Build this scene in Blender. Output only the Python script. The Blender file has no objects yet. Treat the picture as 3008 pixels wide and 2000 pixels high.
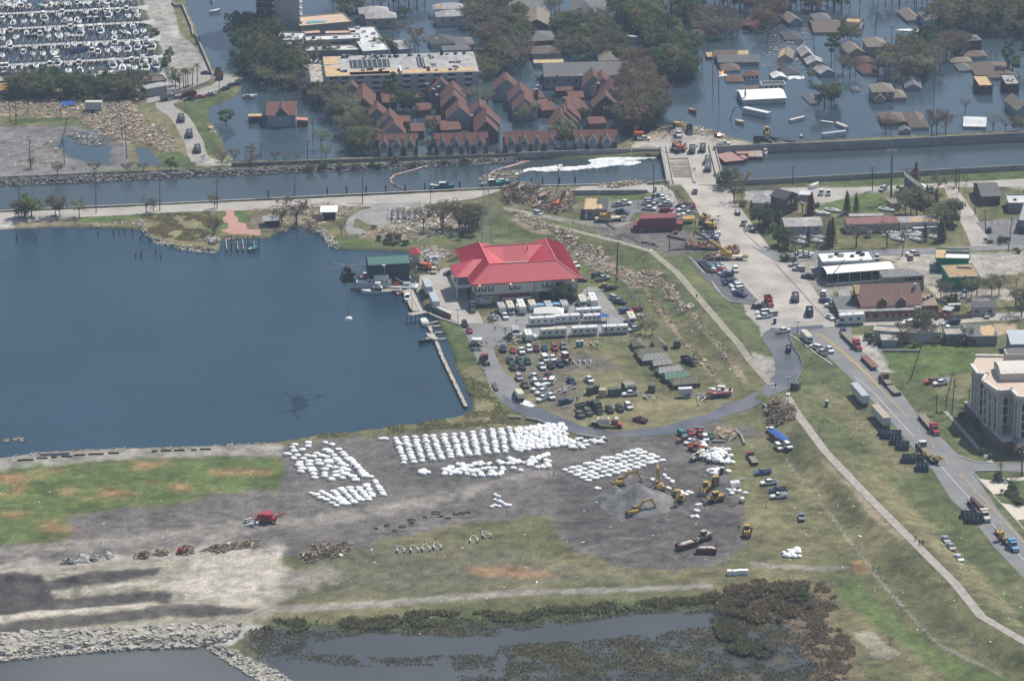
import bpy,bmesh,math,random
import numpy as np
from mathutils import Vector,Matrix
from mathutils.geometry import delaunay_2d_cdt
from math import cos,sin,pi,atan2,asin
random.seed(7)
class Rnd(random.Random):u=random.Random.uniform
class Rst(np.random.RandomState):u=np.random.RandomState.uniform
def _num(v):
 try:return int(v)
 except ValueError:
  try:return float(v)
  except ValueError:
   if ',' in v:
    q=[_num(w)for w in v.split(',')]
    if not any(isinstance(w,str)for w in q):return tuple(q)
   return v
def rows(s,f=0):
 return[tuple(_num(v)*f if f else _num(v)for v in r.split('|'))for r in s.split(';')]
R=math.radians
En,Rg,Vec=enumerate,range,Vector
def I(n,k,v):n.inputs[k].default_value=v
def N(t,k):return t.nodes.new(k)
SC=bpy.context.scene
COL=SC.collection
F,PITCH,ROLL,CAMH,CAMY=11500.,R(19.25),R(-.75),463.,-1400.
cp,sp,cr,sr=cos(PITCH),sin(PITCH),cos(ROLL),sin(ROLL)
cam=bpy.data.cameras.new('camera')
cam.sensor_width=36;cam.lens=F/3008*36;cam.clip_start=5;cam.clip_end=30000
camo=bpy.data.objects.new('camera',cam);COL.objects.link(camo)
Rv=Vec((cr,sr*sp,sr*cp));Uv=Vec((-sr,cr*sp,cr*cp));Fv=Vec((0,cp,-sp))
M=Matrix(((Rv.x,Uv.x,-Fv.x,0),(Rv.y,Uv.y,-Fv.y,CAMY),(Rv.z,Uv.z,-Fv.z,CAMH),(0,0,0,1)))
camo.matrix_world=M
SC.camera=camo
world=bpy.data.worlds.new('World');SC.world=world;world.use_nodes=True
nt=world.node_tree;bg=nt.nodes['Background']
sky=N(nt,'ShaderNodeTexSky');sky.sky_type='NISHITA';sky.sun_disc=False
SA,SB=.44,.50
SUNV=Vec((SA,SB,1)).normalized()
sky.sun_elevation=asin(SUNV.z);sky.sun_rotation=atan2(SUNV.x,SUNV.y)
sky.air_density=1.;sky.dust_density=1.5;sky.ozone_density=1.
nt.links.new(sky.outputs[0],bg.inputs[0]);I(bg,1,.085)
sl=bpy.data.lights.new('sun','SUN');sl.energy=4.;sl.angle=R(.53);sl.color=(1.,.95,.87)
so=bpy.data.objects.new('sun',sl);COL.objects.link(so);so.rotation_euler=SUNV.to_track_quat('Z','Y').to_euler()
SC.view_settings.view_transform='Standard';SC.view_settings.look='None'
SC.view_settings.exposure=.35;SC.view_settings.gamma=1.;SC.view_settings.use_curve_mapping=False
SC.render.engine='CYCLES'
SC.cycles.max_bounces=4;SC.cycles.diffuse_bounces=2;SC.cycles.glossy_bounces=2;SC.cycles.volume_bounces=0
SC.cycles.transmission_bounces=2;SC.cycles.transparent_max_bounces=4
LAND=.8
FR=dict(O=(0,0,.784),P=(0,0,1),A1=(0,0,2.949),A2=(740,0,2.949),A3=(1480,0,2.949),A4=(2208,0,2.949),B1=(0,450,2.949),B2=(740,450,2.949),B3=(1480,450,2.949),B4=(2208,450,2.949),C1=(0,1150,2.949),C2=(740,950,2.949),C3=(1480,850,2.949),C4=(2208,900,2.949),C5=(1500,1250,2.949),C6=(2208,1350,2.4125),C7=(0,1500,2.359),C8=(900,1500,1.685),G1=(1300,680,5.361),G2=(2820,900,3.138),G3=(2360,700,4.2125),G4=(2440,1080,5.228),G5=(1780,960,5.6),G6=(880,720,4.915),G7=(1900,400,3.4075),G8=(2700,1340,4.9),H1=(0,0,4.718),H2=(1380,860,4.718),H3=(1960,1200,5.6),H4=(1740,1360,5.6),H5=(1560,1080,5.361),H6=(800,1240,4.3685))
def full(fr,x,y):
 a,b,s=FR[fr];return a+x/s,b+y/s
def ray(X,Y,z=LAND):
 x,y=X-1504,Y-1000
 x,y=cr*x+sr*y,-sr*x+cr*y
 dx,dy,dz=x,F*cp-y*sp,-F*sp-y*cp
 t=(z-CAMH)/dz
 return dx*t,dy*t+CAMY
def G(fr,x,y,z=LAND):
 return ray(*full(fr,x,y),z)
def GP(fr,pts,z=LAND):
 return[G(fr,p[0],p[1],z)for p in pts]
def tsc(X,Y,Z):
 px,py,pz=X,Y-CAMY,Z-CAMH
 u=px*Rv.x+py*Rv.y+pz*Rv.z;v=px*Uv.x+py*Uv.y+pz*Uv.z;w=px*Fv.x+py*Fv.y+pz*Fv.z
 return 1504+F*u/w,1000-F*v/w
 # noise
_rs=Rst(3)
_lat=_rs.rand(256,256)
def vnoise(x,y):
 xi=np.floor(x).astype(int);yi=np.floor(y).astype(int)
 fx=x-xi;fy=y-yi;fx=fx*fx*(3-2*fx);fy=fy*fy*(3-2*fy)
 a=_lat[xi&255,yi&255];b=_lat[(xi+1)&255,yi&255];c=_lat[xi&255,(yi+1)&255];d=_lat[(xi+1)&255,(yi+1)&255]
 return(a*(1-fx)+b*fx)*(1-fy)+(c*(1-fx)+d*fx)*fy
def fbm(x,y,s,o=4,seed=0):
 r=0;a=1;t=0
 for k in Rg(o):
  r=r+a*vnoise(x/s*2**k+seed*17.3+k*31.7,y/s*2**k+seed*9.1+k*11.3);t+=a;a*=.5
 return r/t-.5
def sd(X,Y,poly):
 0
 P=np.asarray(poly,float);n=len(P)
 d=np.full(X.shape,1e18);ins=np.zeros(X.shape,bool)
 for i in Rg(n):
  a=P[i];b=P[(i+1)%n];e=b-a;L=e@e+1e-9
  t=np.clip(((X-a[0])*e[0]+(Y-a[1])*e[1])/L,0,1)
  d=np.minimum(d,(X-a[0]-t*e[0])**2+(Y-a[1]-t*e[1])**2)
  if a[1]!=b[1]:
   c=((a[1]>Y)!=(b[1]>Y))&(X<(b[0]-a[0])*(Y-a[1])/(b[1]-a[1])+a[0])
   ins^=c
 d=np.sqrt(d);return np.where(ins,d,-d)
def ldist(X,Y,line):
 P=np.asarray(line,float);d=np.full(X.shape,1e18)
 for i in Rg(len(P)-1):
  a=P[i];b=P[i+1];e=b-a;L=e@e+1e-9
  t=np.clip(((X-a[0])*e[0]+(Y-a[1])*e[1])/L,0,1)
  d=np.minimum(d,(X-a[0]-t*e[0])**2+(Y-a[1]-t*e[1])**2)
 return np.sqrt(d)
def bln(X,Y,poly,ftr,amp=0,ns=6,seed=0):
 P=np.asarray(poly);m=ftr+amp+1
 k=(X>P[:,0].min()-m)&(X<P[:,0].max()+m)&(Y>P[:,1].min()-m)&(Y<P[:,1].max()+m)
 a=np.zeros(X.shape)
 if k.any():
  x=X[k];y=Y[k];d=sd(x,y,P)
  if amp:d=d+fbm(x,y,ns,4,seed)*2*amp
  t=np.clip(d/ftr*.5+.5,0,1);a[k]=t*t*(3-2*t)
 return a
 # terrain heights
def terrain(X,Y):
 h=LAND+fbm(X,Y,14,4,1)*.10
 O=lambda pts,z=.4:GP('O',pts,z)
 def setz(poly,z,f=2.,amp=.6,ns=6):
  nonlocal h
  a=bln(X,Y,poly,f,amp,ns,5);h=h*(1-a)+z*a
 cres=GP('O',rows('1150|487;1300|525;1420|558;1500|580;1560|630;1620|700;1680|770;1740|830;1790|880;1812|912;1830|945;1900|1040;2000|1145;2110|1255;2200|1345;2260|1420;2358|1478;2460|1530'),3.5)
 gp=G('C4',215,600);gap=1-np.exp(-(((X-gp[0])**2+(Y-gp[1])**2)/24**2)**2);d=ldist(X,Y,cres);h=h+2.8*np.exp(-(d/9.5)**4)*gap
 h=h+1.*bln(X,Y,O(rows('301|94;328|90;336|66;290|66;288|86',5)),8)
 for ln,hh,w in((rows('-12|270;18|269;34|274',5),2.2,9),(rows('150|1352;300|1325;370|1318'),1.6,5),(rows('130|1385;300|1368;390|1366'),1.6,5),(rows('-60|1440;200|1420;420|1405;560|1408'),1.4,5)):
  d=ldist(X,Y,O(ln));h=h+hh*np.exp(-(d/w)**2)*(1+fbm(X,Y,4,3,8)*1.2)
 d=ldist(X,Y,O(rows('251|238;266|256;290|260;320|258;340|248',5)));h=h+.5*np.exp(-(d/5)**2)
 setz(O([(-60,1350+218),(-60,1600),(660,1600),(640,1575),(605,1550),(560,1530),(520,1508),(490,1490),(430,1480),(330,1483),(250,1487),(130,1500),(60,1508),(-60,1517)]),-1.2,2.5,1)
 mar=O(rows('575|1455;640|1440;800|1437;1000|1432;1200|1425;1400|1408;1620|1392;1720|1375;1850|1350;1890|1375;1880|1430;1870|1500;1930|1568;2000|1700;640|1700;610|1540;560|1480'))
 a=bln(X,Y,mar,5,2);h=h*(1-a)+a*(-.02+fbm(X,Y,9,5,21)*.9)
 setz(O(rows('700|1478;860|1456;1000|1462;1130|1464;1250|1445;1400|1420;1540|1408;1630|1412;1643|1438;1560|1448;1400|1466;1250|1474;1150|1482;1130|1505;1060|1502;850|1510;730|1502')),-.7,2.5,1.6,5)
 setz(O(rows('560|1520;640|1500;720|1512;900|1515;1000|1512;1090|1530;1100|1600;640|1600')),-.35,4,2,6)
 setz(O(rows('228|300;232|298;236|303;232|312;226|312',5)),-.4,2,1)
 setz(O(rows('-200|1062;-60|1058;0|1052;100|1040;200|1035;330|1030;480|1025;560|1021;640|1016;690|1008;730|1000;800|995;880|985;940|977;1000|967;1060|956;1083|945;1084|925;1072|895;1050|850;1035|800;1018|765;1005|742;990|716;972|700;958|660;950|640;940|630;940|578;900|577;785|574;757|566;745|553;730|540;690|522;640|535;615|547;515|549;505|578;440|573;390|567;350|552;330|540;318|528;240|524;130|522;30|526;-60|532;-400|545;-400|1080')),-1.6,1.8,.7)
 setz(O(rows('-400|438;-60|426;0|424;292|413;449|403;627|397;979|382;1207|366;1346|364;1514|361;1731|349;2420|316;2600|306;2600|380;2420|390;2358|393;2050|407;1731|421;1665|424;1545|420;1490|423;1165|433;995|443;627|460;0|489;-60|492;-400|510')),-2,1.2,.3)
 setz(O(rows('400|-120;410|-60;425|0;448|60;472|118;492|158;515|172;545|168;562|180;556|208;540|222;500|238;478|250;487|285;505|312;522|348;540|370;700|368;1000|352;1240|347;1400|342;1440|322;1500|302;1540|290;1590|288;1640|300;1700|318;1745|328;2420|296;2700|285;2700|-200;400|-200')),-1.1,2.2,1)
 setz(O(rows('-400|-200;300|-200;311|0;330|48;354|106;372|165;340|172;-60|178;-400|185')),-1.5,1.2,.2)
 setz(GP('A1',rows('56|112;70|109;90|116;102|123;106|140;90|144;60|140;38|126',10),.4),-.25,7,4)
 setz(GP('A1',rows('113|125;133|127;139|138;142|144;118|144',10),.4),-.3,3,1)
 for c in(rows('210|35;226|34;240|24;240|12;224|12;212|20',5),rows('168|50;180|60;172|69;158|60;156|48',5),rows('286|40;300|40;305|56;288|66;282|54',5)):
  a=bln(X,Y,O(c),8,4);h=h*(1-a)+a*(-.05+fbm(X,Y,8,4,4)*.6)
 return h
XS=np.arange(-292,292.1,.8);YS=np.arange(-420,468.1,1.05)
GX,GY=np.meshgrid(XS,YS)
GZ=terrain(GX,GY)
def H(x,y):
 fx=min(max((x-XS[0])/.8,0),len(XS)-1.001);fy=min(max((y-YS[0])/1.05,0),len(YS)-1.001)
 i=int(fx);j=int(fy);u=fx-i;v=fy-j
 return float((GZ[j,i]*(1-u)+GZ[j,i+1]*u)*(1-v)+(GZ[j+1,i]*(1-u)+GZ[j+1,i+1]*u)*v)
def Hl(x,y):
 return max(H(x,y),0.)
 # ground colours
GREEN=(.075,.105,.04);BRIGHT=(.085,.13,.038);DRY=(.205,.18,.10);OLIVE=(.11,.115,.055);DIRT=(.135,.124,.114);DARK=(.075,.07,.066)
SAND=(.40,.365,.31);GRAV=(.27,.25,.22);DEB=(.30,.245,.175);RUST=(.36,.20,.11);MUD=(.075,.068,.05);CONC=(.40,.385,.355);WETL=(.14,.145,.15)
PAINT=[('O',GREEN,30,30,rows('125|90;135|69;170|76;190|100;240|150;245|85;190|56;115|48;105|52',10),.5),('O',GRAV,5,6,rows('-60|1050;200|1036;480|1027;650|1021;665|1050;400|1053;200|1066;0|1085;-60|1095'),1),('O',BRIGHT,20,22,rows('-60|1085;200|1062;450|1050;640|1055;655|1095;630|1132;520|1135;430|1150;390|1165;200|1175;150|1190;170|1230;100|1245;-60|1255'),.75),('O',DIRT,7,14,rows('648|1028;720|1012;870|1002;1100|985;1250|990;1300|1010;1560|1000;1600|960;1660|950;1680|1010;1640|1040;1690|1100;1716|1180;1712|1250;1660|1300;1560|1312;1440|1306;1350|1280;1290|1235;1262|1180;1180|1190;1000|1215;890|1240;850|1260;650|1280;400|1290;0|1330;-60|1330;-60|1262;150|1250;170|1235;155|1195;220|1178;400|1168;430|1152;560|1130;640|1132;655|1095;645|1040'),1),('O',DARK,20,22,rows('90|102;120|100;126|104;110|111;90|113;86|109',10),.35),('O',DARK,26,20,rows('1270|1110;1400|1080;1560|1060;1690|1110;1712|1200;1690|1270;1560|1298;1420|1290;1330|1262;1285|1215'),.65),('O',GRAV,10,14,rows('-60|1262;200|1243;500|1210;650|1190;900|1160;1100|1118;1260|1070;1300|1080;1120|1135;900|1185;700|1215;300|1255;-60|1290'),.65),('O',SAND,16,24,rows('-60|1298;300|1272;480|1245;560|1255;650|1262;640|1300;700|1320;760|1312;800|1330;700|1360;630|1400;585|1440;300|1450;-60|1475'),.55),('O',SAND,34,34,rows('430|1275;560|1262;645|1265;655|1310;690|1330;640|1360;590|1395;450|1388;380|1370;430|1310'),.9),('C7',DARK,14,12,rows('-8|44;12|42;29|45;33|49;38|47;60|42;100|40;111|40;108|44;90|48;60|52;42|56;35|56;38|60;52|60;90|56;115|55;119|58;117|64;105|63;70|66;30|70;-8|74',10),.95),('C7',SAND,8,10,rows('31|55;60|54;90|49;112|46;110|50;70|56;42|58',10),.8),('C7',SAND,8,10,rows('-8|73;30|69;80|66;103|64;100|68;70|70;30|73;-8|78',10),.85),('C7',DARK,12,12,rows('-8|79;30|74;70|71;115|65;140|65;178|68;170|72;130|74;110|74;50|81;20|85;-8|85',10),.85),('C7',CONC,10,10,rows('-8|85;40|84;90|80;140|79;185|79;160|93;130|93;90|95;40|98;-8|103',10),.8),('C7',CONC,5,6,rows('144|93;152|93;170|100;190|108;205|118;180|118;164|106',10),.8),('O',DIRT,26,26,rows('80|125;120|126;130|131;150|132;130|135;90|137;70|138;64|141;64|133',10),.35),('O',RUST,14,16,rows('216|262;232|260;256|264;250|266;230|266;218|265',5),.6),('O',GRAV,6,6,rows('600|1395;800|1388;1000|1372;1200|1358;1500|1350;1640|1343;1640|1352;1500|1360;1200|1370;1000|1386;800|1402;620|1412'),.9),('O',MUD,10,16,rows('560|1462;640|1440;800|1437;1000|1432;1200|1425;1400|1408;1620|1392;1720|1375;1850|1350;1880|1375;1880|1430;1870|1500;1930|1568;2000|1700;560|1700'),.85),('O',GREEN,16,14,rows('600|1440;800|1425;1000|1420;1200|1412;1400|1395;1620|1378;1640|1398;1400|1418;1200|1435;1000|1445;800|1450;640|1458'),.8),('O',(.19,.14,.09),22,22,rows('1640|1385;1850|1345;1920|1360;1920|1470;1990|1568;1900|1600;1780|1450;1660|1410'),.7),('C6',BRIGHT,30,20,rows('56|90;70|85;90|100;110|118;130|133;170|150;200|160;150|164;120|140;90|120;70|105',10),.7),('C6',SAND,10,16,rows('70|122;86|122;94|129;105|137;96|142;86|140;80|132',10),.45),('C6',RUST,6,8,rows('70|72;83|70;85|74;84|80;74|80',10),.5),('C6',GRAV,8,8,rows('0|72;30|74;50|75;70|76;60|78;44|79;20|77;0|77',10),.6),('C6',DEB,5,8,rows('50|0;56|4;64|13;76|22;86|33;100|48;110|56;106|57;93|48;80|35;70|21;56|8;48|0',10),.7),('C6',GRAV,3,3,rows('23|0;25|0;42|23;56|37;68|54;90|83;113|109;132|129;148|137;164|145;180|154;178|154;160|145;146|139;130|130;111|110;88|84;66|54;54|38',10),.6),('C6',DRY,40,30,rows('70|5;90|10;130|50;190|110;190|118;150|86;100|35;80|15',10),.7),('C4',DRY,30,24,rows('50|70;64|85;90|110;115|140;130|150;150|148;110|110;80|78;64|70',10),.5),('O',DRY,14,22,rows('1065|880;1110|850;1150|930;1200|985;1100|985;1000|980;900|990;700|1010;690|1002;800|992;960|975;1085|950;1090|920'),.7),('O',GREEN,12,14,rows('800|1000;900|985;1050|970;1080|985;900|1000;750|1012'),.5),('O',GREEN,8,10,rows('201|149;212|150;218|158;220|168;212|170;206|160',5),.9),('O',DRY,24,20,rows('236|160;280|160;290|172;300|180;324|186;328|192;290|200;260|197;240|188;234|174',5),.7),('C3',DIRT,16,16,rows('0|56;30|54;60|56;90|64;100|68;80|70;50|74;60|80;70|90;60|100;70|112;60|115;20|90;6|64',10),.6),('C3',DARK,14,12,rows('55|56;70|54;90|59;99|66;90|69;70|64',10),.55),('C3',BRIGHT,14,14,rows('76|47;108|45;106|52;90|53;74|52',10),.5),('C3',DEB,5,7,rows('134|0;142|0;150|9;162|22;176|37;190|52;200|64;210|76;211|83;206|80;196|65;185|50;170|34;156|19;144|9',10),.8),('C3',DEB,3,4,rows('121|0;124|0;133|13;146|29;156|44;164|54;172|62;188|79;190|82;187|82;170|64;154|45;140|27;130|12',10),.8),('B3',DEB,8,16,rows('43|70;56|74;72|83;86|90;100|98;125|106;136|111;139|115;125|117;108|117;100|106;80|100;60|90;50|80',10),1),('B3',DEB,6,12,rows('5|57;16|58;26|62;42|68;43|70;30|70;18|66',10),.9),('B3',DARK,10,14,rows('0|30;26|29;58|33;62|42;56|50;40|50;10|44;0|46',10),.7),('B3',DIRT,12,14,rows('70|63;110|60;150|64;170|72;172|86;145|89;125|83;100|77;85|70',10),1),('B3',GRAV,5,6,rows('0|47;30|52;62|58;96|59;110|60;100|64;80|64;44|58;0|49',10),.9),('B3',BRIGHT,8,10,rows('62|38;90|37;130|36;133|40;110|41;90|40;68|43;60|42',10),.7),('B2',DEB,12,20,rows('110|64;135|60;160|64;180|69;150|76;120|77;88|74;100|69',10),.7),('B2',GRAV,14,20,rows('115|48;160|50;190|58;190|66;160|64;130|64;105|64',10),.8),('B2',DEB,14,18,rows('0|56;45|47;90|44;96|47;80|56;60|62;40|65;12|68;0|64',10),.6),('B2',BRIGHT,10,14,rows('69|75;80|72;110|76;140|70;175|64;180|70;170|76;140|79;110|80;76|82',10),.8),('B1',BRIGHT,8,10,rows('69|56;86|53;96|52;100|56;110|54;126|51;172|50;170|53;130|54;118|56;100|61;70|62',10),.9),('B1',DRY,12,12,rows('120|57;140|54;170|53;182|58;182|70;176|80;160|82;140|76;126|69',10),.8),('B1',DEB,8,8,rows('12|66;14|60;30|59;70|60;115|62;70|64;54|65;30|66',10),.7),('B1',BRIGHT,6,8,rows('177|58;194|49;199|62;190|72;174|70',10),.7),('B1',BRIGHT,4,5,rows('203|51;215|50;216|59;209|60;206|58',10),.9),('B1',CONC,2,1,rows('-6|59;13|58;12|66;-6|67',10),.9),('B1',GRAV,6,7,rows('-6|23;50|20;100|18;150|16;170|14;240|12;240|16;170|20;110|23;50|26;-6|28',10),.8),('B2',DEB,6,9,rows('0|13;80|11;150|8;240|2;240|7;150|11;80|14;0|16',10),.55),('A1',(.17,.165,.16),12,14,rows('-6|110;56|109;90|115;110|124;115|146;80|150;40|152;-6|156',10),.95),('A1',DEB,12,16,rows('-6|88;25|86;70|90;100|88;118|87;120|95;128|106;145|109;153|130;143|133;130|125;106|123;96|119;80|112;70|104;30|100;-6|100',10),1),('A1',GREEN,8,9,rows('6|104;30|102;70|101;70|104;50|106;10|108',10),.9),('A1',DRY,12,14,rows('120|95;133|93;155|104;162|118;170|133;169|143;156|140;148|120;130|106',10),.5),('A1',GREEN,8,9,rows('153|90;201|80;200|86;180|96;185|115;190|135;197|140;180|133;169|118;160|100',10),.8),('A1',GREEN,8,9,rows('138|133;154|131;169|138;170|144;140|146',10),.9),('A1',CONC,4,4,rows('169|134;174|133;185|138;210|142;240|140;240|143;170|144',10),.8),('A1',(.30,.285,.26),5,5,rows('118|-2;148|-2;156|30;170|42;184|63;179|70;148|78;126|81;140|62;133|40;125|20',10),1),('A1',(.36,.345,.32),5,5,rows('135|-2;140|-2;156|33;150|34',10),.7),('A1',(.36,.345,.32),3,2,rows('116|-2;119|-2;126|18;134|38;143|60;147|80;144|81;138|62;130|40;122|18',10),.8),('A1',GREEN,3,3,rows('120|-2;123|-2;129|15;137|35;145|56;149|72;145|70;140|56;132|36;125|18',10),.9),('A3',(.34,.31,.27),5,6,rows('115|122;142|114;150|108;170|112;190|120;217|124;217|126;190|128;134|128;110|128',10),.9),('A3',DEB,5,8,rows('122|118;140|109;156|107;180|112;196|120;176|117;156|116;143|115;125|122',10),.9),('B4',(.34,.32,.28),6,7,rows('-6|33;30|30;90|30;166|26;240|22;240|33;218|29;178|28;130|33;95|36;75|40;56|46;30|40;-6|42',10),.95),('B4',GREEN,8,8,rows('38|28;90|22;240|15;240|22;166|26;90|29',10),.9),('B4',DARK,6,6,rows('-6|26;23|26;25|30;20|33;-6|33',10),.8),('B4',BRIGHT,12,14,rows('56|46;75|41;98|34;111|34;118|47;125|51;60|53',10),.8),('B4',(.33,.31,.275),6,8,rows('104|89;236|85;236|103;210|108;160|110;150|100',10),.95),('B4',(.38,.35,.30),6,8,rows('106|100;150|88;156|96;164|118;236|118;236|127;164|128;150|115',10),.9),('B4',GRAV,7,9,rows('28|93;56|90;65|113;110|113;110|119;70|120;78|136;83|142;70|140;50|115',10),.9),('C4',(.36,.34,.31),8,9,rows('97|25;104|22;110|36;118|47;118|53;126|57;111|57;96|40;88|25',10),.9),('C4',BRIGHT,16,16,rows('110|38;145|33;190|34;192|56;140|62;120|56',10),.7),('C4',DRY,12,14,rows('150|62;190|58;195|72;180|80;160|74',10),.6),('C4',(.50,.38,.25),6,9,rows('203|20;210|15;228|15;230|20;215|25;201|25',10),.8),('C4',(.33,.31,.29),8,8,rows('10|43;25|44;20|60;12|64;0|52;0|40',10),.8),('C4',(.35,.33,.30),8,9,rows('-10|-6;10|-6;23|13;9|26;6|18;-2|8',10),.9),('C5',(.13,.118,.11),12,12,rows('194|0;206|-1;222|9;208|11;196|6',10),.9),('C5',DIRT,9,10,rows('175|4;190|2;199|6;200|16;186|23;173|18',10),.6),]
CZ=np.empty(GX.shape+(3,));CZ[:]=OLIVE
UX,UY=tsc(GX,GY,np.maximum(GZ,0))
n1=fbm(GX,GY,18,6,31)[...,None]
CZ=CZ*(1-np.clip(n1*2+.25,0,1))+np.array(DRY)*np.clip(n1*2+.25,0,1)
for k,(fr,c,f,amp,pts,st)in En(PAINT):
 poly=[full(fr,*p)for p in pts]
 s=1/FR[fr][2]if fr not in('O',)else 1
 a=bln(UX,UY,poly,f*s*.8,amp*s*1.1,34,k)[...,None]*st
 if len(c)==3:CZ=CZ*(1-a)+np.array(c)*a
rr=Rst(5)
for k in Rg(34):
 x0,y0=rr.u(-20,760),rr.u(1365,1560)
 d=((UX-x0)/rr.u(20,60))**2+((UY-y0)/rr.u(6,13))**2
 a=np.exp(-d*(1+fbm(GX,GY,5,4,k)*2.2))[...,None]*rr.u(.25,.75)
 ok=(sd(np.array([x0]),np.array([y0]),[full('O',*p)for p in PAINT[2][4]])[0]>10)
 if ok:CZ=CZ*(1-a)+np.array(RUST)*a
for k in Rg(46):
 x0,y0=rr.u(900,2100),rr.u(1320,1640)
 cx,cy=1700+rr.u(-100,100),1250+rr.u(-60,60)
 L=rr.u(60,260);dx,dy=1,rr.u(-.35,.0)if x0<1600 else rr.u(-.3,.3)
 pts=[(x0+t*L,y0+t*L*dy+((t-.5)**2)*rr.u(-30,30))for t in np.linspace(0,1,6)]
 xs=[p[0]for p in pts];ys=[p[1]for p in pts]
 m=(UX>min(xs)-6)&(UX<max(xs)+6)&(UY>min(ys)-6)&(UY<max(ys)+6)
 if m.any():
  d=ldist(UX[m],UY[m],pts);a=(np.exp(-(d/1.8)**2)*rr.u(.15,.5))[:,None]
  inside=bln(UX[m],UY[m],[full('O',*p)for p in PAINT[3][4]],8)[:,None]
  c=np.array(GRAV if rr.rand()<.55 else DARK);CZ[m]=CZ[m]*(1-a*inside)+c*a*inside
for k in Rg(70):
 x0,y0=rr.u(-20,2900),rr.u(1480,1960);L=rr.u(60,300);sl_=rr.u(-.2,.05)if x0<1900 else rr.u(.8,1.2)
 pts=[(x0+t*L,y0+t*L*sl_+12*sin(t*5+k))for t in np.linspace(0,1,7)]
 m=(np.abs(UX-x0-L/2)<L/2+8)&(np.abs(UY-y0-L*sl_/2)<abs(L*sl_)/2+24)
 if m.any():
  d=ldist(UX[m],UY[m],pts);a=(np.exp(-((d-2.4)/1.1)**2)*rr.u(.12,.4))[:,None];CZ[m]=CZ[m]*(1-a)+np.array(GRAV if rr.rand()<.6 else DARK)*a
wet=np.clip(1-(GZ-.0)/.45,0,1)[...,None]*.45
CZ=CZ*(1-wet)+np.array((.08,.075,.06))*wet
n2=fbm(GX,GY,2.2,3,77)[...,None];n3=fbm(GX,GY,9,4,78)[...,None]
CZ=np.clip(CZ*(1+n2*.95+n3*.65+fbm(GX*.35,GY,3.2,4,79)[...,None]*.4),.01,1)
MATS={}
def mat(name,col=(.5,.5,.5),rough=.7,var=.15,scale=1.,metal=0.,bump=0.,spec=.3,emit=None,rnd=0.,col2=None,stretch=None):
 if name in MATS:return MATS[name]
 m=bpy.data.materials.new(name);m.use_nodes=True;t=m.node_tree;b=t.nodes['Principled BSDF']
 I(b,'Roughness',rough);I(b,'Metallic',metal)
 I(b,'Specular IOR Level',spec)
 tc=N(t,'ShaderNodeTexCoord');src=tc.outputs['Object']
 if stretch:
  mp=N(t,'ShaderNodeMapping');I(mp,'Scale',stretch);t.links.new(src,mp.inputs[0]);src=mp.outputs[0]
 nz=N(t,'ShaderNodeTexNoise');I(nz,'Scale',scale);I(nz,'Detail',4)
 t.links.new(src,nz.inputs['Vector'])
 mr=N(t,'ShaderNodeMapRange');I(mr,'From Min',.3);I(mr,'From Max',.7)
 I(mr,'To Min',1-var);I(mr,'To Max',1+var)
 t.links.new(nz.outputs['Fac'],mr.inputs['Value'])
 mx=N(t,'ShaderNodeMix');mx.data_type='RGBA';mx.blend_type='MULTIPLY';I(mx,'Factor',1)
 if col2:
  m2=N(t,'ShaderNodeMix');m2.data_type='RGBA';I(m2,6,(*col,1));I(m2,7,(*col2,1))
  n2=N(t,'ShaderNodeTexNoise');I(n2,'Scale',scale*.35);I(n2,'Detail',5);t.links.new(src,n2.inputs['Vector'])
  r2=N(t,'ShaderNodeMapRange');I(r2,'From Min',.42);I(r2,'From Max',.58)
  t.links.new(n2.outputs['Fac'],r2.inputs['Value']);t.links.new(r2.outputs[0],m2.inputs['Factor']);t.links.new(m2.outputs[2],mx.inputs[6])
 else:I(mx,6,(*col,1))
 t.links.new(mr.outputs[0],mx.inputs[7]);out=mx.outputs[2]
 if rnd:
  oi=N(t,'ShaderNodeObjectInfo');hs=N(t,'ShaderNodeHueSaturation')
  a=N(t,'ShaderNodeMapRange');I(a,'To Min',1-rnd);I(a,'To Max',1+rnd)
  t.links.new(oi.outputs['Random'],a.inputs['Value']);t.links.new(a.outputs[0],hs.inputs['Value'])
  h=N(t,'ShaderNodeMapRange');I(h,'To Min',.5-rnd*.12);I(h,'To Max',.5+rnd*.10)
  ml=N(t,'ShaderNodeMath');ml.operation='FRACT';m3=N(t,'ShaderNodeMath');m3.operation='MULTIPLY';I(m3,1,7.31)
  t.links.new(oi.outputs['Random'],m3.inputs[0]);t.links.new(m3.outputs[0],ml.inputs[0]);t.links.new(ml.outputs[0],h.inputs['Value'])
  t.links.new(h.outputs[0],hs.inputs['Hue']);t.links.new(out,hs.inputs['Color']);out=hs.outputs[0]
 t.links.new(out,b.inputs['Base Color'])
 if bump:
  bp=N(t,'ShaderNodeBump');I(bp,'Strength',bump);I(bp,'Distance',.3)
  t.links.new(nz.outputs['Fac'],bp.inputs['Height']);t.links.new(bp.outputs[0],b.inputs['Normal'])
 if emit:I(b,'Emission Color',(*emit[:3],1));I(b,'Emission Strength',emit[3])
 MATS[name]=m;return m
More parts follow.
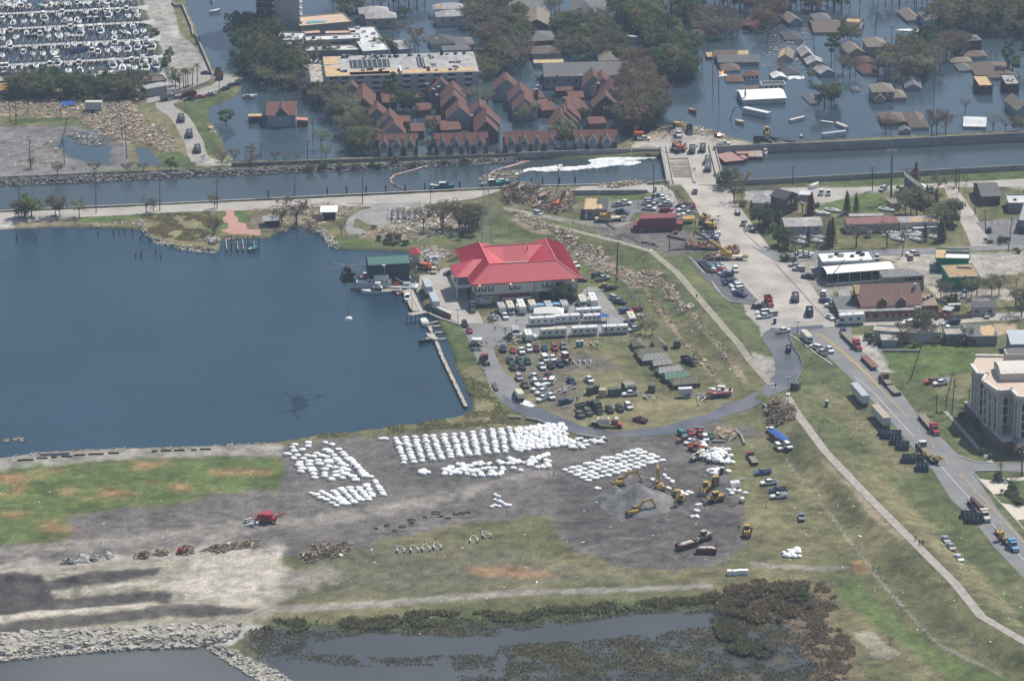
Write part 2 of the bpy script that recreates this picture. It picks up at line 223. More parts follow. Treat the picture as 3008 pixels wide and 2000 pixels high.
def wmat(name,col,rough,bs,bstr,spec=.5):
 m=bpy.data.materials.new(name);m.use_nodes=True;t=m.node_tree;b=t.nodes['Principled BSDF']
 I(b,'Roughness',rough);I(b,'IOR',1.33);I(b,'Specular IOR Level',spec)
 tc=N(t,'ShaderNodeTexCoord');mp=N(t,'ShaderNodeMapping');I(mp,'Scale',(.55,1,1));I(mp,'Rotation',(0,0,R(-28)))
 t.links.new(tc.outputs['Object'],mp.inputs[0])
 n=N(t,'ShaderNodeTexNoise');I(n,'Scale',bs);I(n,'Detail',6);I(n,'Roughness',.6);t.links.new(mp.outputs[0],n.inputs['Vector'])
 bp=N(t,'ShaderNodeBump');I(bp,'Strength',bstr);I(bp,'Distance',.4)
 t.links.new(n.outputs['Fac'],bp.inputs['Height']);t.links.new(bp.outputs[0],b.inputs['Normal'])
 g=N(t,'ShaderNodeTexNoise');I(g,'Scale',.018);I(g,'Detail',5);t.links.new(tc.outputs['Object'],g.inputs['Vector'])
 mr=N(t,'ShaderNodeMapRange');I(mr,'From Min',.3);I(mr,'From Max',.7);I(mr,'To Min',.8);I(mr,'To Max',1.2)
 t.links.new(g.outputs['Fac'],mr.inputs['Value'])
 mx=N(t,'ShaderNodeMix');mx.data_type='RGBA';mx.blend_type='MULTIPLY';I(mx,'Factor',1);I(mx,6,(*col,1))
 t.links.new(mr.outputs[0],mx.inputs[7]);t.links.new(mx.outputs[2],b.inputs['Base Color'])
 MATS[name]=m;return m
def ground_mat():
 m=bpy.data.materials.new('ground');m.use_nodes=True;t=m.node_tree;b=t.nodes['Principled BSDF']
 I(b,'Roughness',.95);I(b,'Specular IOR Level',.1)
 at=N(t,'ShaderNodeAttribute');at.attribute_name='soil'
 tc=N(t,'ShaderNodeTexCoord')
 n=N(t,'ShaderNodeTexNoise');I(n,'Scale',1.1);I(n,'Detail',5);I(n,'Roughness',.65);t.links.new(tc.outputs['Object'],n.inputs['Vector'])
 mr=N(t,'ShaderNodeMapRange');I(mr,'From Min',.3);I(mr,'From Max',.7);I(mr,'To Min',.62);I(mr,'To Max',1.38)
 t.links.new(n.outputs['Fac'],mr.inputs['Value'])
 mx=N(t,'ShaderNodeMix');mx.data_type='RGBA';mx.blend_type='MULTIPLY';I(mx,'Factor',1)
 t.links.new(at.outputs['Color'],mx.inputs[6]);t.links.new(mr.outputs[0],mx.inputs[7]);t.links.new(mx.outputs[2],b.inputs['Base Color'])
 bp=N(t,'ShaderNodeBump');I(bp,'Strength',.6);I(bp,'Distance',.25)
 t.links.new(n.outputs['Fac'],bp.inputs['Height']);t.links.new(bp.outputs[0],b.inputs['Normal'])
 return m
 # object helpers
def link(name,data,parent=None,loc=None,rz=0,kind=None):
 o=bpy.data.objects.new(name,data);COL.objects.link(o)
 if loc is not None:o.location=loc
 if rz:o.rotation_euler=(0,0,rz)
 if parent:o.parent=parent
 if kind:o['kind']=kind
 return o
def mesh(name,vs,fs,m=None,smooth=False):
 me=bpy.data.meshes.new(name);me.from_pydata([tuple(v)for v in vs],[],fs);me.update()
 if m:me.materials.append(m)
 if smooth:me.polygons.foreach_set('use_smooth',[True]*len(me.polygons))
 return me
def fmesh(name,V,L,S,mats,MI=None):
 me=bpy.data.meshes.new(name);me.vertices.add(len(V));me.vertices.foreach_set('co',np.asarray(V,np.float32).ravel())
 L=np.asarray(L,np.int32).ravel();S=np.full(len(L)//4,4,np.int32)if S is None else S
 me.loops.add(len(L));me.loops.foreach_set('vertex_index',L);me.polygons.add(len(S))
 me.polygons.foreach_set('loop_start',np.concatenate([[0],np.cumsum(S)[:-1]]).astype(np.int32));me.polygons.foreach_set('loop_total',S)
 for m in mats:me.materials.append(m)
 if MI is not None:me.polygons.foreach_set('material_index',MI)
 me.update(calc_edges=True);return me
def build_ground():
 ny,nx=GX.shape
 keepv=(UX>-230)&(UX<3240)&(UY>-110)&(UY<2150)&(GZ>-1.)
 k=keepv[:-1,:-1]&keepv[1:,1:]&keepv[:-1,1:]&keepv[1:,:-1]
 idx=np.arange(nx*ny).reshape(ny,nx)
 q=np.stack([idx[:-1,:-1][k],idx[:-1,1:][k],idx[1:,1:][k],idx[1:,:-1][k]],1)
 used,inv=np.unique(q,return_inverse=True);q=inv.reshape(q.shape)
 V=np.stack([GX.ravel()[used],GY.ravel()[used],GZ.ravel()[used]],1)
 me=fmesh('ground',V,q,None,[])
 at=me.color_attributes.new('soil','FLOAT_COLOR','POINT');C=np.concatenate([CZ.reshape(-1,3)[used],np.ones((len(used),1))],1)
 at.data.foreach_set('color',C.ravel());me.materials.append(ground_mat())
 me.polygons.foreach_set('use_smooth',[True]*len(me.polygons))
 link('ground',me,kind='structure')
build_ground()
def sh(name,poly,m,dz=.06,step=5,kind='structure',parent=None,flat=None):
 0
 P=[]
 for i in Rg(len(poly)):
  a=Vec(poly[i]);b=Vec(poly[(i+1)%len(poly)]);n=max(1,int((b-a).length/step))
  P+=[a.lerp(b,t/n)for t in Rg(n)]
 nb=len(P);xs=[p.x for p in P];ys=[p.y for p in P]
 pa=np.array([(p.x,p.y)for p in P])
 gx,gy=np.meshgrid(np.arange(min(xs),max(xs),step),np.arange(min(ys),max(ys),step));gx=gx.ravel();gy=gy.ravel()
 if len(gx):
  d=sd(gx,gy,pa);ok=d>step*.4;P+=[Vec((x,y))for x,y in zip(gx[ok],gy[ok])]
 r=delaunay_2d_cdt(P,[],[list(Rg(nb))],1,1e-4)
 vs=[(v.x,v.y,(H(v.x,v.y)if flat is None else flat)+dz)for v in r[0]]
 o=link(name,mesh(name,vs,[list(f)for f in r[2]],m),parent,kind=kind if not parent else None)
 return o
def rb_(name,line,w,m,dz=.08,step=3,kind='structure',parent=None,flat=None):
 P=[Vec(p)for p in line];L=[]
 for a,b in zip(P,P[1:]):
  n=max(1,int((b-a).length/step));L+=[a.lerp(b,t/n)for t in Rg(n)]
 L.append(P[-1]);vs=[];fs=[];nn=3 if w>1 else 2
 for i,p in En(L):
  d=(L[min(i+1,len(L)-1)]-L[max(i-1,0)]).normalized();nrm=Vec((-d.y,d.x))
  for j in Rg(nn):
   q=p+nrm*w*(j/(nn-1)-.5);vs.append((q.x,q.y,(H(q.x,q.y)if flat is None else flat)+dz))
  if i:
   for j in Rg(nn-1):b0=(i-1)*nn+j;fs.append((b0,b0+1,b0+nn+1,b0+nn))
 return link(name,mesh(name,vs,fs,m),parent,kind=kind if not parent else None)
class MB:
 def __init__(s):s.v=[];s.f=[]
 def box(s,x0,x1,y0,y1,z0,z1):
  n=len(s.v);s.v+=[(x,y,z)for z in(z0,z1)for x,y in((x0,y0),(x1,y0),(x1,y1),(x0,y1))]
  s.f+=[(n+3,n+2,n+1,n),(n+4,n+5,n+6,n+7)]+[(n+i,n+(i+1)%4,n+4+(i+1)%4,n+4+i)for i in Rg(4)];return s
 def prism(s,poly,z0,z1,top=None):
  n=len(s.v);k=len(poly);top=top or poly
  s.v+=[(p[0],p[1],z0)for p in poly]+[(p[0],p[1],z1)for p in top]
  s.f+=[tuple(Rg(n+k-1,n-1,-1)),tuple(Rg(n+k,n+2*k))]+[(n+i,n+(i+1)%k,n+k+(i+1)%k,n+k+i)for i in Rg(k)];return s
 def side(s,prof,y0,y1,top_in=0):
  0
  n=len(s.v);k=len(prof)
  s.v+=[(p[0],y0,p[1])for p in prof]+[(p[0],y1,p[1])for p in prof]
  s.f+=[tuple(Rg(n,n+k)),tuple(Rg(n+2*k-1,n+k-1,-1))]+[(n+(i+1)%k,n+i,n+k+i,n+k+(i+1)%k)for i in Rg(k)];return s
 def tube(s,a,b,r0,r1=None,n=6):
  r1=r0 if r1 is None else r1;a=Vec(a);b=Vec(b);d=(b-a).normalized()
  u=d.orthogonal().normalized();w=d.cross(u);k=len(s.v)
  for c,r in((a,r0),(b,r1)):
   for i in Rg(n):
    t=2*pi*i/n;s.v.append(tuple(c+u*cos(t)*r+w*sin(t)*r))
  s.f+=[(k+i,k+(i+1)%n,k+n+(i+1)%n,k+n+i)for i in Rg(n)]+[tuple(Rg(k+n-1,k-1,-1)),tuple(Rg(k+n,k+2*n))];return s
 def bar(s,a,b,w,h):
  a=Vec(a);b=Vec(b);d=(b-a).normalized();up=Vec((0,0,1))if abs(d.z)<.95 else Vec((1,0,0))
  u=d.cross(up).normalized()*w/2;v=u.cross(d).normalized()*h/2;k=len(s.v)
  for c in(a,b):s.v+=[tuple(c-u-v),tuple(c+u-v),tuple(c+u+v),tuple(c-u+v)]
  s.f+=[(k+i,k+(i+1)%4,k+4+(i+1)%4,k+4+i)for i in Rg(4)]+[(k+3,k+2,k+1,k),(k+4,k+5,k+6,k+7)];return s
 def poly(s,*pts):
  n=len(s.v);s.v+=[tuple(p)for p in pts];s.f.append(tuple(Rg(n,n+len(pts))));return s
 def slab(s,pts,th):
  0
  n=len(s.v);k=len(pts);s.v+=[tuple(p)for p in pts]+[(p[0],p[1],p[2]-th)for p in pts]
  s.f+=[tuple(Rg(n,n+k)),tuple(Rg(n+2*k-1,n+k-1,-1))]+[(n+(i+1)%k,n+i,n+k+i,n+k+(i+1)%k)for i in Rg(k)];return s
 def me(s,name,m=None,smooth=False):
  me=mesh(name,s.v,s.f,m,smooth)
  b=bmesh.new();b.from_mesh(me);bmesh.ops.recalc_face_normals(b,faces=b.faces);b.to_mesh(me);b.free();return me
 def obj(s,name,m,parent=None,**k):return link(name,s.me(name,m),parent,**k)
Bx=lambda*a,**k:MB().box(*a,**k)
Sl=lambda*a,**k:MB().slab(*a,**k)
Br=lambda*a,**k:MB().bar(*a,**k)
Tb=lambda*a,**k:MB().tube(*a,**k)
Pr=lambda*a,**k:MB().prism(*a,**k)
Sd=lambda*a,**k:MB().side(*a,**k)
Py=lambda*a,**k:MB().poly(*a,**k)
def tg(name,loc,rz,label,cat,group=None):
 o=bpy.data.objects.new(name,None);COL.objects.link(o);o.location=loc;o.rotation_euler=(0,0,rz)
 o.empty_display_size=.1;tag(o,label,cat,group);return o
def tag(o,label,cat,group=None):
 o['label']=label;o['category']=cat
 if group:o['group']=group
 return o
ORD=['first','second','third','fourth','fifth','sixth','seventh','eighth','ninth','tenth','eleventh','twelfth','thirteenth','fourteenth','fifteenth','sixteenth','seventeenth','eighteenth','nineteenth','twentieth']
def nth(i):return ORD[i]if i<20 else f'{i+1}th'
def fpl(name,pts,z,m):
 return link(name,mesh(name,[(x,y,z)for x,y in pts],[tuple(Rg(len(pts)))],m),kind='structure')
wl=wmat('lake_water',(.014,.042,.066),.24,.55,.5)
wf=wmat('flood_water',(.038,.062,.078),.12,.35,.10)
wm=wmat('murky_water',(.10,.105,.10),.25,.7,.35,.35)
far=14000
fpl('sea_level_water',[(-far,-far),(far,-far),(far,far),(-far,far)],-.12,wf)
fpl('lake_water',GP('O',[(-600,470+90),(-60,505),(640,505),(760,540),(960,560),(985,640),(1010,700),(1060,745),(1120,930),(1100,990),(600,1035),(200,1060),(-600,1120)],0),0,wl)
fpl('canal_water',GP('O',rows('-400|420;-60|410;627|385;1350|352;2600|290;2600|395;1600|440;1000|455;0|500;-400|520'),-.04),-.04,wmat('canal_water',(.04,.058,.062),.15,.5,.18))
fpl('shallow_water',GP('O',rows('-40|148;30|146;56|144;64|156;76|180;-60|180',10),-.02),-.02,wm)
fpl('marsh_water',GP('O',rows('54|142;70|143;130|140;200|134;210|150;230|180;72|180;61|156',10),-.03),-.03,wmat('marsh_water',(.062,.066,.064),.2,.8,.2))
fpl('marina_water',GP('O',rows('-50|-25;33|-25;38|17;-50|20',10),-.03),-.03,wmat('marina_water',(.025,.045,.06),.12,.5,.15))
CONCR=mat('pale_concrete',(.36,.335,.30),.9,.16,.12,bump=.1)
STREET=mat('worn_street_concrete',(.40,.365,.32),.9,.22,.09,bump=.1,col2=(.35,.325,.295))
ASPH=mat('grey_asphalt',(.20,.20,.20),.9,.16,.15,bump=.1)
DASPH=mat('dark_asphalt',(.105,.105,.115),.85,.18,.2,bump=.1)
WETR=mat('wet_asphalt',(.085,.088,.10),.32,.25,.12,spec=.5,col2=(.12,.115,.12))
GVM=mat('gravel_track',(.29,.26,.21),.95,.2,.5,bump=.3)
YEL=mat('road_paint_yellow',(.50,.36,.14),.8,.25,1);WHT=mat('road_paint_white',(.50,.48,.45),.8,.3,1)
sh('street',GP('O',rows('1545|418;1572|436;1600|470;1612|500;1650|540;1665|575;1650|598;1745|700;1715|722;1755|755;1850|757;1960|748;1930|735;1900|700;1862|650;1830|612;1780|578;1745|535;1705|478;1668|418')),STREET,.07)
sh('road',GP('O',rows('1850|757;1835|766;1880|800;1920|835;1960|872;2010|925;2060|980;2105|1035;2150|1085;2190|1150;2240|1195;2290|1260;2370|1345;2430|1420;2490|1420;2430|1330;2370|1255;2300|1175;2245|1095;2240|1083;2300|1085;2420|1090;2420|1064;2330|1066;2250|1063;2205|1045;2160|1000;2110|950;2080|910;2040|870;2000|830;1965|790;1960|748')),ASPH,.075)
sh('parking_lot',GP('O',rows('1586|597;1652|597;1746|692;1735|702;1690|698;1650|680;1620|640')),DASPH,.08)
sh('wet_road',GP('C4',rows('620|160;420|175;200|190;120|215;92|265;100|310;160|390;205|480;210|560;180|630;90|710;0|770;-140|830;-240|860;-160|930;0|890;150|830;300|740;390|660;435|560;425|470;370|370;320|270;335|240;620|190')),WETR,.09)
sh('wet_road',GP('C3',rows('396|192;352|216;312|226;276|238;248|240;200|246;172|244;140|238;104|224;60|204;30|198;12|192;-2|180;-2|197;16|210;60|226;90|236;128|252;172|258;220|256;260|254;300|248;340|236;380|222;400|212;412|202',5)),WETR,.088)
sh('driveway',GP('C2',rows('1790|20;1900|0;2040|0;2190|30;2359|60;2330|160;2090|200;2110|280;2180|420;2290|520;2350|620;2359|700;2280|760;2200|700;2130|640;2060|560;2020|430;1950|320;1900|200;1850|80')),ASPH,.08)
sh('station_forecourt',GP('G6',rows('1560|400;1900|420;2100|330;2300|320;2420|700;2500|1300;2560|1376;2300|1120;1900|975;1740|940;1540|560')),CONCR,.075)
sh('station_parking',GP('H2',rows('140|11;153|2;163|-8;178|-8;196|14;205|27;223|45;220|58;96|61;56|52;33|47;33|43;42|39;38|32;82|24',10)),mat('worn_parking_asphalt',(.25,.245,.235),.9,.18,.2),.07)
sh('entrance_apron',GP('H2',rows('-8|56;16|48;28|60;41|94;36|95;0|96;-12|84',5)),CONCR,.079)
sh('quay_road',GP('O',rows('-120|498;0|490;300|477;440|470;700|459;900|449;1130|438;1160|437;1120|450;1090|458;1000|470;880|476;700|478;560|485;440|488;200|500;100|508;50|515;0|518;-120|528')),CONCR,.07)
sh('car_park',GP('B2',rows('180|89;220|87;280|86;300|89;296|96;236|98;232|114;240|126;200|124;180|112;174|128;208|138;168|142;160|128;168|112;186|100;206|96;204|90',5)),mat('stained_asphalt',(.26,.25,.24),.9,.2,.2),.075)
sh('floodgate_road',GP('B3',rows('116|54;244|53;250|60;276|60;294|72;304|94;292|88;266|80;248|69;120|64',5)),CONCR,.07)
sh('parking_lot',GP('B3',rows('90|42;130|41;144|37;153|47;156|56;149|59;143|51;113|52;108|59;96|59;90|52',10)),mat('lot_asphalt',(.17,.165,.17),.9,.2,.2),.075)
sh('canal_road',GP('B4',rows('-40|400;300|305;900|300;1660|262;2400|222;2400|290;1750|300;1290|310;960|335;700|400;450|420;200|370;60|440')),CONCR,.066)
sh('side_street',GP('B4',rows('332|57;352|56;366|76;386|104;400|128;418|160;380|163;374|144;358|112;344|86',5)),STREET,.078)
sh('side_street',GP('B4',rows('-20|800;60|830;250|865;560|852;1050|842;1900|808;2420|785;2420|835;2150|840;1900|850;1400|880;1060|890;560|905;420|940;350|960;200|940')),ASPH,.082)
sh('parking_lot',GP('B4',rows('388|120;458|112;484|138;484|157;422|160',5)),mat('lot_asphalt',(.17,.165,.17)),.079)
sh('access_road',GP('B4',rows('70|142;96|144;136|142;200|139;242|138;242|143;170|148;120|149;90|150;56|148',10)),CONCR,.075)
sh('plaza',GP('B1',rows('1957|487;2025|487;2030|545;2062|560;2062|600;2130|610;2145|660;2255|665;2255|712;1930|732;1912|668;1975|655;1975|610;1935|600;1928|560;1957|545')),mat('pink_brick_paving',(.42,.24,.20),.9,.12,.8),.09)
sh('walkway',GP('C4',rows('330|181;338|181;356|200;380|226;400|250;421|272;413|273;392|250;370|224;344|194',5)),CONCR,.09)
sh('driveway',GP('G8',rows('169|64;254|77;262|88;246|106;212|110;192|88',5)),mat('cream_concrete',(.55,.50,.42),.9,.08,.3),.085)
sh('driveway',GP('G8',rows('236|135;320|148;320|180;281|184;260|160',5)),MATS['cream_concrete'],.085)
sh('walkway',GP('G8',rows('227|50;232|50;258|76;248|79',5)),MATS['cream_concrete'],.1)
sh('walkway',GP('G8',rows('945|-20;1000|-20;1095|115;1045|118')),CONCR,.1)
sh('pavement',GP('G8',rows('248|64;320|59;320|66;264|74',5)),MATS['cream_concrete'],.086)
lt=GP('O',rows('1440|562;1500|580;1560|630;1620|700;1680|770;1740|830;1785|878'),3.5)
rb_('levee_track',GP('O',rows('1180|505;1300|527;1400|552;1440|562'),3.5)+lt,2.8,GVM,.1)
rb_('levee_track',GP('O',rows('1812|912;1830|945;1900|1040;2000|1145;2110|1255;2200|1345;2260|1420;2358|1478;2440|1518'),3.5),3.,mat('pale_path',(.34,.31,.27),.95,.2,.5),.1)
rb_('road_spur',GP('A1',rows('182|64;170|72;150|80;133|85;123|88',10)),9,mat('worn_track',(.30,.285,.26),.9,.15,.2),.08)
rb_('road_spur',GP('A1',rows('187|61;196|64;199|68;190|75;175|80;160|84;148|87;142|90;144|94;154|100;160|108;164|116;168|123;170|132;174|140',10)),8,MATS['worn_track'],.09)
def line(fr,pts,w,m,z=.13,nm='road_marking'):
 return rb_(nm,GP(fr,pts),w,m,z)
line('C4',rows('112|46;124|55;140|66;160|84;180|100;200|118;220|140;242|162;264|186',5),.3,YEL)
line('C4',rows('60|24;67|29;74|35;83|43;93|52;103|61;111|70',10),.3,YEL)
for i in Rg(16):
 t=i/16;a=(555+t*560,265+t*420-30*sin(t*3.1));line('C4',[a,(a[0]+34,a[1]-14)],.3,YEL,.135)
line('G4',rows('35|13;56|29;70|43;85|59;100|76;116|93;129|107',10),.3,WHT)
line('G8',rows('28|11;50|36;70|57;82|72',10),.3,WHT);line('G8',rows('1040|960;1250|1200;1509|1500'),.3,WHT)
line('G8',rows('580|230;800|480;1000|690;1200|910;1400|1130;1509|1250'),.3,YEL)
line('G8',rows('840|320;1050|540;1200|700;1400|920;1509|1050'),.3,WHT)
for i in Rg(9):line('C4',[(1320+i*118,930+i*118*1.12),(1350+i*118,930+i*118*1.12+36)],.3,YEL,.134)
for i in Rg(10):
 a=(2005+i*19,1075+i*19);line('B3',[a,(a[0]+52,a[1]-4)],.3,WHT)
line('B3',[(2020,1060),(2205,1262)],.3,WHT);line('B3',[(2205,1262),(2060,1255)],.3,WHT)
line('B4',rows('41|192;84|238;112|270;130|288',5),.5,mat('joint_tar',(.16,.155,.15)),.12,'road_joint')
line('B4',[(30,960),(105,1040)],.3,WHT);line('B4',[(320,1355),(380,1420)],.3,WHT);line('G7',[(830,1280),(1260,1270)],.3,WHT)
for p in rows('6|103;6|118;17|116;25|123;31|114;38|136',10):
 line('B4',[(p[0]-22,p[1]),(p[0]+8,p[1]+4),(p[0]+22,p[1]-8)],.35,WHT)
for i in Rg(6):line('B4',[(2030+i*62,590),(2060+i*62,622)],.22,WHT)
KERB=mat('kerb_concrete',(.45,.43,.40),.9,.12,.5)
def kerb(fr,pts,w=.3,h=.15,nm='kerb'):
 P=GP(fr,pts);b=MB()
 for a,c in zip(P,P[1:]):b.bar((a[0],a[1],H(*a)+h/2),(c[0],c[1],H(*c)+h/2),w,h+.3)
 return b.obj(nm,KERB,kind='structure')
kerb('B3',rows('321|180;340|200;360|224;378|250;392|258;430|262',5),.4)
kerb('C4',rows('67|50;86|62;108|80;140|102',5),.5)
kerb('B4',rows('-12|138;12|160;24|169;40|172',5),.3)
kerb('G8',rows('580|0;700|50;860|100;1500|108'));kerb('G8',rows('300|41;170|43;158|45;156|49;180|74;212|109',5))
def haze():
 b=Bx(-2600,2600,-1500,2600,-3,520)
 m=bpy.data.materials.new('haze');m.use_nodes=True;t=m.node_tree;t.nodes.remove(t.nodes['Principled BSDF'])
 v=N(t,'ShaderNodeVolumePrincipled');I(v,'Color',(.60,.76,1,1));I(v,'Density',HAZE);I(v,'Anisotropy',.3)
 t.links.new(v.outputs[0],t.nodes['Material Output'].inputs['Volume'])
 o=b.obj('haze',m,kind='stuff')
HAZE=.00009
if HAZE:haze()
def M_(n,c,**k):return mat(n,c,**k)
SHG=M_('grey_shingles',(.145,.145,.145),rough=.95,var=.25,scale=1.5);SHD=M_('dark_shingles',(.085,.085,.09),rough=.95,var=.25,scale=1.5)
SHB=M_('brown_shingles',(.145,.115,.095),rough=.95,var=.25,scale=1.5);SHT=M_('tan_shingles',(.22,.19,.15),rough=.95,var=.25,scale=1.5)
SHR=M_('red_brown_shingles',(.155,.075,.058),rough=.95,var=.25,scale=1.2,col2=(.125,.07,.058));PLY=M_('bare_roof_boards',(.50,.36,.20),rough=.9,var=.25,scale=.8)
WHR=M_('white_roof_membrane',(.62,.62,.60),rough=.8,var=.12,scale=.4,col2=(.50,.50,.49));WHM=M_('white_metal_roof',(.80,.80,.78),rough=.5,var=.05)
GRM=M_('weathered_flat_roof',(.38,.37,.36),rough=.9,var=.25,scale=.4,col2=(.30,.29,.28));BRK=M_('red_brown_brick',(.20,.09,.065),rough=.9,var=.2,scale=3)
BRD=M_('dark_brown_brick',(.11,.075,.06),rough=.9,var=.2,scale=3);SID=M_('pale_siding',(.50,.49,.46),rough=.8,var=.08,scale=2);SIB=M_('blue_grey_siding',(.27,.32,.36),rough=.8,var=.1)
SIT=M_('tan_siding',(.38,.33,.27),rough=.85,var=.1);SIG=M_('grey_siding',(.30,.31,.31),rough=.85,var=.1);STU=M_('cream_stucco',(.55,.48,.40),rough=.85,var=.06)
GLS=M_('dark_window_glass',(.03,.04,.05),rough=.15,var=.3,spec=.6);TRM=M_('white_trim',(.70,.69,.66),rough=.7,var=.05)
WOOD=M_('weathered_wood',(.22,.18,.14),rough=.95,var=.3,scale=1);CREO=M_('dark_pole_wood',(.07,.058,.05),rough=.95,var=.2)
STEEL=M_('galvanised_steel',(.42,.44,.45),rough=.5,var=.1,metal=.3);DST=M_('dark_steel',(.05,.05,.055),rough=.6,var=.2);RUB=M_('black_rubber',(.025,.025,.027),rough=.85,var=.1)
WALLC=M_('floodwall_concrete',(.34,.325,.30),rough=.9,var=.14,scale=.3,col2=(.28,.27,.25));REDM=M_('red_metal_roof',(.50,.04,.06),rough=.45,var=.06,scale=.3,spec=.5)
REDE=M_('dark_red_trim',(.20,.03,.035),rough=.6);PLYM=PLY
def bl(name,fr,A,B,C,eave,label,base=0.,roof='gable',axis='x',rs=2.5,wlm=SID,rfm=SHG,over=.45,cat='house',wn_=(),cm=(),pts_=(),group=None,winm=None,un=(),para=.5,doors=()):
 z=base+eave
 a=Vec(G(fr,*A,z));b=Vec(G(fr,*B,z));c=Vec(G(fr,*C,z))
 e=(b-a);W=e.length;e=e/W;n=Vec((-e.y,e.x));D=max(2,abs((c-a).dot(n)))
 ang=atan2(e.y,e.x)
 t=tg(name,(a.x,a.y,base),ang,label,cat,group)
 o=over;w=MB();h=eave;r=rs
 w.prism([(o,o),(W-o,o),(W-o,D-o),(o,D-o)],-.8,h-.02)
 q=MB();y0,y1,x0,x1=0,D,0,W
 if roof=='gable' and axis=='x':
  m=D/2
  q.slab([(0,0,h),(W,0,h),(W,m,h+r),(0,m,h+r)],.18);q.slab([(0,m,h+r),(W,m,h+r),(W,D,h),(0,D,h)],.18)
  for x in(o,W-o-.15):w.f.append(tuple(len(w.v)+i for i in Rg(3)));w.v+=[(x,o,h-.1),(x,D-o,h-.1),(x,m,h+r-.15)]
  fs=lambda u,v:(u*W,v*m,h+v*r)
 elif roof=='gable':
  m=W/2
  q.slab([(0,0,h),(m,0,h+r),(m,D,h+r),(0,D,h)],.18);q.slab([(m,0,h+r),(W,0,h),(W,D,h),(m,D,h+r)],.18)
  for y in(o,D-o):w.f.append(tuple(len(w.v)+i for i in Rg(3)));w.v+=[(o,y,h-.1),(W-o,y,h-.1),(m,y,h+r-.15)]
  fs=lambda u,v:(u*W,v*D,h+min(u,1-u)*2*r)
 elif roof=='hip':
  m=min(W,D)/2;mw=(m,D/2)if W>=D else(W/2,m)
  if W>=D:p,s_=(m,D/2,h+r),(W-m,D/2,h+r)
  else:p,s_=(W/2,m,h+r),(W/2,D-m,h+r)
  if W>=D:
   q.poly((0,0,h),(W,0,h),s_,p);q.poly((W,0,h),(W,D,h),s_);q.poly((W,D,h),(0,D,h),p,s_);q.poly((0,D,h),(0,0,h),p)
  else:
   q.poly((0,0,h),(W,0,h),p);q.poly((W,0,h),(W,D,h),s_,p);q.poly((W,D,h),(0,D,h),s_);q.poly((0,D,h),(0,0,h),p,s_)
  q.poly((0,0,h),(0,D,h),(W,D,h),(W,0,h))
  fs=lambda u,v:(u*W,v*D/2,h+v*r)
 else:
  q.box(0,W,0,D,h-.15,h+.02)
  pp=.25
  for bx in((0,W,0,pp),(0,W,D-pp,D),(0,pp,pp,D-pp),(W-pp,W,pp,D-pp)):w.box(*bx,h-.1,h+para)
  fs=lambda u,v:(u*W,v*D,h+.02)
 wo=w.obj('wall',wlm,t);ro=q.obj('roof',rfm,t)
 for(u,zz,ww,hh)in wn_:
  p=Bx(u*W-ww/2,u*W+ww/2,o-.05,o+.04,zz,zz+hh).obj('window',winm or GLS,wo)
  Bx(u*W-ww/2-.12,u*W+ww/2+.12,o-.09,o-.03,zz-.14,zz-.02).obj('sill',TRM,p)
 for(u,zz,ww,hh)in doors:Bx(u*W-ww/2,u*W+ww/2,o-.06,o+.04,zz,zz+hh).obj('door',TRM,wo)
 for(u,v,hh)in cm:Bx(u*W-.5,u*W+.5,v*D-.4,v*D+.4,h,h+hh).obj('chimney',BRK,ro)
 for(u0,v0,u1,v1)in pts_:
  P=[fs(u0,v0),fs(u1,v0),fs(u1,v1),fs(u0,v1)];Sl([(x,y,z_+.05)for x,y,z_ in P],.04).obj('bare_patch',PLY,ro)
 for(u,v,s_)in un:
  Bx(u*W-s_,u*W+s_,v*D-s_*.7,v*D+s_*.7,h,h+s_*1.1).obj('roof_unit',DST if(int(u*97)+int(v*31))%2 else STEEL,ro)
 t['W']=W;t['D']=D
 return t,wo,ro
FLOODG='flooded houses beyond canal'
def fh(A,B,C,e,label,fr='A4',**k):
 k.setdefault('roof','gable' if 'axis' in k else 'hip')
 k.setdefault('group',FLOODG)
 return bl(k.pop('name','flooded_house'),fr,A,B,C,e,label,**k)
W2=lambda n,z,w=1.1,h=1.3,a=.1,b=.9:[(a+(b-a)*(i+.5)/n,z,w,h)for i in Rg(n)]
fh((325,205),(455,195),(430,130),1.6,'tan gabled house with broken porch, left of wide brown roof',axis='y',rs=2.4,rfm=SHT,wlm=SIB)
fh((535,285),(785,280),(800,172),.8,'wide grey-brown roof almost awash, joined to darker roof',roof='gable',rs=2.2,rfm=SHB)
fh((790,262),(925,268),(915,158),1.4,'dark brown roof with torn tan ridge at end of wide roof',roof='gable',rs=2.4,rfm=BRD,pts_=[(.02,.75,.9,.98)])
fh((540,185),(697,180),(690,118),2.4,'grey hipped house behind wide brown roof',rs=1.8,rfm=SHG,wlm=BRK,wn_=W2(2,.9))
fh((290,350),(448,343),(400,273),.5,'dark hipped roof floating level with water beside white sheet',rs=1.5,rfm=SHD)
fh((430,495),(550,490),(520,420),1.5,'pale gabled roof with open end, east of tan patched roof',axis='y',rs=2.2,rfm=GRM,wlm=SIB)
fh((225,510),(355,513),(330,440),.9,'low roof with bare tan boards on its left slope',axis='y',rs=2,rfm=SHT,pts_=[(.03,.05,.4,.9)])
fh((480,560),(640,553),(600,505),1.2,'pale gabled wreck with green edge near tall pine',axis='y',rs=1.8,rfm=GRM)
fh((275,650),(430,640),(390,580),.5,'dark grey roof half sunk beside white gabled roof',rs=1.7,rfm=SHD)
fh((595,645),(730,633),(690,578),1.3,'pale weathered gable with branches lying on it',axis='y',rs=2,rfm=GRM,wlm=SIB)
fh((185,682),(310,675),(270,632),.6,'small white metal roof with wake beside it',axis='y',rs=1.1,rfm=WHR)
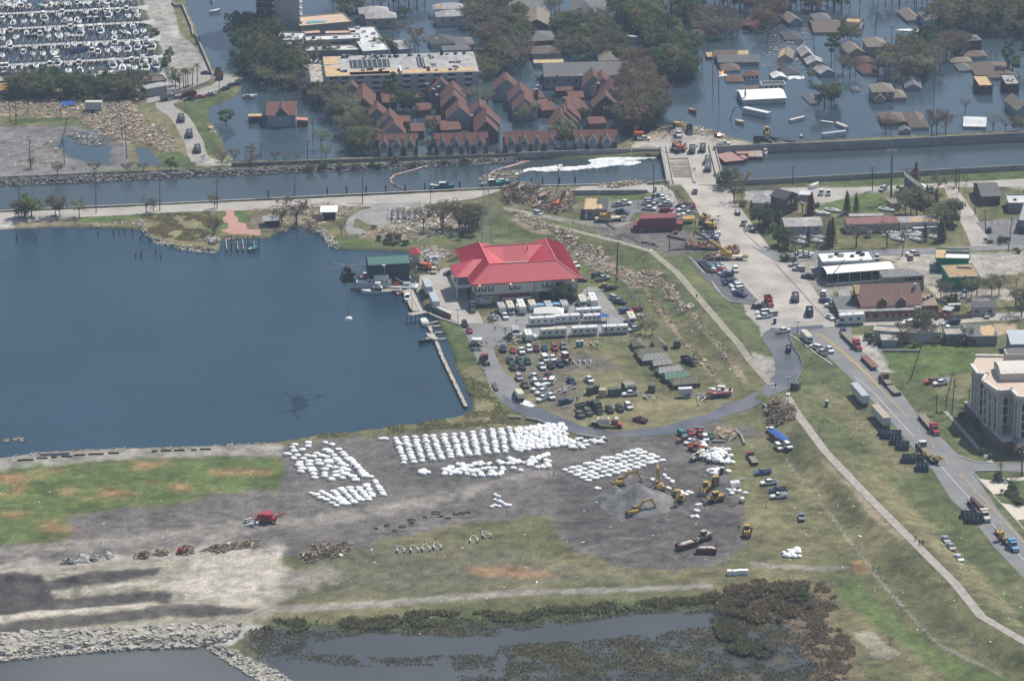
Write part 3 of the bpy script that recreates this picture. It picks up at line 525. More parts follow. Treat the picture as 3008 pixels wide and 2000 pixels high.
fh((840,470),(990,460),(940,388),2.,'tan gabled house left of two-storey grey house',axis='y',rs=2.4,rfm=SHT,wlm=SIT)
fh((1005,412),(1190,405),(1120,333),4.4,'grey-beige house with hipped roof, standing over water',rs=2.2,rfm=SHT,wlm=SIG,wn_=W2(2,2.4))
fh((940,545),(1060,540),(1030,490),.8,'small rust-red roof under bare trees',rs=1.4,rfm=SHR)
fh((960,640),(1110,630),(1080,560),.8,'reddish brown hipped roof among brown trees',rs=2,rfm=SHR)
fh((1345,180),(1478,172),(1440,84),1.,'tan hipped roof at top beside open water',rs=2.4,rfm=SHT)
fh((1500,182),(1762,170),(1690,96),3.6,'grey two-storey house with broad hipped roof near top edge',rs=2.6,rfm=SHG,wlm=SIB)
fh((1800,362),(2002,350),(1960,302),4.4,'dark brick house with white chimney',rs=1.8,rfm=SHG,wlm=BRD,wn_=[(.25,2.2,1.1,1.4)])
fh((1845,495),(2048,488),(2000,440),1.2,'grey-brown hipped roof below dark brick house',rs=1.6,rfm=SHB)
fh((1722,544),(1915,540),(1850,497),.7,'flat-looking tan hipped roof on waterline',rs=1.4,rfm=SHT)
fh((1790,614),(1920,610),(1900,552),.6,'pale hipped roof in front of big brown one',rs=1.4,rfm=SHG)
fh((1960,680),(2310,668),(2180,540),.9,'largest brown hipped roof at right, ridge torn open',rs=3.2,rfm=SHB)
fh((1970,752),(2100,748),(2000,660),3.4,'flat-topped brown block with bare tan roof boards',roof='flat',rfm=PLY,wlm=BRD,wn_=W2(2,1.4,1,1.7),cat='building',name='flooded_block')
fh((2200,738),(2330,735),(2235,650),3.4,'flat-topped brown block with pale roof and litter on it',roof='flat',rfm=GRM,wlm=BRD,wn_=W2(2,1.4,1,1.7),cat='building',name='flooded_block',un=rows('.3|.4|.5;.5|.3|.4;.7|.5|.5'))
fh((1325,770),(1478,770),(1478,680),.9,'grey gabled roof open at its front under two trees',axis='y',rs=2.1,rfm=SHG,wlm=SIG)
fh((1045,802),(1250,796),(1150,732),4.,'two-storey tan house with small gables over its porch',rs=2.4,rfm=SHT,wlm=SIT,wn_=W2(3,2.2))
fh((1210,850),(1350,845),(1300,785),1.6,'tan porch wing at right of two-storey tan house',rs=1.7,rfm=SHT,wlm=SIT)
fh((1065,868),(1165,866),(1140,820),1.4,'small tan gable in front of two-storey tan house',axis='y',rs=2.2,rfm=SHT,wlm=SIT)
fh((878,790),(947,787),(905,752),.3,'small pale green-grey roof floating alone',rs=1.,rfm=SHG)
fh((500,900),(605,893),(590,812),.3,'grey roof slope left of leaning riverside tree',rs=1.6,rfm=SHG)
fh((1130,1062),(1345,1056),(1290,975),1.5,'broad brown roof at canal wall with round bush before it',rs=2.2,rfm=SHB,wlm=BRD)
fh((1370,1108),(1545,1104),(1500,980),.9,'brown roof partly behind big bare tree at canal wall',rs=2.4,rfm=SHB)
fh((1290,1140),(1388,1136),(1360,1105),1.3,'little grey shed with gabled roof by canal wall',axis='y',rs=1.2,rfm=SHG,wlm=SIG,cat='shed')
fh((1830,1095),(2032,1100),(2035,1015),.9,'long white-roofed mobile home beyond bare tree',roof='gable',rs=.6,rfm=WHR,wlm=SID)
fh((2300,965),(2440,955),(2420,850),3.2,'pale house with tan roof at right edge',axis='y',rs=3,rfm=SHT,wlm=SIB)
fh((0,262),(90,258),(60,165),1.,'dark maroon roof at far side under brown trees',rs=1.8,rfm=SHR)
fh((1850,545),(2220,540),(2210,480),1.6,'long grey roof with pale blue wall above water','A3',roof='gable',rs=2.,rfm=SHG,wlm=SIB,wn_=W2(3,.4,1.2,.9))
fh((1815,498),(2025,500),(2010,443),1.4,'grey back wing joined to long grey roof','A3',roof='gable',rs=2,rfm=SHB)
fh((1885,615),(2055,610),(2000,555),.6,'grey-brown hipped roof beside small fire','A3',rs=1.7,rfm=SHB)
fh((1925,710),(2090,708),(2080,655),.5,'flat brown roof just below small fire','A3',rs=1,rfm=SHR)
fh((2093,660),(2222,656),(2200,617),2.2,'small house with brown hipped roof and two white-framed windows','A3',rs=1.3,rfm=SHR,wlm=TRM,wn_=W2(3,.7,1,1.1))
fh((2020,497),(2120,497),(2110,440),1.2,'orange-tan roof piece between grey and white roofs','A3',roof='gable',rs=1.6,rfm=PLY)
fh((1760,495),(1816,493),(1810,456),1.,'small tan roof corner next to white corner','A3',roof='gable',rs=1.2,rfm=PLY)
fh((1640,322),(1885,318),(1850,255),1.2,'long brown roof beneath leafless trees','A3',rs=2,rfm=SHB)
fh((2060,222),(2240,230),(2190,140),2.,'dark rusty hipped roof by leafless trees','A3',rs=2.2,rfm=SHR,wlm=BRD)
fh((2235,748),(2442,742),(2440,708),2.4,'white house front with tar roof behind long white roof','A3',roof='flat',rfm=SHD,wlm=TRM,wn_=W2(4,1,.9,1.1))
fh((2070,778),(2230,772),(2220,738),.8,'low brown roof left of white house front','A3',rs=.9,rfm=SHB)
church,wo,ro=fh((2068,868),(2452,850),(2440,762),2.2,'long white metal-roofed hall with small spire','A3',roof='gable',rs=1.5,rfm=WHM,wlm=SID,cat='church',name='flooded_hall')
Bx(1.2,2.,2,2.8,3,5.2).obj('steeple',TRM,ro);Tb((1.6,2.4,5.1),(1.6,2.4,8.5),.35,.03,4).obj('spire',TRM,ro)
fh((55,95),(345,90),(340,-10),5.5,'blue-grey two-storey house at top edge','A3',roof='flat',rfm=SHG,wlm=SIB)
fh((90,150),(255,145),(240,92),1.5,'tan-brown roof in front of blue-grey house','A3',rs=1.8,rfm=SHT)
fh((168,228),(398,226),(370,110),5.,'red brick house with its gable end to front','A3',axis='y',rs=3.2,rfm=SHT,wlm=BRK)
fh((205,362),(458,350),(420,270),4.6,'brick house with grey hipped roof and white chimney','A3',rs=2.3,rfm=SHG,wlm=BRD,wn_=W2(4,2.2,.8,1.2))
fh((238,472),(488,462),(450,398),2.6,'beige house with brown-grey hipped roof','A3',rs=2.2,rfm=SHB,wlm=SIT)
fh((262,552),(520,545),(500,515),1.6,'stripped roof frame of bare boards','A3',roof='flat',rfm=PLY,para=.2)
fh((265,105),(395,100),(370,65),2,'tan hipped roof behind red brick house','A3',rs=1.6,rfm=SHT)
fh((530,160),(850,165),(780,-20),5,'very large grey hipped roof over blue-grey wall','A3',rs=6.,rfm=SHG,wlm=SIB)
fh((820,530),(1000,525),(980,455),1.8,'tan hipped roof behind long apartment roof','A3',rs=2.4,rfm=SHT)
fh((590,340),(830,335),(820,260),1,'pale wrecked roof among palms','A3',rs=1.6,rfm=GRM)
t,wo,ro=fh((345,668),(1092,652),(1060,530),5.4,'long apartment block with one grey pitched roof behind town houses','A3',roof='gable',rs=3.2,rfm=SHG,wlm=SIG,cat='apartment block',name='apartment_block',wn_=rows('.13|2.4|1.2|1.6;.29|2.4|1.2|1.6;.38|2.4|1.2|1.6;.47|2.4|1.2|1.6;.8|2.4|1.2|1.6;.89|2.4|1.2|1.6;.05|2.4|1.2|1.6'),group='apartment blocks')
for u in(.16,.66):Bx(u*t['W']-.15,u*t['W']+.15,-.02,t['D']/2,5.5,6.1).obj('fire_wall',SHD,ro)
fh((985,168),(1258,158),(1210,112),4.6,'pale house with light grey hipped roof left of canal inlet','A2',rs=2.2,rfm=GRM,wlm=SIT,wn_=W2(2,2,.9,1.2))
fh((930,125),(1195,115),(1170,62),4.6,'light grey hipped roof directly behind pale house','A2',rs=2.2,rfm=GRM,wlm=SIT)
fh((1600,152),(1852,140),(1810,95),4.6,'white-walled house with pale hipped roof over dock','A2',rs=2,rfm=GRM,wlm=SID,wn_=[(.2,2,.9,1.2),(.55,2,.9,1.2)])
fh((1570,85),(1832,78),(1800,38),4.6,'pale roof with tan patch behind white-walled house','A2',rs=2,rfm=GRM,pts_=[(.1,.2,.25,.8)])
fh((1545,385),(1765,375),(1720,308),2,'dark roof with square tan holes behind white apartment block','A2',rs=2.4,rfm=SHD,pts_=rows('.25|.5|.33|.7;.45|.3|.52|.45;.6|.5|.68|.65;.5|.6|.56|.8'))
fh((1765,400),(1930,395),(1900,325),2,'grey-brown roof joined to dark patched roof','A2',rs=1.6,rfm=SHG)
fh((1650,440),(1905,432),(1850,392),1.5,'low grey hipped roof touching white apartment block','A2',rs=1,rfm=SHG)
fh((2232,85),(2420,80),(2400,-20),5,'grey flat-topped house at top edge right of bare trees','A2',roof='flat',rfm=SHG,wlm=SIG)
fh((2260,180),(2420,170),(2380,95),1,'tan roof below grey flat-topped house','A2',rs=2,rfm=SHT)
def fb(A,B,C,e,label,fr='A2',**k):return bl(k.pop('name','flat_roofed_building'),fr,A,B,C,e,label,roof='flat',cat='building',**k)
fb((208,355),(425,358),(415,288),4,'white flat-roofed block at foot of tower',rfm=WHR,wlm=SIG,un=rows('.4|.4|.7;.55|.7|.8;.3|.3|.5'))
fb((470,362),(945,340),(915,300),5,'long white-roofed wing with dark glazed front',rfm=WHR,wlm=SIG,un=rows('.15|.5|.8;.55|.5|1;.9|.5|.6'),wn_=W2(9,.8,3,3.2,0,1))
fb((460,450),(950,440),(930,395),3,'lower white-roofed wing in front of dark glazed front',rfm=WHR,wlm=SIG,un=[(.2,.4,.5),(.6,.5,.5)])
fb((960,455),(1195,440),(1165,228),4,'deep white-roofed wing with rows of roof vents',rfm=WHR,wlm=SIG,un=rows('.5|.2|.6;.5|.4|.6;.5|.6|.6;.5|.8|.8;.8|.7|.9;.35|.95|1'))
fb((1275,440),(1392,430),(1365,338),2.5,'narrow pale carport roof beside inlet',rfm=GRM,wlm=SIG)
fb((235,400),(430,395),(425,360),3.5,'pale stepped roof below tower',rfm=GRM,wlm=SIG)
fb((255,480),(430,470),(425,400),2.5,'grey low roof at foot of wooded strip',rfm=GRM,wlm=SIG)
t,_,ro=fb((415,235),(870,195),(740,122),4,'tan roof terrace with blue swimming pool',rfm=mat('terrace_tiles',(.50,.38,.28),.9,.1),wlm=SIT)
Wt,Dt=t['W'],t['D'];Pr([(Wt*.15,Dt*.25),(Wt*.5,Dt*.2),(Wt*.58,Dt*.35),(Wt*.35,Dt*.5),(Wt*.2,Dt*.42)],3.9,4.16).obj('swimming_pool',mat('pool_water',(.10,.30,.32),.1),ro)
for A,B,C,l in(((450,295),(595,285),(590,265),'short salmon awning strip below pool terrace'),((635,292),(900,285),(900,265),'long salmon awning strip below pool terrace')):
 fb(A,B,C,4,l,rfm=mat('salmon_canvas',(.50,.33,.25),.9,.1),wlm=SIT,name='awning',para=.1)
SL=lambda A,B,C,e,l,m,**k:bl('shed','A1',A,B,C,e,l,base=LAND,rfm=m,wlm=SIG,cat='shed',**k)
SL((-40,790),(272,768),(255,705),4,'long grey shed with orange front roof slope at marina',mat('orange_roof',(.50,.28,.08),.8,.1),roof='flat',para=.1)
SL((-40,705),(255,700),(240,665),4.5,'grey stained roof behind orange one',GRM,roof='flat',para=.1)
SL((800,700),(1035,690),(1000,608),4,'white and grey striped marina shed among trees',WHM,rs=1.5)
SL((1268,775),(1455,738),(1495,690),4,'pale grey metal shed at end of dark tree belt',GRM,rs=.6)
SL((1275,715),(1445,700),(1430,652),3.5,'brown-roofed marina office near curved parapet',SHB,roof='flat')
a=Vec(G('A2',205,283,0));b=Vec(G('A2',418,280,0));e=(b-a).normalized();Wt=(b-a).length
t=tg('residential_tower',(a.x,a.y,0),atan2(e.y,e.x),'tall grey residential tower cut off by top edge','tower')
wo=Bx(0,Wt,0,26,-1,62).obj('wall',mat('tower_concrete',(.40,.38,.35),.9,.06,.2),t);Bx(-9,-.02,6,26,-1,62).obj('wall',mat('tower_painted_shade',(.20,.23,.26),.8,.1),t);Bx(-.3,Wt+.3,-.3,26.3,62,63).obj('roof',GRM,t)  # left face is the tower concrete with its shade put into the colour
for k in Rg(20):
 z=1.5+k*3
 Bx(-1.3,-.03,-.6,1.,z,z+1).obj('balcony',TRM,t);Bx(Wt+.02,Wt+1.3,-.6,1.,z,z+1).obj('balcony',TRM,t)
 Bx(-8.8,-1.,5.93,6.03,z,z+1.9).obj('window',GLS,wo)
t,wo,ro=fb((640,668),(1968,622),(2003,447),10.5,'long white apartment block with tan boards showing along front of its roof',rfm=GRM,wlm=mat('pale_blue_render',(.40,.42,.44),.85,.06),name='apartment_block',group='apartment blocks',para=.05)
Wt,Dt=t['W'],t['D']
for u0,v0,u1,v1 in rows('0|.01|.42|.17;.16|.03|.47|.25;.51|.03|.98|.22;0|.17|.1|.5;0|.6|.1|.97'):
 Bx(u0*Wt,u1*Wt,v0*Dt,v1*Dt,10.56,10.66).obj('bare_patch',PLY,ro)
for u0,v0,u1,v1,n in rows('.17|.36|.43|.78|8;.61|.3|.66|.8|2;.7|.72|.73|.86|1;.7|.35|.73|.48|1;.82|.46|.9|.56|1'):
 c=Bx(u0*Wt,u1*Wt,v0*Dt,v1*Dt,10.55,10.6).obj('courtyard_shade_sheet',mat('painted_courtyard_shade',(.035,.045,.055),.9,.4,.6),ro)  # dark sheet on the roof stands in for shade down in the courtyard
 for i in Rg(n):Bx((u0+(u1-u0)*(i+.5)/n)*Wt-.12,(u0+(u1-u0)*(i+.5)/n)*Wt+.12,v0*Dt,v1*Dt,10.61,10.9).obj('rafter',STEEL,c)
rr=Rnd(4)
for i in Rg(46):u,v=rr.u(.05,.97),rr.choice([rr.u(.82,.97),rr.u(.1,.3),rr.u(.3,.7)if 0 else .9]);Bx(u*Wt-.7,u*Wt+.7,v*Dt-.5,v*Dt+.5,10.5,11.4).obj('roof_unit',DST if i%3 else STEEL,ro)
Bx(.49*Wt-.3,.49*Wt+.3,0,.28*Dt,10.5,12).obj('fire_wall',TRM,ro)
for i,u in En((.05,.125,.225,.325,.425,.525,.625,.725,.82,.93)):
 for j in Rg(4):
  z=.6+j*2.5;p=Bx(u*Wt-1.6,u*Wt+1.6,.38,.5,z+.7,z+2.).obj('window',GLS,wo);Bx(u*Wt-1.7,u*Wt+1.7,-.1,.4,z+.1,z+.7).obj('balcony',TRM,t)
rr=Rnd(9)
wrk=MB()
for i in Rg(120):
 x,y,z=rr.u(-7,3),rr.u(-1,Dt*.9),rr.u(.5,11);d=Vec((rr.u(-1,1),rr.u(-1,1),rr.u(-.5,.3))).normalized()*rr.u(1,3.2);wrk.bar((x,y,z),(x+d.x,y+d.y,z+d.z),rr.u(.3,1),.15)
for j in Rg(4):wrk.box(-6.5,.3,.5,Dt*.9,j*2.7-.1,j*2.7+.15)
w_=wrk.obj('collapsed_end',mat('broken_boards',(.42,.38,.33),.9,.35,1),t);w_['kind']='stuff'
t,wo,ro=bl('boathouse','A2',(120,1005),(385,1000),(370,880),5,'grey boathouse with red-brown gabled roof, alone in flooded basin',roof='gable',axis='x',rs=2.6,rfm=SHR,wlm=SIB,cat='boathouse')
Wt,Dt=t['W'],t['D'];q=Sl([(Wt*.3,-.6,5),(Wt*.52,-.6,8.6),(Wt*.52,Dt*.55,8.6),(Wt*.3,Dt*.3,5)],.15).slab([(Wt*.52,-.6,8.6),(Wt*.76,-.6,5),(Wt*.76,Dt*.3,5),(Wt*.52,Dt*.55,8.6)],.15).obj('gable_roof',SHR,ro)
Py((Wt*.33,-.35,5),(Wt*.73,-.35,5),(Wt*.52,-.35,8.2)).obj('gable_front',SHD,wo);Bx(Wt*.28,Wt*.78,-.5,.4,-.5,5).obj('bay_wall',SIB,wo)
Sl([(Wt*1.,0,3),(Wt*1.38,0,2.6),(Wt*1.36,3,2.9),(Wt*1.,3,3.4)],.15).obj('lean_to_roof',mat('pink_metal',(.5,.22,.18),.7),t);Bx(Wt*1.02,Wt*1.36,.3,2.8,-.5,2.6).obj('lean_to',BRK,t)
t,_,_=fb((0-40,1012),(95,1010),(90,985),2.6,'small tan-decked jetty hut left of boathouse',rfm=PLY,wlm=CREO,name='jetty_hut',para=.05)
TG='red-brown roofed town houses along far canal bank'
GSI=mat('town_house_siding',(.30,.32,.33),.85,.12);TBR=mat('town_house_brick',(.16,.10,.08),.9,.2,3)
def gh(fr,ax,ay,hw,dep,label,z=9.5,wm=GSI,rs=5.2,w2=True):
 0
 p=Vec(G(fr,ax,ay,z));t=tg('town_house',(p.x,p.y,0),R(2.2),label,'town house',TG)
 w=Bx(-hw+.3,hw-.3,.3,dep,-1,z-rs);w.f.append(tuple(len(w.v)+i for i in Rg(3)));w.v+=[(-hw+.3,.32,z-rs-.05),(hw-.3,.32,z-rs-.05),(0,.32,z-.3)]
 wo=w.obj('wall',wm,t)
 Sl([(-hw,0,z-rs),(0,0,z),(0,dep,z),(-hw,dep,z-rs)],.2).slab([(0,0,z),(hw,0,z-rs),(hw,dep,z-rs),(0,dep,z)],.2).obj('roof',SHR,t)
 b=Br((-hw,-.03,z-rs-.05),(0,-.03,z-.05),.12,.35).bar((0,-.03,z-.05),(hw,-.03,z-rs-.05),.12,.35).obj('verge_board',mat('pink_trim',(.48,.33,.30),.8),t)
 if w2:
  for sx in(-.7,.7):Bx(sx-.5,sx+.5,.22,.31,z-rs-1.,z-rs+.5).obj('window',TRM,wo)
 return t
for i,(fr,x,y,hw,d,l)in En(rows('A2|865|727|5.5|14|town house gable furthest left, half hidden by bare trees;A2|962|790|5.5|14|grey town house gable, second from left;A2|962|850|5.6|11|dark town house gable with white window, left cluster;A2|1085|940|5.6|12|town house gable below left cluster;A2|1195|1000|5.6|12|town house gable stepping down to right of it;A2|1230|1065|5|9|lowest gable of middle-left cluster, facing front row;A2|1640|697|5.6|14|tall grey gable beside two chimneys in middle;A2|1745|760|5.6|12|second grey gable of middle group;A2|1750|825|5.8|10|dark gable with white double window in middle;A2|1795|925|5.6|12|gable with long left slope above second front block;A2|1975|915|5.6|12|grey gable left of narrow inlet;A2|2035|985|5.6|12|brown gable in front of grey gable by inlet;A2|2030|1050|5.2|10|low dark gable just behind front row;A2|2210|690|5.6|13|gable at top of right cluster;A3|10|690|5.4|12|gable right of lamp standard in right cluster;A3|150|775|5.8|13|grey gable left of two chimneys;A3|185|855|5.6|12|broad brown gable with pale ridge;A3|780|655|5.4|14|far gable beneath long apartment roof;A3|860|675|5.6|14|next gable to its right;A3|935|735|5.6|13|gable right of brick chimney;A3|930|765|5.2|12|smaller grey gable in right hand group;A3|885|830|6|11|wide dark gable with white window at right;A3|555|940|5.6|13|pale-ridged gable left of green shrub;A3|530|970|5.6|12|second pale-ridged gable in stepped trio;A3|500|1000|5.4|11|third pale-ridged gable in stepped trio')):
 gh(fr,x,y,hw,d,l,wm=(TBR if 'dark' in l else GSI),w2=('window' in l))
def lr(fr,A,B,C,e,l):return bl('carport',fr,A,B,C,e,l,roof='gable',rs=1.,rfm=SHR,wlm=TBR,cat='carport',group='low red-brown roofs between town houses',over=.3)
for fr,A,B,C,e,l in rows('A2|1130,890|1260,885|1230,800|3|low roof right of left gables;A2|1330,850|1480,845|1440,800|3|low roof behind green pine;A2|1430,955|1560,950|1550,890|3|low roof with white gutter in middle;A2|1240,1060|1375,1055|1370,1000|3.2|low roof beside round-headed palm;A2|1380,1140|1500,1135|1490,1065|3.2|low roof just above first front block;A2|1510,1045|1640,1040|1640,1000|3|low roof by small inlet;A2|1640,1130|1820,1120|1780,1040|3.2|broad low roof above second front block;A3|450,790|600,785|550,750|3|low roof, first in stepped line;A3|560,850|700,845|660,790|3|low roof, second in stepped line;A3|625,970|750,960|740,820|3|deep low roof, last in stepped line;A3|330,960|470,950|460,850|3|low roof right of two chimneys;A3|740,1075|890,1068|885,1008|3|low roof just above last front block;A3|300,850|360,845|350,765|3|low roof behind left chimneys'):lr(fr,A,B,C,e,l)
for i,(fr,x,y,l)in En(rows('A2|1520|835|tall brick chimney at left of middle gables;A2|1578|880|brick chimney with steel cap, front of pair;A2|1605|930|brick chimney standing clear of roofs;A2|1618|860|brick chimney behind front pair;A3|283|880|brick chimney beside pale-ridged gable;A3|290|850|brick chimney standing behind it;A3|665|760|dark twin chimney right of grey apartment;A3|820|830|brick chimney before wide dark gable;A3|1045|880|brick chimney at end of right group;A2|1905|1110|brick chimney above second front block')):
 p=G(fr,x,y,3);t=tg('chimney_stack',(p[0],p[1],0),0,l,'chimney','chimney stacks among town houses');Bx(-.55,.55,-.5,.5,0,8.2).obj('shaft',TBR,t);Bx(-.65,.65,-.6,.6,8.2,8.7).obj('cap',STEEL,t)
for k,(fr,A,B,gab,l)in En(rows('A2|1085,1268|1440,1262|.16,.47,.8|front town-house block furthest left with three pointed gables;A2|1580,1262|2050,1250|.15,.39,.6,.84|second front town-house block with four white-edged gables;A3|-10,1245|455,1240|.16,.4,.64,.9|third front town-house block with four white-edged gables;A3|600,1232|985,1228|.17,.45,.76|right-hand front town-house block with three gables')):
 z=5.2;a=Vec(G(fr,*A,z));b=Vec(G(fr,*B,z));e=(b-a);Wt=e.length;t=tg('town_house_block',(a.x,a.y,0),atan2(e.y,e.x),l,'town house',TG)
 base=H(a.x,a.y)-.5;D=12;wo=Bx(.3,Wt-.3,.3,D-.3,-1,z).obj('wall',TBR,t)
 ro=Sl([(0,0,z),(Wt,0,z),(Wt,D/2,z+3.6),(0,D/2,z+3.6)],.2).slab([(0,D/2,z+3.6),(Wt,D/2,z+3.6),(Wt,D,z),(0,D,z)],.2).obj('roof',SHR,t)
 for u in gab:
  x=u*Wt;g=Sl([(x-2.1,-.9,z-.3),(x,-.9,z+3.5),(x,5.6,z+3.5),(x-2.1,1,z-.3)],.14).slab([(x,-.9,z+3.5),(x+2.1,-.9,z-.3),(x+2.1,1,z-.3),(x,5.6,z+3.5)],.14).obj('gable_roof',SHR,ro)
  Br((x-2.2,-.95,z-.4),(x,-.95,z+3.5),.12,.3).bar((x,-.95,z+3.5),(x+2.2,-.95,z-.4),.12,.3).obj('verge_board',TRM,g)
  q=Bx(x-1.8,x+1.8,-.6,.35,-1,z-.1);q.f.append(tuple(len(q.v)+i for i in Rg(3)));q.v+=[(x-1.85,-.62,z-.1),(x+1.85,-.62,z-.1),(x,-.62,z+3)];bay=q.obj('bay_wall',GSI,wo)
  Bx(x-.9,x+.9,-.72,-.64,z-1.,z+.9).obj('window',GLS,wo);
  for sx in(-.95,0,.95):Bx(x+sx-.07,x+sx+.07,-.78,-.7,z-1.,z+1).obj('window_bar',TRM,wo)
  Bx(x-1.2,x+1.2,-.72,-.64,.6,2.5).obj('garage_door',TRM,wo)
 for u in(.02,.32,.62,.97):Bx(u*Wt-.4,u*Wt+.4,-.9,.2,0,z+3.3).obj('chimney',TBR,t)
 # flood walls, quays, bridge
def wall(name,fr,pts,zt,th,m,label,zb=-1.5,cat='wall',cap=None,group=None):
 P=[Vec((*G(fr,x,y,zt),zt))for x,y in pts];o=P[0];t=tg(name,(o.x,o.y,0),0,label,cat,group)
 n=0
 for a,b in zip(P,P[1:]):
  a2=a-Vec((o.x,o.y,0));b2=b-Vec((o.x,o.y,0));L=(b-a).length;k=max(1,round(L/9));d=(b2-a2)/k
  for i in Rg(k):
   p=a2+d*i;q=a2+d*(i+1);nn=Vec((-d.y,d.x,0)).normalized()*th/2;g=d.normalized()*.05
   w=MB();c=[p-nn+g,q-nn-g,q+nn-g,p+nn+g];w.prism([(v.x,v.y)for v in c],zb,zt);w.obj('wall_panel',m,t)
  if cap:Br(a2+Vec((0,0,.08)),b2+Vec((0,0,.08)),th+.15,.16).obj('coping',cap,t)
 return t
wall('floodwall','A4',rows('-335|1268;0|1252;1000|1213;2700|1130'),3.7,.6,WALLC,'tall pale floodwall on far side of canal, right of bridge')
wall('floodwall','A2',rows('-180|1412;600|1385;1300|1360;2359|1325'),2.4,.5,mat('brown_grey_wall',(.20,.19,.17),.9,.2,.4),'low dark floodwall along far bank in front of town houses')
wall('floodwall','A3',rows('130|1322;400|1312;900|1291;1100|1287'),2.9,.5,WALLC,'floodwall section below right-hand town houses')
wall('floodwall','A3',[(1105,1287),(1350,1290)],2.9,.5,WALLC,'short floodwall section between spillway gap and bridge')
wall('floodwall','B1',rows('-120|210;500|186;1000|162;1500|146;1700|140'),1.6,.4,mat('old_dark_bulkhead',(.11,.11,.10),.9,.3,.4),'low dark bulkhead above rocks at far left bank')
wall('floodwall','B4',rows('-310|245;0|228;1000|176;2700|80'),3.,.5,WALLC,'floodwall on near side of canal, right of bridge')
wall('floodwall','B3',rows('-25|492;140|553;300|610;432|655'),2.4,.5,WALLC,'short diagonal floodwall beside curved access road')
wall('floodwall','B3',rows('600|322;1050|318;1245|318'),2.8,.5,WALLC,'straight floodwall between road and small car park')
wall('floodwall','B3',[(1235,256),(1412,232)],2.6,.5,WALLC,'short floodwall joining left bridge end')
wall('bulkhead','B1',rows('-120|508;0|500;800|462;1600|428;2359|392'),1.,.5,mat('bulkhead_timber',(.13,.11,.09),.9,.3,1),'timber bulkhead along near canal bank, left part',cap=KERB)
wall('bulkhead','B2',rows('30|398;700|365;1560|325;2220|292'),1.,.5,MATS['bulkhead_timber'],'timber bulkhead along near canal bank, middle part',cap=KERB)
wall('bulkhead','B3',rows('0|290;600|275;1235|262'),1.,.5,MATS['bulkhead_timber'],'timber bulkhead along near canal bank below foam',cap=KERB)
wall('quay_wall','G6',rows('312|80;309|112;348|189;370|195;410|212;466|230',5),1.1,.5,WALLC,'concrete quay wall round station basin',cap=KERB)
wall('seawall','A1',rows('298|2;304|8;316|8;332|45;334|58;340|60;369|128',5),2.2,.6,WALLC,'winding pale seawall along inlet beside marina street')
wall('seawall','A1',rows('369|129;360|140;320|155;280|166',5),2.,.5,WALLC,'curved low parapet round marina street corner')
def bridge():
 z=1.9;P=[Vec(G('G7',x,y,z))for x,y in rows('135|118;205|470;715|470;625|108')]
 t=tg('canal_bridge',(P[0].x,P[0].y,0),0,'wide road bridge across canal with stripped left half','bridge')
 o=P[0];P=[p-o for p in P]
 def q(u,v):a=P[0].lerp(P[3],u);b=P[1].lerp(P[2],u);return a.lerp(b,v)
 def pan(u0,u1,v0,v1,z0,z1,nm,m,par=t):return Pr([tuple(q(u0,v0)),tuple(q(u1,v0)),tuple(q(u1,v1)),tuple(q(u0,v1))][::-1],z0,z1).obj(nm,m,par)
 pan(-.01,1.13,-.05,1.05,z-.9,z,'deck',STREET)
 pan(-.01,.035,-.02,1.02,z,z+.9,'parapet',WALLC);pan(.11,.125,-.02,1.02,z,z+.8,'parapet',WALLC)
 pan(.985,1.,-.02,1.02,z,z+.8,'parapet',WALLC);pan(1.10,1.125,-.02,1.,z,z+.9,'parapet',WALLC);pan(1.,1.10,-.02,1.,z+.004,z+.25,'pavement',CONCR)
 pan(.035,.11,-.02,1.02,z+.004,z+.2,'pavement',CONCR)
 tm=mat('bridge_timber_mats',(.27,.225,.18),.95,.25,.6)
 k=0
 for v0,v1,a,b in rows('.3|.34|.14|.5;.42|.5|.14|.26;.42|.5|.28|.36;.4|.5|.38|.5'):pan(a,b,v0,v1,z+.01,z+.25,'timber_mat',tm)
 for i in Rg(7):pan(.15,.50,.54+i*.045,.575+i*.045,z+.01,z+.22,'timber_mat',tm)
 pan(.51,.56,.30,1.,z+.01,z+.5,'median_barrier',CONCR)
 for v in(.2,.5,.8):
  for u in(.02,.35,.7,1.08):c=q(u,v);Tb((c.x,c.y,-2),(c.x,c.y,z-.8),.6,n=8).obj('pier',WALLC,t)
bridge()
sh('bridge_approach',GP('G7',rows('60|60;700|60;760|100;640|112;130|122;0|90'),1.9),STREET,.12)
def rb(A,B,C,e,label,fr='B4',**k):
 k.setdefault('cat','building');return bl(k.pop('name','building'),fr,A,B,C,e,label,base=LAND,**k)
rb((285,640),(620,630),(560,552),4.2,'house with pale blue-grey low roof behind dying cypresses',roof='gable',rs=1,rfm=GRM,wlm=SIB,name='house',cat='house',wn_=[(.5,2.2,1,1.2),(.83,2.2,1.4,1.2)])
rb((825,622),(1275,605),(1235,545),3.6,'long building with faded maroon metal roof',roof='gable',rs=1,rfm=mat('maroon_metal',(.22,.10,.09),.7,.15,.5),wlm=SIG,wn_=[(.1,1,1.2,1.5),(.93,1,1.6,1.2)])
rb((1275,605),(1610,595),(1585,540),3.6,'torn end bay with bare boards beside maroon roof',roof='gable',rs=.9,rfm=GRM,wlm=SID,pts_=[(.3,.2,.6,.9),(.65,.1,.95,.7)])
rb((1400,655),(1610,640),(1600,625),2,'low white lean-to under torn end bay',roof='flat',rfm=WHR,wlm=SIG,name='lean_to',cat='shed',para=.05)
rb((845,550),(1145,545),(1130,520),2.5,'narrow tan flat roof behind maroon building',roof='flat',rfm=GRM,wlm=SIG,para=.1)
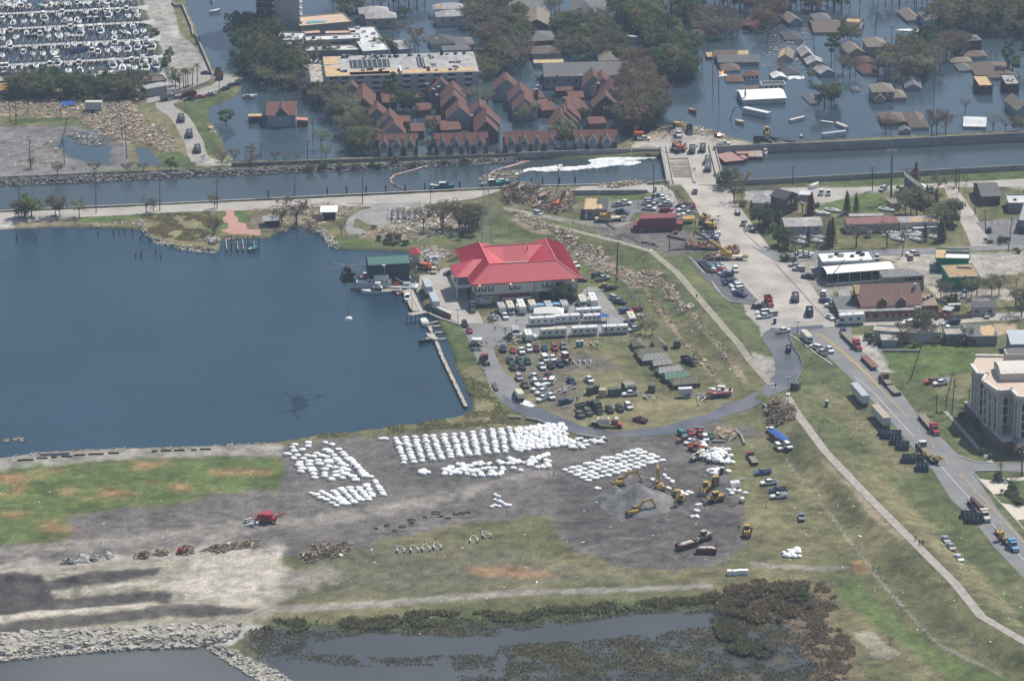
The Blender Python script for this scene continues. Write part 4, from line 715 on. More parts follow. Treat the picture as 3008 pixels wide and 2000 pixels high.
rb((290,405),(415,360),(350,300),6.5,'tall brown shingled house with sloping roof and two pale windows',roof='gable',axis='y',rs=2.2,rfm=SHD,wlm=mat('brown_shingle_wall',(.15,.11,.09),.9,.2,2),name='house',cat='house',wn_=[(.35,4,1.1,1.2),(.6,4,1.1,1.2)],winm=TRM)
rb((0,430),(210,435),(130,335),3,'plain grey house left of brown shingled one',roof='hip',rs=2,rfm=GRM,wlm=SIG,name='house',cat='house')
rb((400,360),(520,365),(520,320),2.4,'white-roofed trailer behind brown shingled house',roof='flat',rfm=WHR,wlm=SIG,name='site_trailer',cat='trailer',para=.05)
rb((1990,378),(2165,372),(2070,250),3.8,'brick building with grey pitched roof by side street',roof='gable',axis='x',rs=2.6,rfm=SHG,wlm=BRK,wn_=[(.1,1,1,1.2)])
rb((2220,440),(2450,440),(2380,365),3.6,'white flat-roofed shop at right edge',roof='flat',rfm=WHR,wlm=SIG,un=[(.3,.4,.6)])
rb((2310,590),(2500,600),(2450,450),4.5,'grey-brown flat-roofed block at right edge',roof='flat',rfm=GRM,wlm=SIG)
rb((2350,340),(2450,345),(2420,270),4,'dark building corner at upper right edge',roof='flat',rfm=SHD,wlm=BRD)
rb((1215,440),(1310,430),(1270,385),3.,'small tan hut at foot of phone mast',roof='flat',rfm=SHT,wlm=SIT,para=.1,name='equipment_hut',cat='hut')
rb((1000,690),(1050,690),(1045,665),2.2,'small rust-streaked shed on grass',roof='gable',rs=.5,rfm=SHR,wlm=SID,name='shed',cat='shed')
t=tg('collapsed_a_frame',(*G('B4',1320,370,LAND),LAND),R(5),'grey wedge-shaped A-frame wall beside phone mast','building')
Sl(rows('0|0|0;0|0|8.5;4.5|-1|4.3;9.5|-2|1.;9.5|-2|0'),.0).obj('gable_wall',SIB,t);Sl(rows('0|.3|8.5;4.5|-.8|4.4;9.5|-1.8|1.1;10.5|5|1;5|7|4.2;1|8|8'),.2).obj('roof',SHG,t);Bx(.2,9,1,7,0,2).obj('base_wall',SIG,t)
t,wo,ro=rb((230,308),(888,280),(812,160),5.2,'white flat-roofed marine store with vents on its roof',fr='G3',roof='flat',rfm=mat('bright_white_roof',(.72,.71,.69),.7,.06),wlm=SIB,name='store',un=rows('.22|.55|.8;.36|.75|.9;.42|.6|1;.62|.5|.7;.78|.8|1;.82|.6|.9;.75|.15|.5;.12|.1|.3'))
a=Vec(G('G3',292,442,5.2));b=Vec(G('G3',1130,376,5.2));c=Vec(G('G3',1065,282,5.2));e=(b-a).normalized();Wt=(b-a).length;Dt=abs((c-a).dot(Vec((-e.y,e.x))))
t=tg('boat_canopy',(a.x,a.y,LAND),atan2(e.y,e.x),'bright white vaulted canopy open at front beside flat white roof','canopy')
pr=[(Dt*i/8,4.4+1.5*sin(pi*(i/8)*.8+.35)-.5)for i in Rg(9)]
ro=MB()
for i in Rg(8):ro.slab([(0,pr[i][0],pr[i][1]),(Wt,pr[i][0],pr[i][1]),(Wt,pr[i+1][0],pr[i+1][1]),(0,pr[i+1][0],pr[i+1][1])],.12)
ro.obj('roof',WHM,t)
Bx(.2,Wt-.2,Dt-.6,Dt-.3,0,4.4).obj('back_wall',mat('dark_green_boards',(.05,.07,.06),.8,.2),t)
for i in Rg(7):Bx(Wt*i/6-.12 if i else 0,Wt*i/6+.12,.1,.35,0,4.3).obj('post',STEEL,t)
Bx(-1,Wt*.85,-2.2,-1.9,0,1.2).obj('fence',SIG,t)
rb((985,487),(1508,460),(1440,380),6.,'grey two-storey block with shallow hipped roof',fr='G3',roof='hip',rs=1.6,rfm=mat('stained_grey_roof',(.25,.24,.235),.9,.2,.8),wlm=mat('grey_brick_paint',(.31,.29,.275),.9,.1,1),wn_=rows('.55|4|1|1.2;.71|4|3|1.4;.88|4|1.6|1.5'),over=.35)
GREENP=mat('bright_green_paint',(.02,.20,.11),.75,.15,.4)
t,wo,ro=rb((1630,258),(2060,268),(1975,140),5.,'green-walled shop with its roof skin ripped off at back',fr='G3',roof='flat',rfm=PLY,wlm=GREENP,name='shop')
Wt,Dt=t['W'],t['D'];Bx(Wt*.3,Wt*.97,Dt*.02,Dt*.4,5.05,5.6).obj('white_panels',WHM,ro);Bx(Wt*.3,Wt*.97,Dt*.42,Dt*.6,5.05,6.2).obj('roof_unit',DST,ro);Bx(Wt*.35,Wt*.8,Dt*.65,Dt*.95,5.03,5.3).obj('torn_felt',SHG,ro)
t,wo,ro=rb((1803,490),(2190,473),(2058,317),5.,'green-walled shop with tan striped bare roof boards in front',fr='G3',roof='flat',rfm=PLY,wlm=GREENP,name='shop',para=.15)
Wt,Dt=t['W'],t['D']
for i in Rg(12):Bx(.3,Wt-.3,Dt*(i+.5)/12-.08,Dt*(i+.5)/12+.08,5.03,5.1).obj('rafter',mat('dark_boards',(.22,.16,.11),.9),ro).rotation_euler=(0,0,0)
Br((Wt*.45,Dt*.75,5.3),(Wt*.9,Dt*.62,5.3),.9,.3).obj('torn_felt',SHD,ro)
a=Vec(G('G3',705,832,5.2));b=Vec(G('G3',1482,805,5.2));e=(b-a).normalized();Wt=(b-a).length
t=tg('restaurant',(a.x,a.y,LAND),atan2(e.y,e.x),'brown shingled restaurant with two dormers and boarded windows','restaurant')
D=13;RM=mat('brown_restaurant_roof',(.245,.155,.125),.95,.16,1);TBW=mat('dark_red_brown_wall',(.14,.07,.055),.85,.2,1)
wo=Bx(-1.5,Wt*.86,-2.2,D+1,0,4).obj('wall',TBW,t);Bx(-6.5,Wt*.84,-4.2,-2.25,0,3.3).obj('front_wall',TBW,t);Bx(-8.2,-1.6,-2.2,D,0,3.3).obj('side_wall',TBW,t)
Bx(-8.6,Wt*.84+.3,-4.7,-2.2,3.3,3.75).obj('canopy_roof',GRM,t);Bx(-8.6,-1.5,-2.2,D,3.32,3.7).obj('canopy_roof',SHG,t)
Bx(-8.4,Wt*.84,-4.5,-4.22,0,1.).obj('plinth',CONCR,t)
ro=Sl([(0,-1.2,4.3),(Wt,-1.2,4.3),(Wt-.5,D/2,10.3),(-2,D/2,10.3)],.25).slab([(-2,D/2,10.3),(Wt-.5,D/2,10.3),(Wt,D+1.2,4.3),(0,D+1.2,4.3)],.25).obj('roof',RM,t)
q=MB();q.poly((-.6,-.8,4.2),(-.6,D+.8,4.2),(-1.7,D/2,9.9));q.poly((Wt-.3,-.8,4.2),(Wt-.3,D+.8,4.2),(Wt-.8,D/2,9.9));q.obj('gable_wall',BRD,t)
Sl([(-1.9,D/2-.2,10.32),(.8,D/2-.2,10.32),(-.2,D*.22,8.),(-1.3,D*.22,7.8)],.05).obj('bare_patch',PLY,ro)
for u in(.35,.65):
 x=u*Wt;g=Sl([(x-1.9,-1.2,5.6),(x,-1.2,7.4),(x,3.5,7.4),(x-1.9,1.6,5.6)],.12).slab([(x,-1.2,7.4),(x+1.9,-1.2,5.6),(x+1.9,1.6,5.6),(x,3.5,7.4)],.12).obj('dormer_roof',RM,ro)
 q=Bx(x-1.5,x+1.5,-1.,2.5,4.4,5.7);q.f.append(tuple(len(q.v)+i for i in Rg(3)));q.v+=[(x-1.5,-1.,5.7),(x+1.5,-1.,5.7),(x,-1.,7.2)];dw=q.obj('dormer_wall',TBW,ro)
BRD2=mat('salmon_boards',(.40,.23,.18),.85,.15)
for i in Rg(12):
 x=-4.5+i*2.35+(1. if i in(4,11)else 0);Bx(x,x+1.3,-4.32,-4.18,.9 if i not in(3,11)else .2,2.4).obj('boarded_window',GLS if i==1 else BRD2,wo)
Tb((Wt*.9,D*.38,7.6),(Wt*.9,D*.38,10.4),.7,n=8).obj('roof_vent',STEEL,ro)
Bx(Wt*.845,Wt*.95,-4.,-2.2,0,4.3).obj('meter_hut',SIT,t)
a2=Bx(Wt*.95,Wt*1.22,-3,D*.75,0,4.4).obj('kitchen_wing',TBW,t);Bx(Wt*.95,Wt*1.22,-3,D*.75,4.41,4.5).obj('kitchen_roof',mat('brown_gravel_roof',(.27,.2,.15),.95),t)
for i in Rg(5):x=Wt*(1.+.04*i);Bx(x,x+1,D*.2+i*.9,D*.2+1+i*.9,4.5,5.4).obj('roof_unit',STEEL if i%2 else DST,t)
rb((440,735),(590,730),(500,640),3.5,'low shed with pale pitched roof left of restaurant',fr='G3',roof='gable',axis='x',rs=1.2,rfm=GRM,wlm=BRK,name='shed',cat='shed')
t,_,_=rb((2090,862),(2400,858),(2330,785),3.2,'white bungalow with grey roof, right of restaurant',fr='G3',roof='gable',rs=1.6,rfm=SHG,wlm=SID,name='house',cat='house',wn_=[(.72,1,1.5,1.3),(.2,1,1.5,1.2)])
rb((1700,885),(1830,900),(1870,845),2.2,'small pale tin roof in restaurant yard',fr='G3',roof='flat',rfm=STEEL,wlm=WOOD,name='lean_to',cat='shed',para=.05)
rb((1790,828),(1960,822),(1950,800),2.2,'narrow white tin roof in yard behind it',fr='G3',roof='flat',rfm=WHR,wlm=WOOD,name='lean_to',cat='shed',para=.05)
wall('board_fence','G3',[(1740,955),(2110,925)],2.6,.15,WOOD,'weathered board fence in front of white bungalow',zb=0,cat='fence')
t,_,_=rb((1050,215),(1300,232),(1290,180),3.4,'overgrown white workshop with tan-streaked roof, left section',fr='C4',roof='flat',rfm=mat('tan_stained_roof',(.40,.36,.30),.95,.2,.3,col2=(.32,.30,.28)),wlm=SID,name='workshop')
rb((1300,236),(1650,234),(1640,170),3.4,'overgrown white workshop, middle section behind bush',fr='C4',roof='flat',rfm=MATS['tan_stained_roof'],wlm=SID,name='workshop')
rb((1120,292),(1265,292),(1250,240),2.8,'low white lean-to covered in vines',fr='C4',roof='flat',rfm=MATS['tan_stained_roof'],wlm=SIB,name='lean_to',cat='shed',para=.05)
rb((1680,252),(1860,248),(1800,185),3.4,'white workshop section with tan roof and small blue windows',fr='C4',roof='flat',rfm=MATS['tan_stained_roof'],wlm=SIB,name='workshop',wn_=[(.3,1.5,.8,.8),(.8,1.5,.8,.8)])
t,wo,ro=rb((1870,262),(2140,258),(2350,150),3.4,'dark asphalt roof with large tan bare area',fr='C4',roof='flat',rfm=SHG,wlm=SIG,name='workshop',para=.1)
Wt,Dt=t['W'],t['D'];Pr([(Wt*.5,Dt*.05),(Wt*.85,Dt*.08),(Wt*.98,Dt*.6),(Wt*.9,Dt*.9),(Wt*.55,Dt*.85),(Wt*.45,Dt*.4)],3.43,3.5).obj('bare_patch',PLY,ro)
t,_,_=rb((2242,328),(2500,325),(2440,200),6.,'blue-grey metal warehouse behind cream condominium',fr='C4',roof='gable',axis='x',rs=.8,rfm=mat('pale_blue_metal_roof',(.42,.45,.47),.6,.06),wlm=SIB,name='warehouse')
def station():
 z=LAND+8.2
 a=Vec(G('P',1384.9,837.6,z));b=Vec(G('P',1708.5,818,z));c=Vec(G('P',1645.1,715.4,z));e=(b-a);W=e.length;e/=W;D=(c-b).dot(Vec((-e.y,e.x)))
 t=tg('harbour_station',(a.x,a.y,LAND),atan2(e.y,e.x),'large two-storey harbour station with bright red metal roof','building')
 k=8.;r=5.;h=8.2;K=2*k
 ro=MB();f=ro.poly
 f((0,0,h),(W,0,h),(W-k,k,h+r),(k,k,h+r));f((W,0,h),(W,D,h),(W-k,D-k,h+r),(W-k,k,h+r));f((W,D,h),(W-K,D,h),(W-k,D-k,h+r));f((W-K,D,h),(W-K,K,h),(W-k,k,h+r),(W-k,D-k,h+r))
 f((W-K,K,h),(K,K,h),(k,k,h+r),(W-k,k,h+r));f((0,D,h),(0,0,h),(k,k,h+r),(k,D-k,h+r));f((K,D,h),(0,D,h),(k,D-k,h+r));f((K,K,h),(K,D,h),(k,D-k,h+r),(k,k,h+r))
 y0=K+8.5;j=7.;rr_=r*j/k
 f((K,y0,h+.02),(W-K,y0,h+.02),(W-K+j,y0+j,h+rr_),(K-j,y0+j,h+rr_));f((W-K,y0+2*j,h+.02),(K,y0+2*j,h+.02),(K-j,y0+j,h+rr_),(W-K+j,y0+j,h+rr_))
 px=-4.6;y1,y2=9.5,24.5;ym=(y1+y2)/2;q=4.2
 f((px,y1,h),(px+14,y1,h),(px+14,ym,h+q),(px+7.5,ym,h+q));f((px+14,y2,h),(px,y2,h),(px+7.5,ym,h+q),(px+14,ym,h+q));f((px,y2,h),(px,y1,h),(px+7.5,ym,h+q))
 me=ro.me('roof',REDM);roo=link('roof',me,t)
 s=MB();n=int(W/.62)
 for i in Rg(1,n):
  x=i*W/n;v=min(x,W-x,k)/k
  s.bar((x,.02,h+.05),(x,v*k,h+v*r+.05),.07,.09)
 for i in Rg(1,int(D/.62)):
  y=i*.62;v=min(y,k)/k if y<k else min(1,(D-y)/k)
  s.bar((W-.02,y,h+.05),(W-v*k,y,h+v*r+.05),.07,.09);s.bar((.02,y,h+.05),(v*k,y,h+v*r+.05),.07,.09)
 for i in Rg(int(k/.62),int((W-k)/.62)):
  x=K-j+(i-k/.62)*.62
  if K<x<W-K:s.bar((x,y0,h+.07),(x,y0+j,h+rr_+.05),.07,.09)
 so_=s.obj('standing_seams',mat('red_seam',(.40,.05,.06),.5),roo);so_['kind']='stuff'
 rg=mat('pink_ridge_cap',(.60,.16,.18),.45)
 for p,q_ in(((0,0,h),(k,k,h+r)),((W,0,h),(W-k,k,h+r)),((k,k,h+r),(W-k,k,h+r)),((k,k,h+r),(k,D-k,h+r)),((W-k,k,h+r),(W-k,D-k,h+r)),((K-j,y0+j,h+rr_),(W-K+j,y0+j,h+rr_)),((px,y1,h),(px+7.5,ym,h+q)),((W-k,D-k,h+r),(W,D,h)),((k,D-k,h+r),(0,D,h))):
  Br(Vec(p)+Vec((0,0,.1)),Vec(q_)+Vec((0,0,.1)),.35,.14).obj('ridge_cap',rg,roo)
 for p,q_ in(((0,-.1,h-.05),(W,-.1,h-.05)),((W+.1,0,h-.05),(W+.1,D,h-.05)),((-.1,0,h-.05),(-.1,y1,h-.05)),((-.1,y2,h-.05),(-.1,D,h-.05)),((px-.1,y1,h-.05),(px-.1,y2,h-.05)),((px,y1-.1,h-.05),(0,y1-.1,h-.05))):
  Br(p,q_,.3,.35).obj('gutter',REDE,roo)
 Bx(K+.5,W-K-.5,K+.5,y0-.3,h-3.6,h-3.5).obj('courtyard_roof',GRM,t)
 WM=mat('station_white_render',(.60,.585,.55),.85,.04,.4);LM=mat('station_grey_block',(.34,.325,.30),.9,.08,.5)
 i_=1.3
 wo=Pr([(i_,i_),(W-i_,i_),(W-i_,D-i_),(W-K+i_,D-i_),(W-K+i_,y0+14),(K-i_,y0+14),(K-i_,D-i_),(i_,D-i_)],3.9,h-.05).obj('upper_wall',WM,t)
 lo=Pr([(i_+4,i_+.9),(W*.62,i_+.9),(W*.62,D-3),(i_+4,D-3)],0,3.88).obj('lower_wall',LM,t)
 Pr([(W*.72,i_+3),(W-3,i_+3),(W-3,D-3),(W*.72,D-3)],0,3.88).obj('lower_wall',LM,t)
 Bx(W*.622,W*.718,i_+6,i_+6.3,0,3.87).obj('garage_shade_panel',GLS,t)  # dark panel stands in for the shade inside the open garage bay
 Bx(i_-.02,W-i_+.02,i_-.04,i_+.3,3.7,3.95).obj('floor_band',TRM,t)
 for x,y in((i_+.3,i_+.3),(W-i_-.3,i_+.3),(W*.81,i_+.3),(i_+.3,10),(px+.5,y1+.4),(px+.5,y2-.4),(px+.5,ym),(i_+.3,30),(W-i_-.3,14),(W-i_-.3,28)):Bx(x-.25,x+.25,y-.25,y+.25,0,h-.2 if x<0 else 3.9).obj('column',TRM,t)
 Bx(px+.3,1.2,y1+.3,y2-.3,3.9,4.2).obj('porch_floor',TRM,t);Bx(px+.3,px+.4,y1+.3,y2-.3,4.2,5.2).obj('porch_rail',TRM,t);Bx(px+.3,1.2,y1+.3,y1+.4,4.2,5.2).obj('porch_rail',TRM,t)
 for u in(.03,.09,.157,.36,.42,.68,.73):
  x=i_+u*(W-2*i_);wn=Bx(x-.45,x+.45,i_-.07,i_+.03,5.,6.6).obj('window',TRM,wo);Bx(x-.36,x+.36,i_-.11,i_-.075,5.1,5.75).obj('pane',GLS,wn)
  for sx in(-.72,.72):Bx(x+sx-.24,x+sx+.24,i_-.09,i_+.02,4.95,6.65).obj('shutter',mat('dark_green_shutter',(.03,.05,.05),.7),wo)
 x=i_+.806*(W-2*i_);Bx(x-.8,x+.8,i_-.05,i_+.02,4.7,6.9).obj('window',GLS,wo)
 for u in(.003,.58,.997):x=i_+u*(W-2*i_);Tb((x,i_-.15,.0),(x,i_-.15,h-.2),.1,n=5).obj('downpipe',REDE,t)
 Sl([(W*.265,i_+.9,4.),(W*.265,i_-3.2,3.),(W*.53,i_-3.2,3.),(W*.53,i_+.9,4.)],.18).obj('awning',REDE,t);Bx(W*.265,W*.53,i_-3.25,i_-3.15,2.55,3.).obj('awning_fascia',TRM,t)
 em=mat('lit_floodlight',(1,.6,.3),.5,emit=(1,.45,.15,14))
 for u in(.05,.35,.955):Bx(i_+u*(W-2*i_)-.12,i_+u*(W-2*i_)+.12,i_-.3,i_-.12,h-.75,h-.5).obj('floodlight',em,t)
 Tb((W*.62,y0+4.5,h+2.6),(W*.62,y0+4.5,h+4.3),.2).obj('flue',REDE,t)
 for x0,x1,c in rows('-.8|1.6|.45,.47,.47;1.7|6.2|.62,.6,.56;6.3|9.|.45,.33,.16'):Bx(i_+x0,i_+x1,i_-.6,i_-.5,.3,3.2).obj('mural_board',mat(f'mural_{x0}',c,.8,.15,1),t)
 Bx(i_+3.2,i_+5.4,i_-.63,i_-.61,2.2,2.7).obj('mural_lettering',REDE,t)
 return t
station()
def condo():
 z=LAND+18.5
 px=rows('2856.6|1074;2876|1100;2902|1100;2890|1120;2935|1150;2973|1146;2994|1168;3150|1160;3150|1052;2868|1048')
 P=[Vec(G('P',x,y,z))for x,y in px];o=P[0];t=tg('condominium',(o.x,o.y,LAND),0,'cream multi-storey condominium with tall window bays at right edge','building')
 L=[tuple(p-o)for p in P][::-1];CM=mat('cream_render',(.52,.475,.41),.85,.05,.3);L2=[tuple((p-o))for p in P]
 wo=Pr(L,3.2,18.).obj('wall',CM,t);Pr(L,17.95,18.5).obj('roof',mat('tan_roof_gravel',(.55,.45,.36),.9,.05,.5),t)
 for i in Rg(len(L2)-1):
  a=Vec(L2[i]);b=Vec(L2[i+1]);d=(b-a);n=Vec((d.y,-d.x)).normalized();l=d.length;d/=l
  Br((*(a+n*.3-d*.3),18.6),(*(b+n*.3+d*.3),18.6),1.1,1.2).obj('cornice',mat('cream_trim',(.62,.58,.52),.8),t)
  if l<2:continue
  k=max(1,int(l/3.4));
  for j in Rg(k):
   c=a+d*l*(j+.5)/k
   q=c+n*.02;Br((*(q+n*.03-d*.8),10.2),(*(q+n*.03+d*.8),10.2),.12,11.5).obj('window',mat('tinted_bay_glass',(.035,.04,.05),.12,.3,.5,spec=.7),wo)
   for s in(-1.05,1.05):
    q=c+n*.2+d*s;Br((*(q-d*.22),10.2),(*(q+d*.22),10.2),.4,13).obj('pilaster',MATS['cream_trim'],t)
   for zz in(6.8,10.,13.2):Br((*(c+n*.12-d*.8),zz),(*(c+n*.12+d*.8),zz),.12,.5).obj('spandrel',CM,wo)
 pd=[Vec(G('P',x,y,LAND+3.4))-o for x,y in rows('2832|1180;2900|1252;2912|1268;2945|1298;2975|1295;3002|1318;3160|1310;3160|1170')]
 Pr([tuple(p)for p in pd][::-1],0,3.4).obj('podium',mat('brick_podium',(.20,.14,.11),.9,.15,1),t)
 Pr([tuple(p*1.)for p in pd][::-1],3.4,3.55).obj('terrace_coping',MATS['cream_trim'],t)
 a=Vec(G('G2',375,615,LAND+21.5))-o;b=Vec(G('G2',700,605,LAND+21.5))-o;e=(b-a).normalized();nn=Vec((-e.y,e.x));W=(b-a).length;Dp=13
 q=MB();prof=[(Dp*i/8,18.5+2.6+1.3*sin(pi*i/8))for i in Rg(9)]
 for i in Rg(8):
  p0,p1=prof[i],prof[i+1];A=a+nn*p0[0];B=a+e*W+nn*p0[0];C=a+e*W+nn*p1[0];E_=a+nn*p1[0];q.slab([(A.x,A.y,p0[1]),(B.x,B.y,p0[1]),(C.x,C.y,p1[1]),(E_.x,E_.y,p1[1])],.2)
 q.obj('vaulted_roof',mat('pale_vault',(.60,.56,.50),.6),t)
 c=[a,a+e*W,a+e*W+nn*Dp,a+nn*Dp];Pr([tuple(x)for x in c],18.5,21.2).obj('penthouse_wall',CM,t)
 a=Vec(G('G2',432,430,LAND+23))-o;b=a+e*20;c=[a,b,b+nn*6,a+nn*6];Pr([tuple(x)for x in c],18.5,22.5).obj('lift_house',CM,t);Pr([tuple(x)for x in[a+e*.4+nn*.4,b-e*.4+nn*.4,b-e*.4+nn*5.6,a+e*.4+nn*5.6]],22.5,22.58).obj('lift_house_roof',SHG,t)
 for i in Rg(6):p=Vec(G('G2',530+i*14,490,LAND+19))-o;Bx(p.x-.4,p.x+.4,p.y-.4,p.y+.4,18.5,19.6).obj('roof_unit',STEEL if i%2 else DST,t)
condo()
t,wo,ro=bl('boathouse','G6',(995,293),(1590,258),(1540,145),9.5,'green metal-roofed boat shed over water',base=0,roof='gable',axis='x',rs=1.6,rfm=mat('green_ribbed_roof',(.06,.16,.135),.55,.06),wlm=mat('dark_green_cladding',(.02,.045,.045),.7,.1),cat='boathouse',over=.15)
wo.scale=(1,1,1);Wt,Dt=t['W'],t['D']
s=MB()
for i in Rg(1,int(Wt/.75)):s.bar((i*.75,.02,9.56),(i*.75,Dt/2,11.16),.08,.1)
s=s.obj('roof_ribs',mat('green_rib',(.045,.125,.105),.6),ro);s['kind']='stuff'
t,_,_=bl('lookout_hut','G6',(1600,138),(1750,132),(1715,68),5.2,'small white quay hut with red pyramid roof',base=LAND,roof='hip',rs=2.,rfm=REDM,wlm=mat('station_white_render',(.6,.58,.55)),cat='hut',over=.7)
t,wo,ro=bl('shop','B3',(690,490),(905,492),(870,395),3.8,'square shop with bare tan boards over half of its dark roof',base=LAND,roof='flat',rfm=SHD,wlm=mat('buff_brick',(.30,.25,.20),.9,.15,2),cat='building',para=.15,wn_=[(.25,1.2,1.6,1.3)],doors=[(.1,0,1,2.1)])
Wt,Dt=t['W'],t['D'];Pr([(.3,.3),(Wt*.45,.3),(Wt*.45,Dt*.1),(Wt*.75,Dt*.1),(Wt*.72,Dt*.45),(Wt*.45,Dt*.5),(Wt*.5,Dt-.3),(.3,Dt-.3)],3.83,3.92).obj('bare_patch',PLY,ro)
bl('shed','B3',(820,512),(905,510),(900,495),2.4,'tan lean-to against square shop',base=LAND,roof='flat',rfm=SHT,wlm=SIT,cat='shed',para=.05)
bl('pavilion','B2',(583,515),(748,512),(745,452),3.2,'open white-roofed pavilion by car park entrance',base=LAND,roof='flat',rfm=WHM,wlm=mat('painted_deep_shade',(.05,.05,.05),.9),cat='pavilion',para=.02,over=1.2)  # near-black walls stand in for the shade under the open roof
bl('pavilion','B2',(95,590),(258,582),(245,537),2.8,'pale grey roofed shelter beside brick plaza',base=LAND,roof='gable',rs=.8,rfm=GRM,wlm=mat('painted_deep_shade',(.05,.05,.05),.9),cat='pavilion',over=1.)  # shade below the shelter roof painted as dark walls
FR.update(J1=(1900,400,5.2275),J2=(1940,640,5.2278),J3=(2140,1320,8.7125),J4=(1100,1500,5.8975))
def paint(n,c):return mat('paint_'+n,c,.35,.03,1,spec=.5)
PC=dict(white=(.72,.72,.70),silver=(.42,.43,.44),grey=(.22,.23,.24),black=(.022,.024,.028),navy=(.02,.035,.10),blue=(.04,.10,.30),red=(.36,.03,.03),maroon=(.13,.02,.025),green=(.02,.07,.05),teal=(.02,.24,.24),tan=(.42,.35,.24),yellow=(.46,.28,.05),orange=(.50,.12,.03),olive=(.085,.095,.06),cream=(.60,.55,.42),lightblue=(.12,.34,.48),rust=(.22,.09,.05),brown=(.12,.075,.05),desert=(.50,.44,.30))
PM={k:paint(k,v)for k,v in PC.items()}
TPL={}
def tp(name,parts):
 0
 TPL[name]=[(n,b.me(n,m or PM['white']),m is None,sub)for n,b,m,sub in parts]
def P(n,b,m=None,sub=()):return(n,b,m,[(sn,sb.me(sn,sm or PM['white']),sm is None)for sn,sb,sm in sub])
def wheel(x,y,r=.36,w=.26,n=10):return Tb((x,y-w/2,r),(x,y+w/2,r),r,n=n)
def whs(xs,y=.85,r=.36,w=.26):return[P('wheel',wheel(x,s*y,r,w),RUB)for x in xs for s in(-1,1)]
def glass(x0,x1,t0,t1,w,z0,z1,win=.18):
 0
 return Pr([(x0,-w),(x1,-w),(x1,w),(x0,w)],z0,z1,[(t0,-w+win),(t1,-w+win),(t1,w-win),(t0,w-win)])
def roofp(t0,t1,w,z,win=.18):return Pr([(t0,-w+win-.02),(t1,-w+win-.02),(t1,w-win+.02),(t0,w-win+.02)],z,z+.06)
def body(prof,w,inset=.07):
 b=MB();b.side(prof,-w,w);return b
def pick(crew=True,rack=False,cap=False):
 c0=-.75 if crew else .1
 b=body([(-2.85,.42),(2.7,.42),(2.8,.7),(2.75,1.),(1.35,1.15),(c0-.3,1.15),(c0-.3,.8),(-2.85,.8)],.98)
 b.box(-2.85,c0-.3,-.98,-.86,.8,1.2).box(-2.85,c0-.3,.86,.98,.8,1.2).box(-2.85,-2.75,-.86,.86,.8,1.2)
 L=[P('body',b),P('cab_window',glass(c0-.25,1.35,c0-.05,.75,.9,1.15,1.78),GLS),P('cab_roof',roofp(c0-.1,.72,.9,1.78)),P('bed_floor',Bx(-2.74,c0-.31,-.85,.85,.81,.86),DST)]+whs((-1.8,1.85))
 if rack:L.append(P('toolbox',Bx(-2.6,c0-.5,-.97,-.6,1.2,1.5).box(-2.6,c0-.5,.6,.97,1.2,1.5)))
 if cap:L.append(P('bed_cover',Pr([(-2.8,-.92),(c0-.3,-.92),(c0-.3,.92),(-2.8,.92)],1.2,1.8,[(-2.7,-.75),(c0-.3,-.75),(c0-.3,.75),(-2.7,.75)])))
 return L
tp('pickup',pick());tp('single_pickup',pick(False));tp('utility_pickup',pick(False,rack=True));tp('capped_pickup',pick(True,cap=True))
tp('suv',[P('body',body(rows('-2.45|.4;2.4|.4;2.5|.7;2.45|.98;1.25|1.1;-2.45|1.1'),.96)),P('window_band',glass(-2.4,1.25,-2.2,.55,.9,1.1,1.72),GLS),P('roof_panel',roofp(-2.2,.5,.9,1.72))]+whs((-1.5,1.55)))
tp('van',[P('body',body(rows('-2.75|.4;2.6|.4;2.7|.75;2.5|1.05;1.9|1.2;-2.75|1.2'),1.)),P('window_band',glass(-2.7,1.95,-2.6,1.15,.97,1.2,1.95,.12),GLS),P('roof_panel',roofp(-2.62,1.1,.97,1.95,.1))]+whs((-1.7,1.75)))
tp('panel_van',[P('body',body(rows('-2.75|.4;2.6|.4;2.7|.75;2.5|1.05;1.9|1.2;1.|2.;-2.75|2.'),1.)),P('windscreen',glass(.9,1.93,.7,1.2,.99,1.2,1.9,.1),GLS)]+whs((-1.7,1.75)))
tp('sedan',[P('body',body(rows('-2.4|.35;2.3|.35;2.4|.6;2.3|.82;1.|.95;-1.5|.97;-2.4|.9'),.9)),P('window_band',glass(-1.75,1.05,-1.05,.3,.82,.95,1.38,.2),GLS),P('roof_panel',roofp(-1.1,.28,.82,1.38,.2))]+whs((-1.4,1.45),.8,.32,.22))
LB=P('light_bar',Bx(-.5,-.2,-.6,.6,1.44,1.6),mat('police_blue_light',(.25,.35,.9),.3))
tp('police_sedan',[P('body',body(rows('-2.6|.35;2.5|.35;2.6|.6;2.5|.84;1.1|.97;-1.6|1.;-2.6|.95'),.95)),P('window_band',glass(-1.85,1.1,-1.15,.35,.88,.97,1.42,.2),GLS),P('roof_panel',roofp(-1.2,.32,.88,1.42,.2)),LB]+whs((-1.5,1.55),.84,.34,.22))
LOAD=mat('gravel_load',(.25,.24,.22),.95,.3,2)
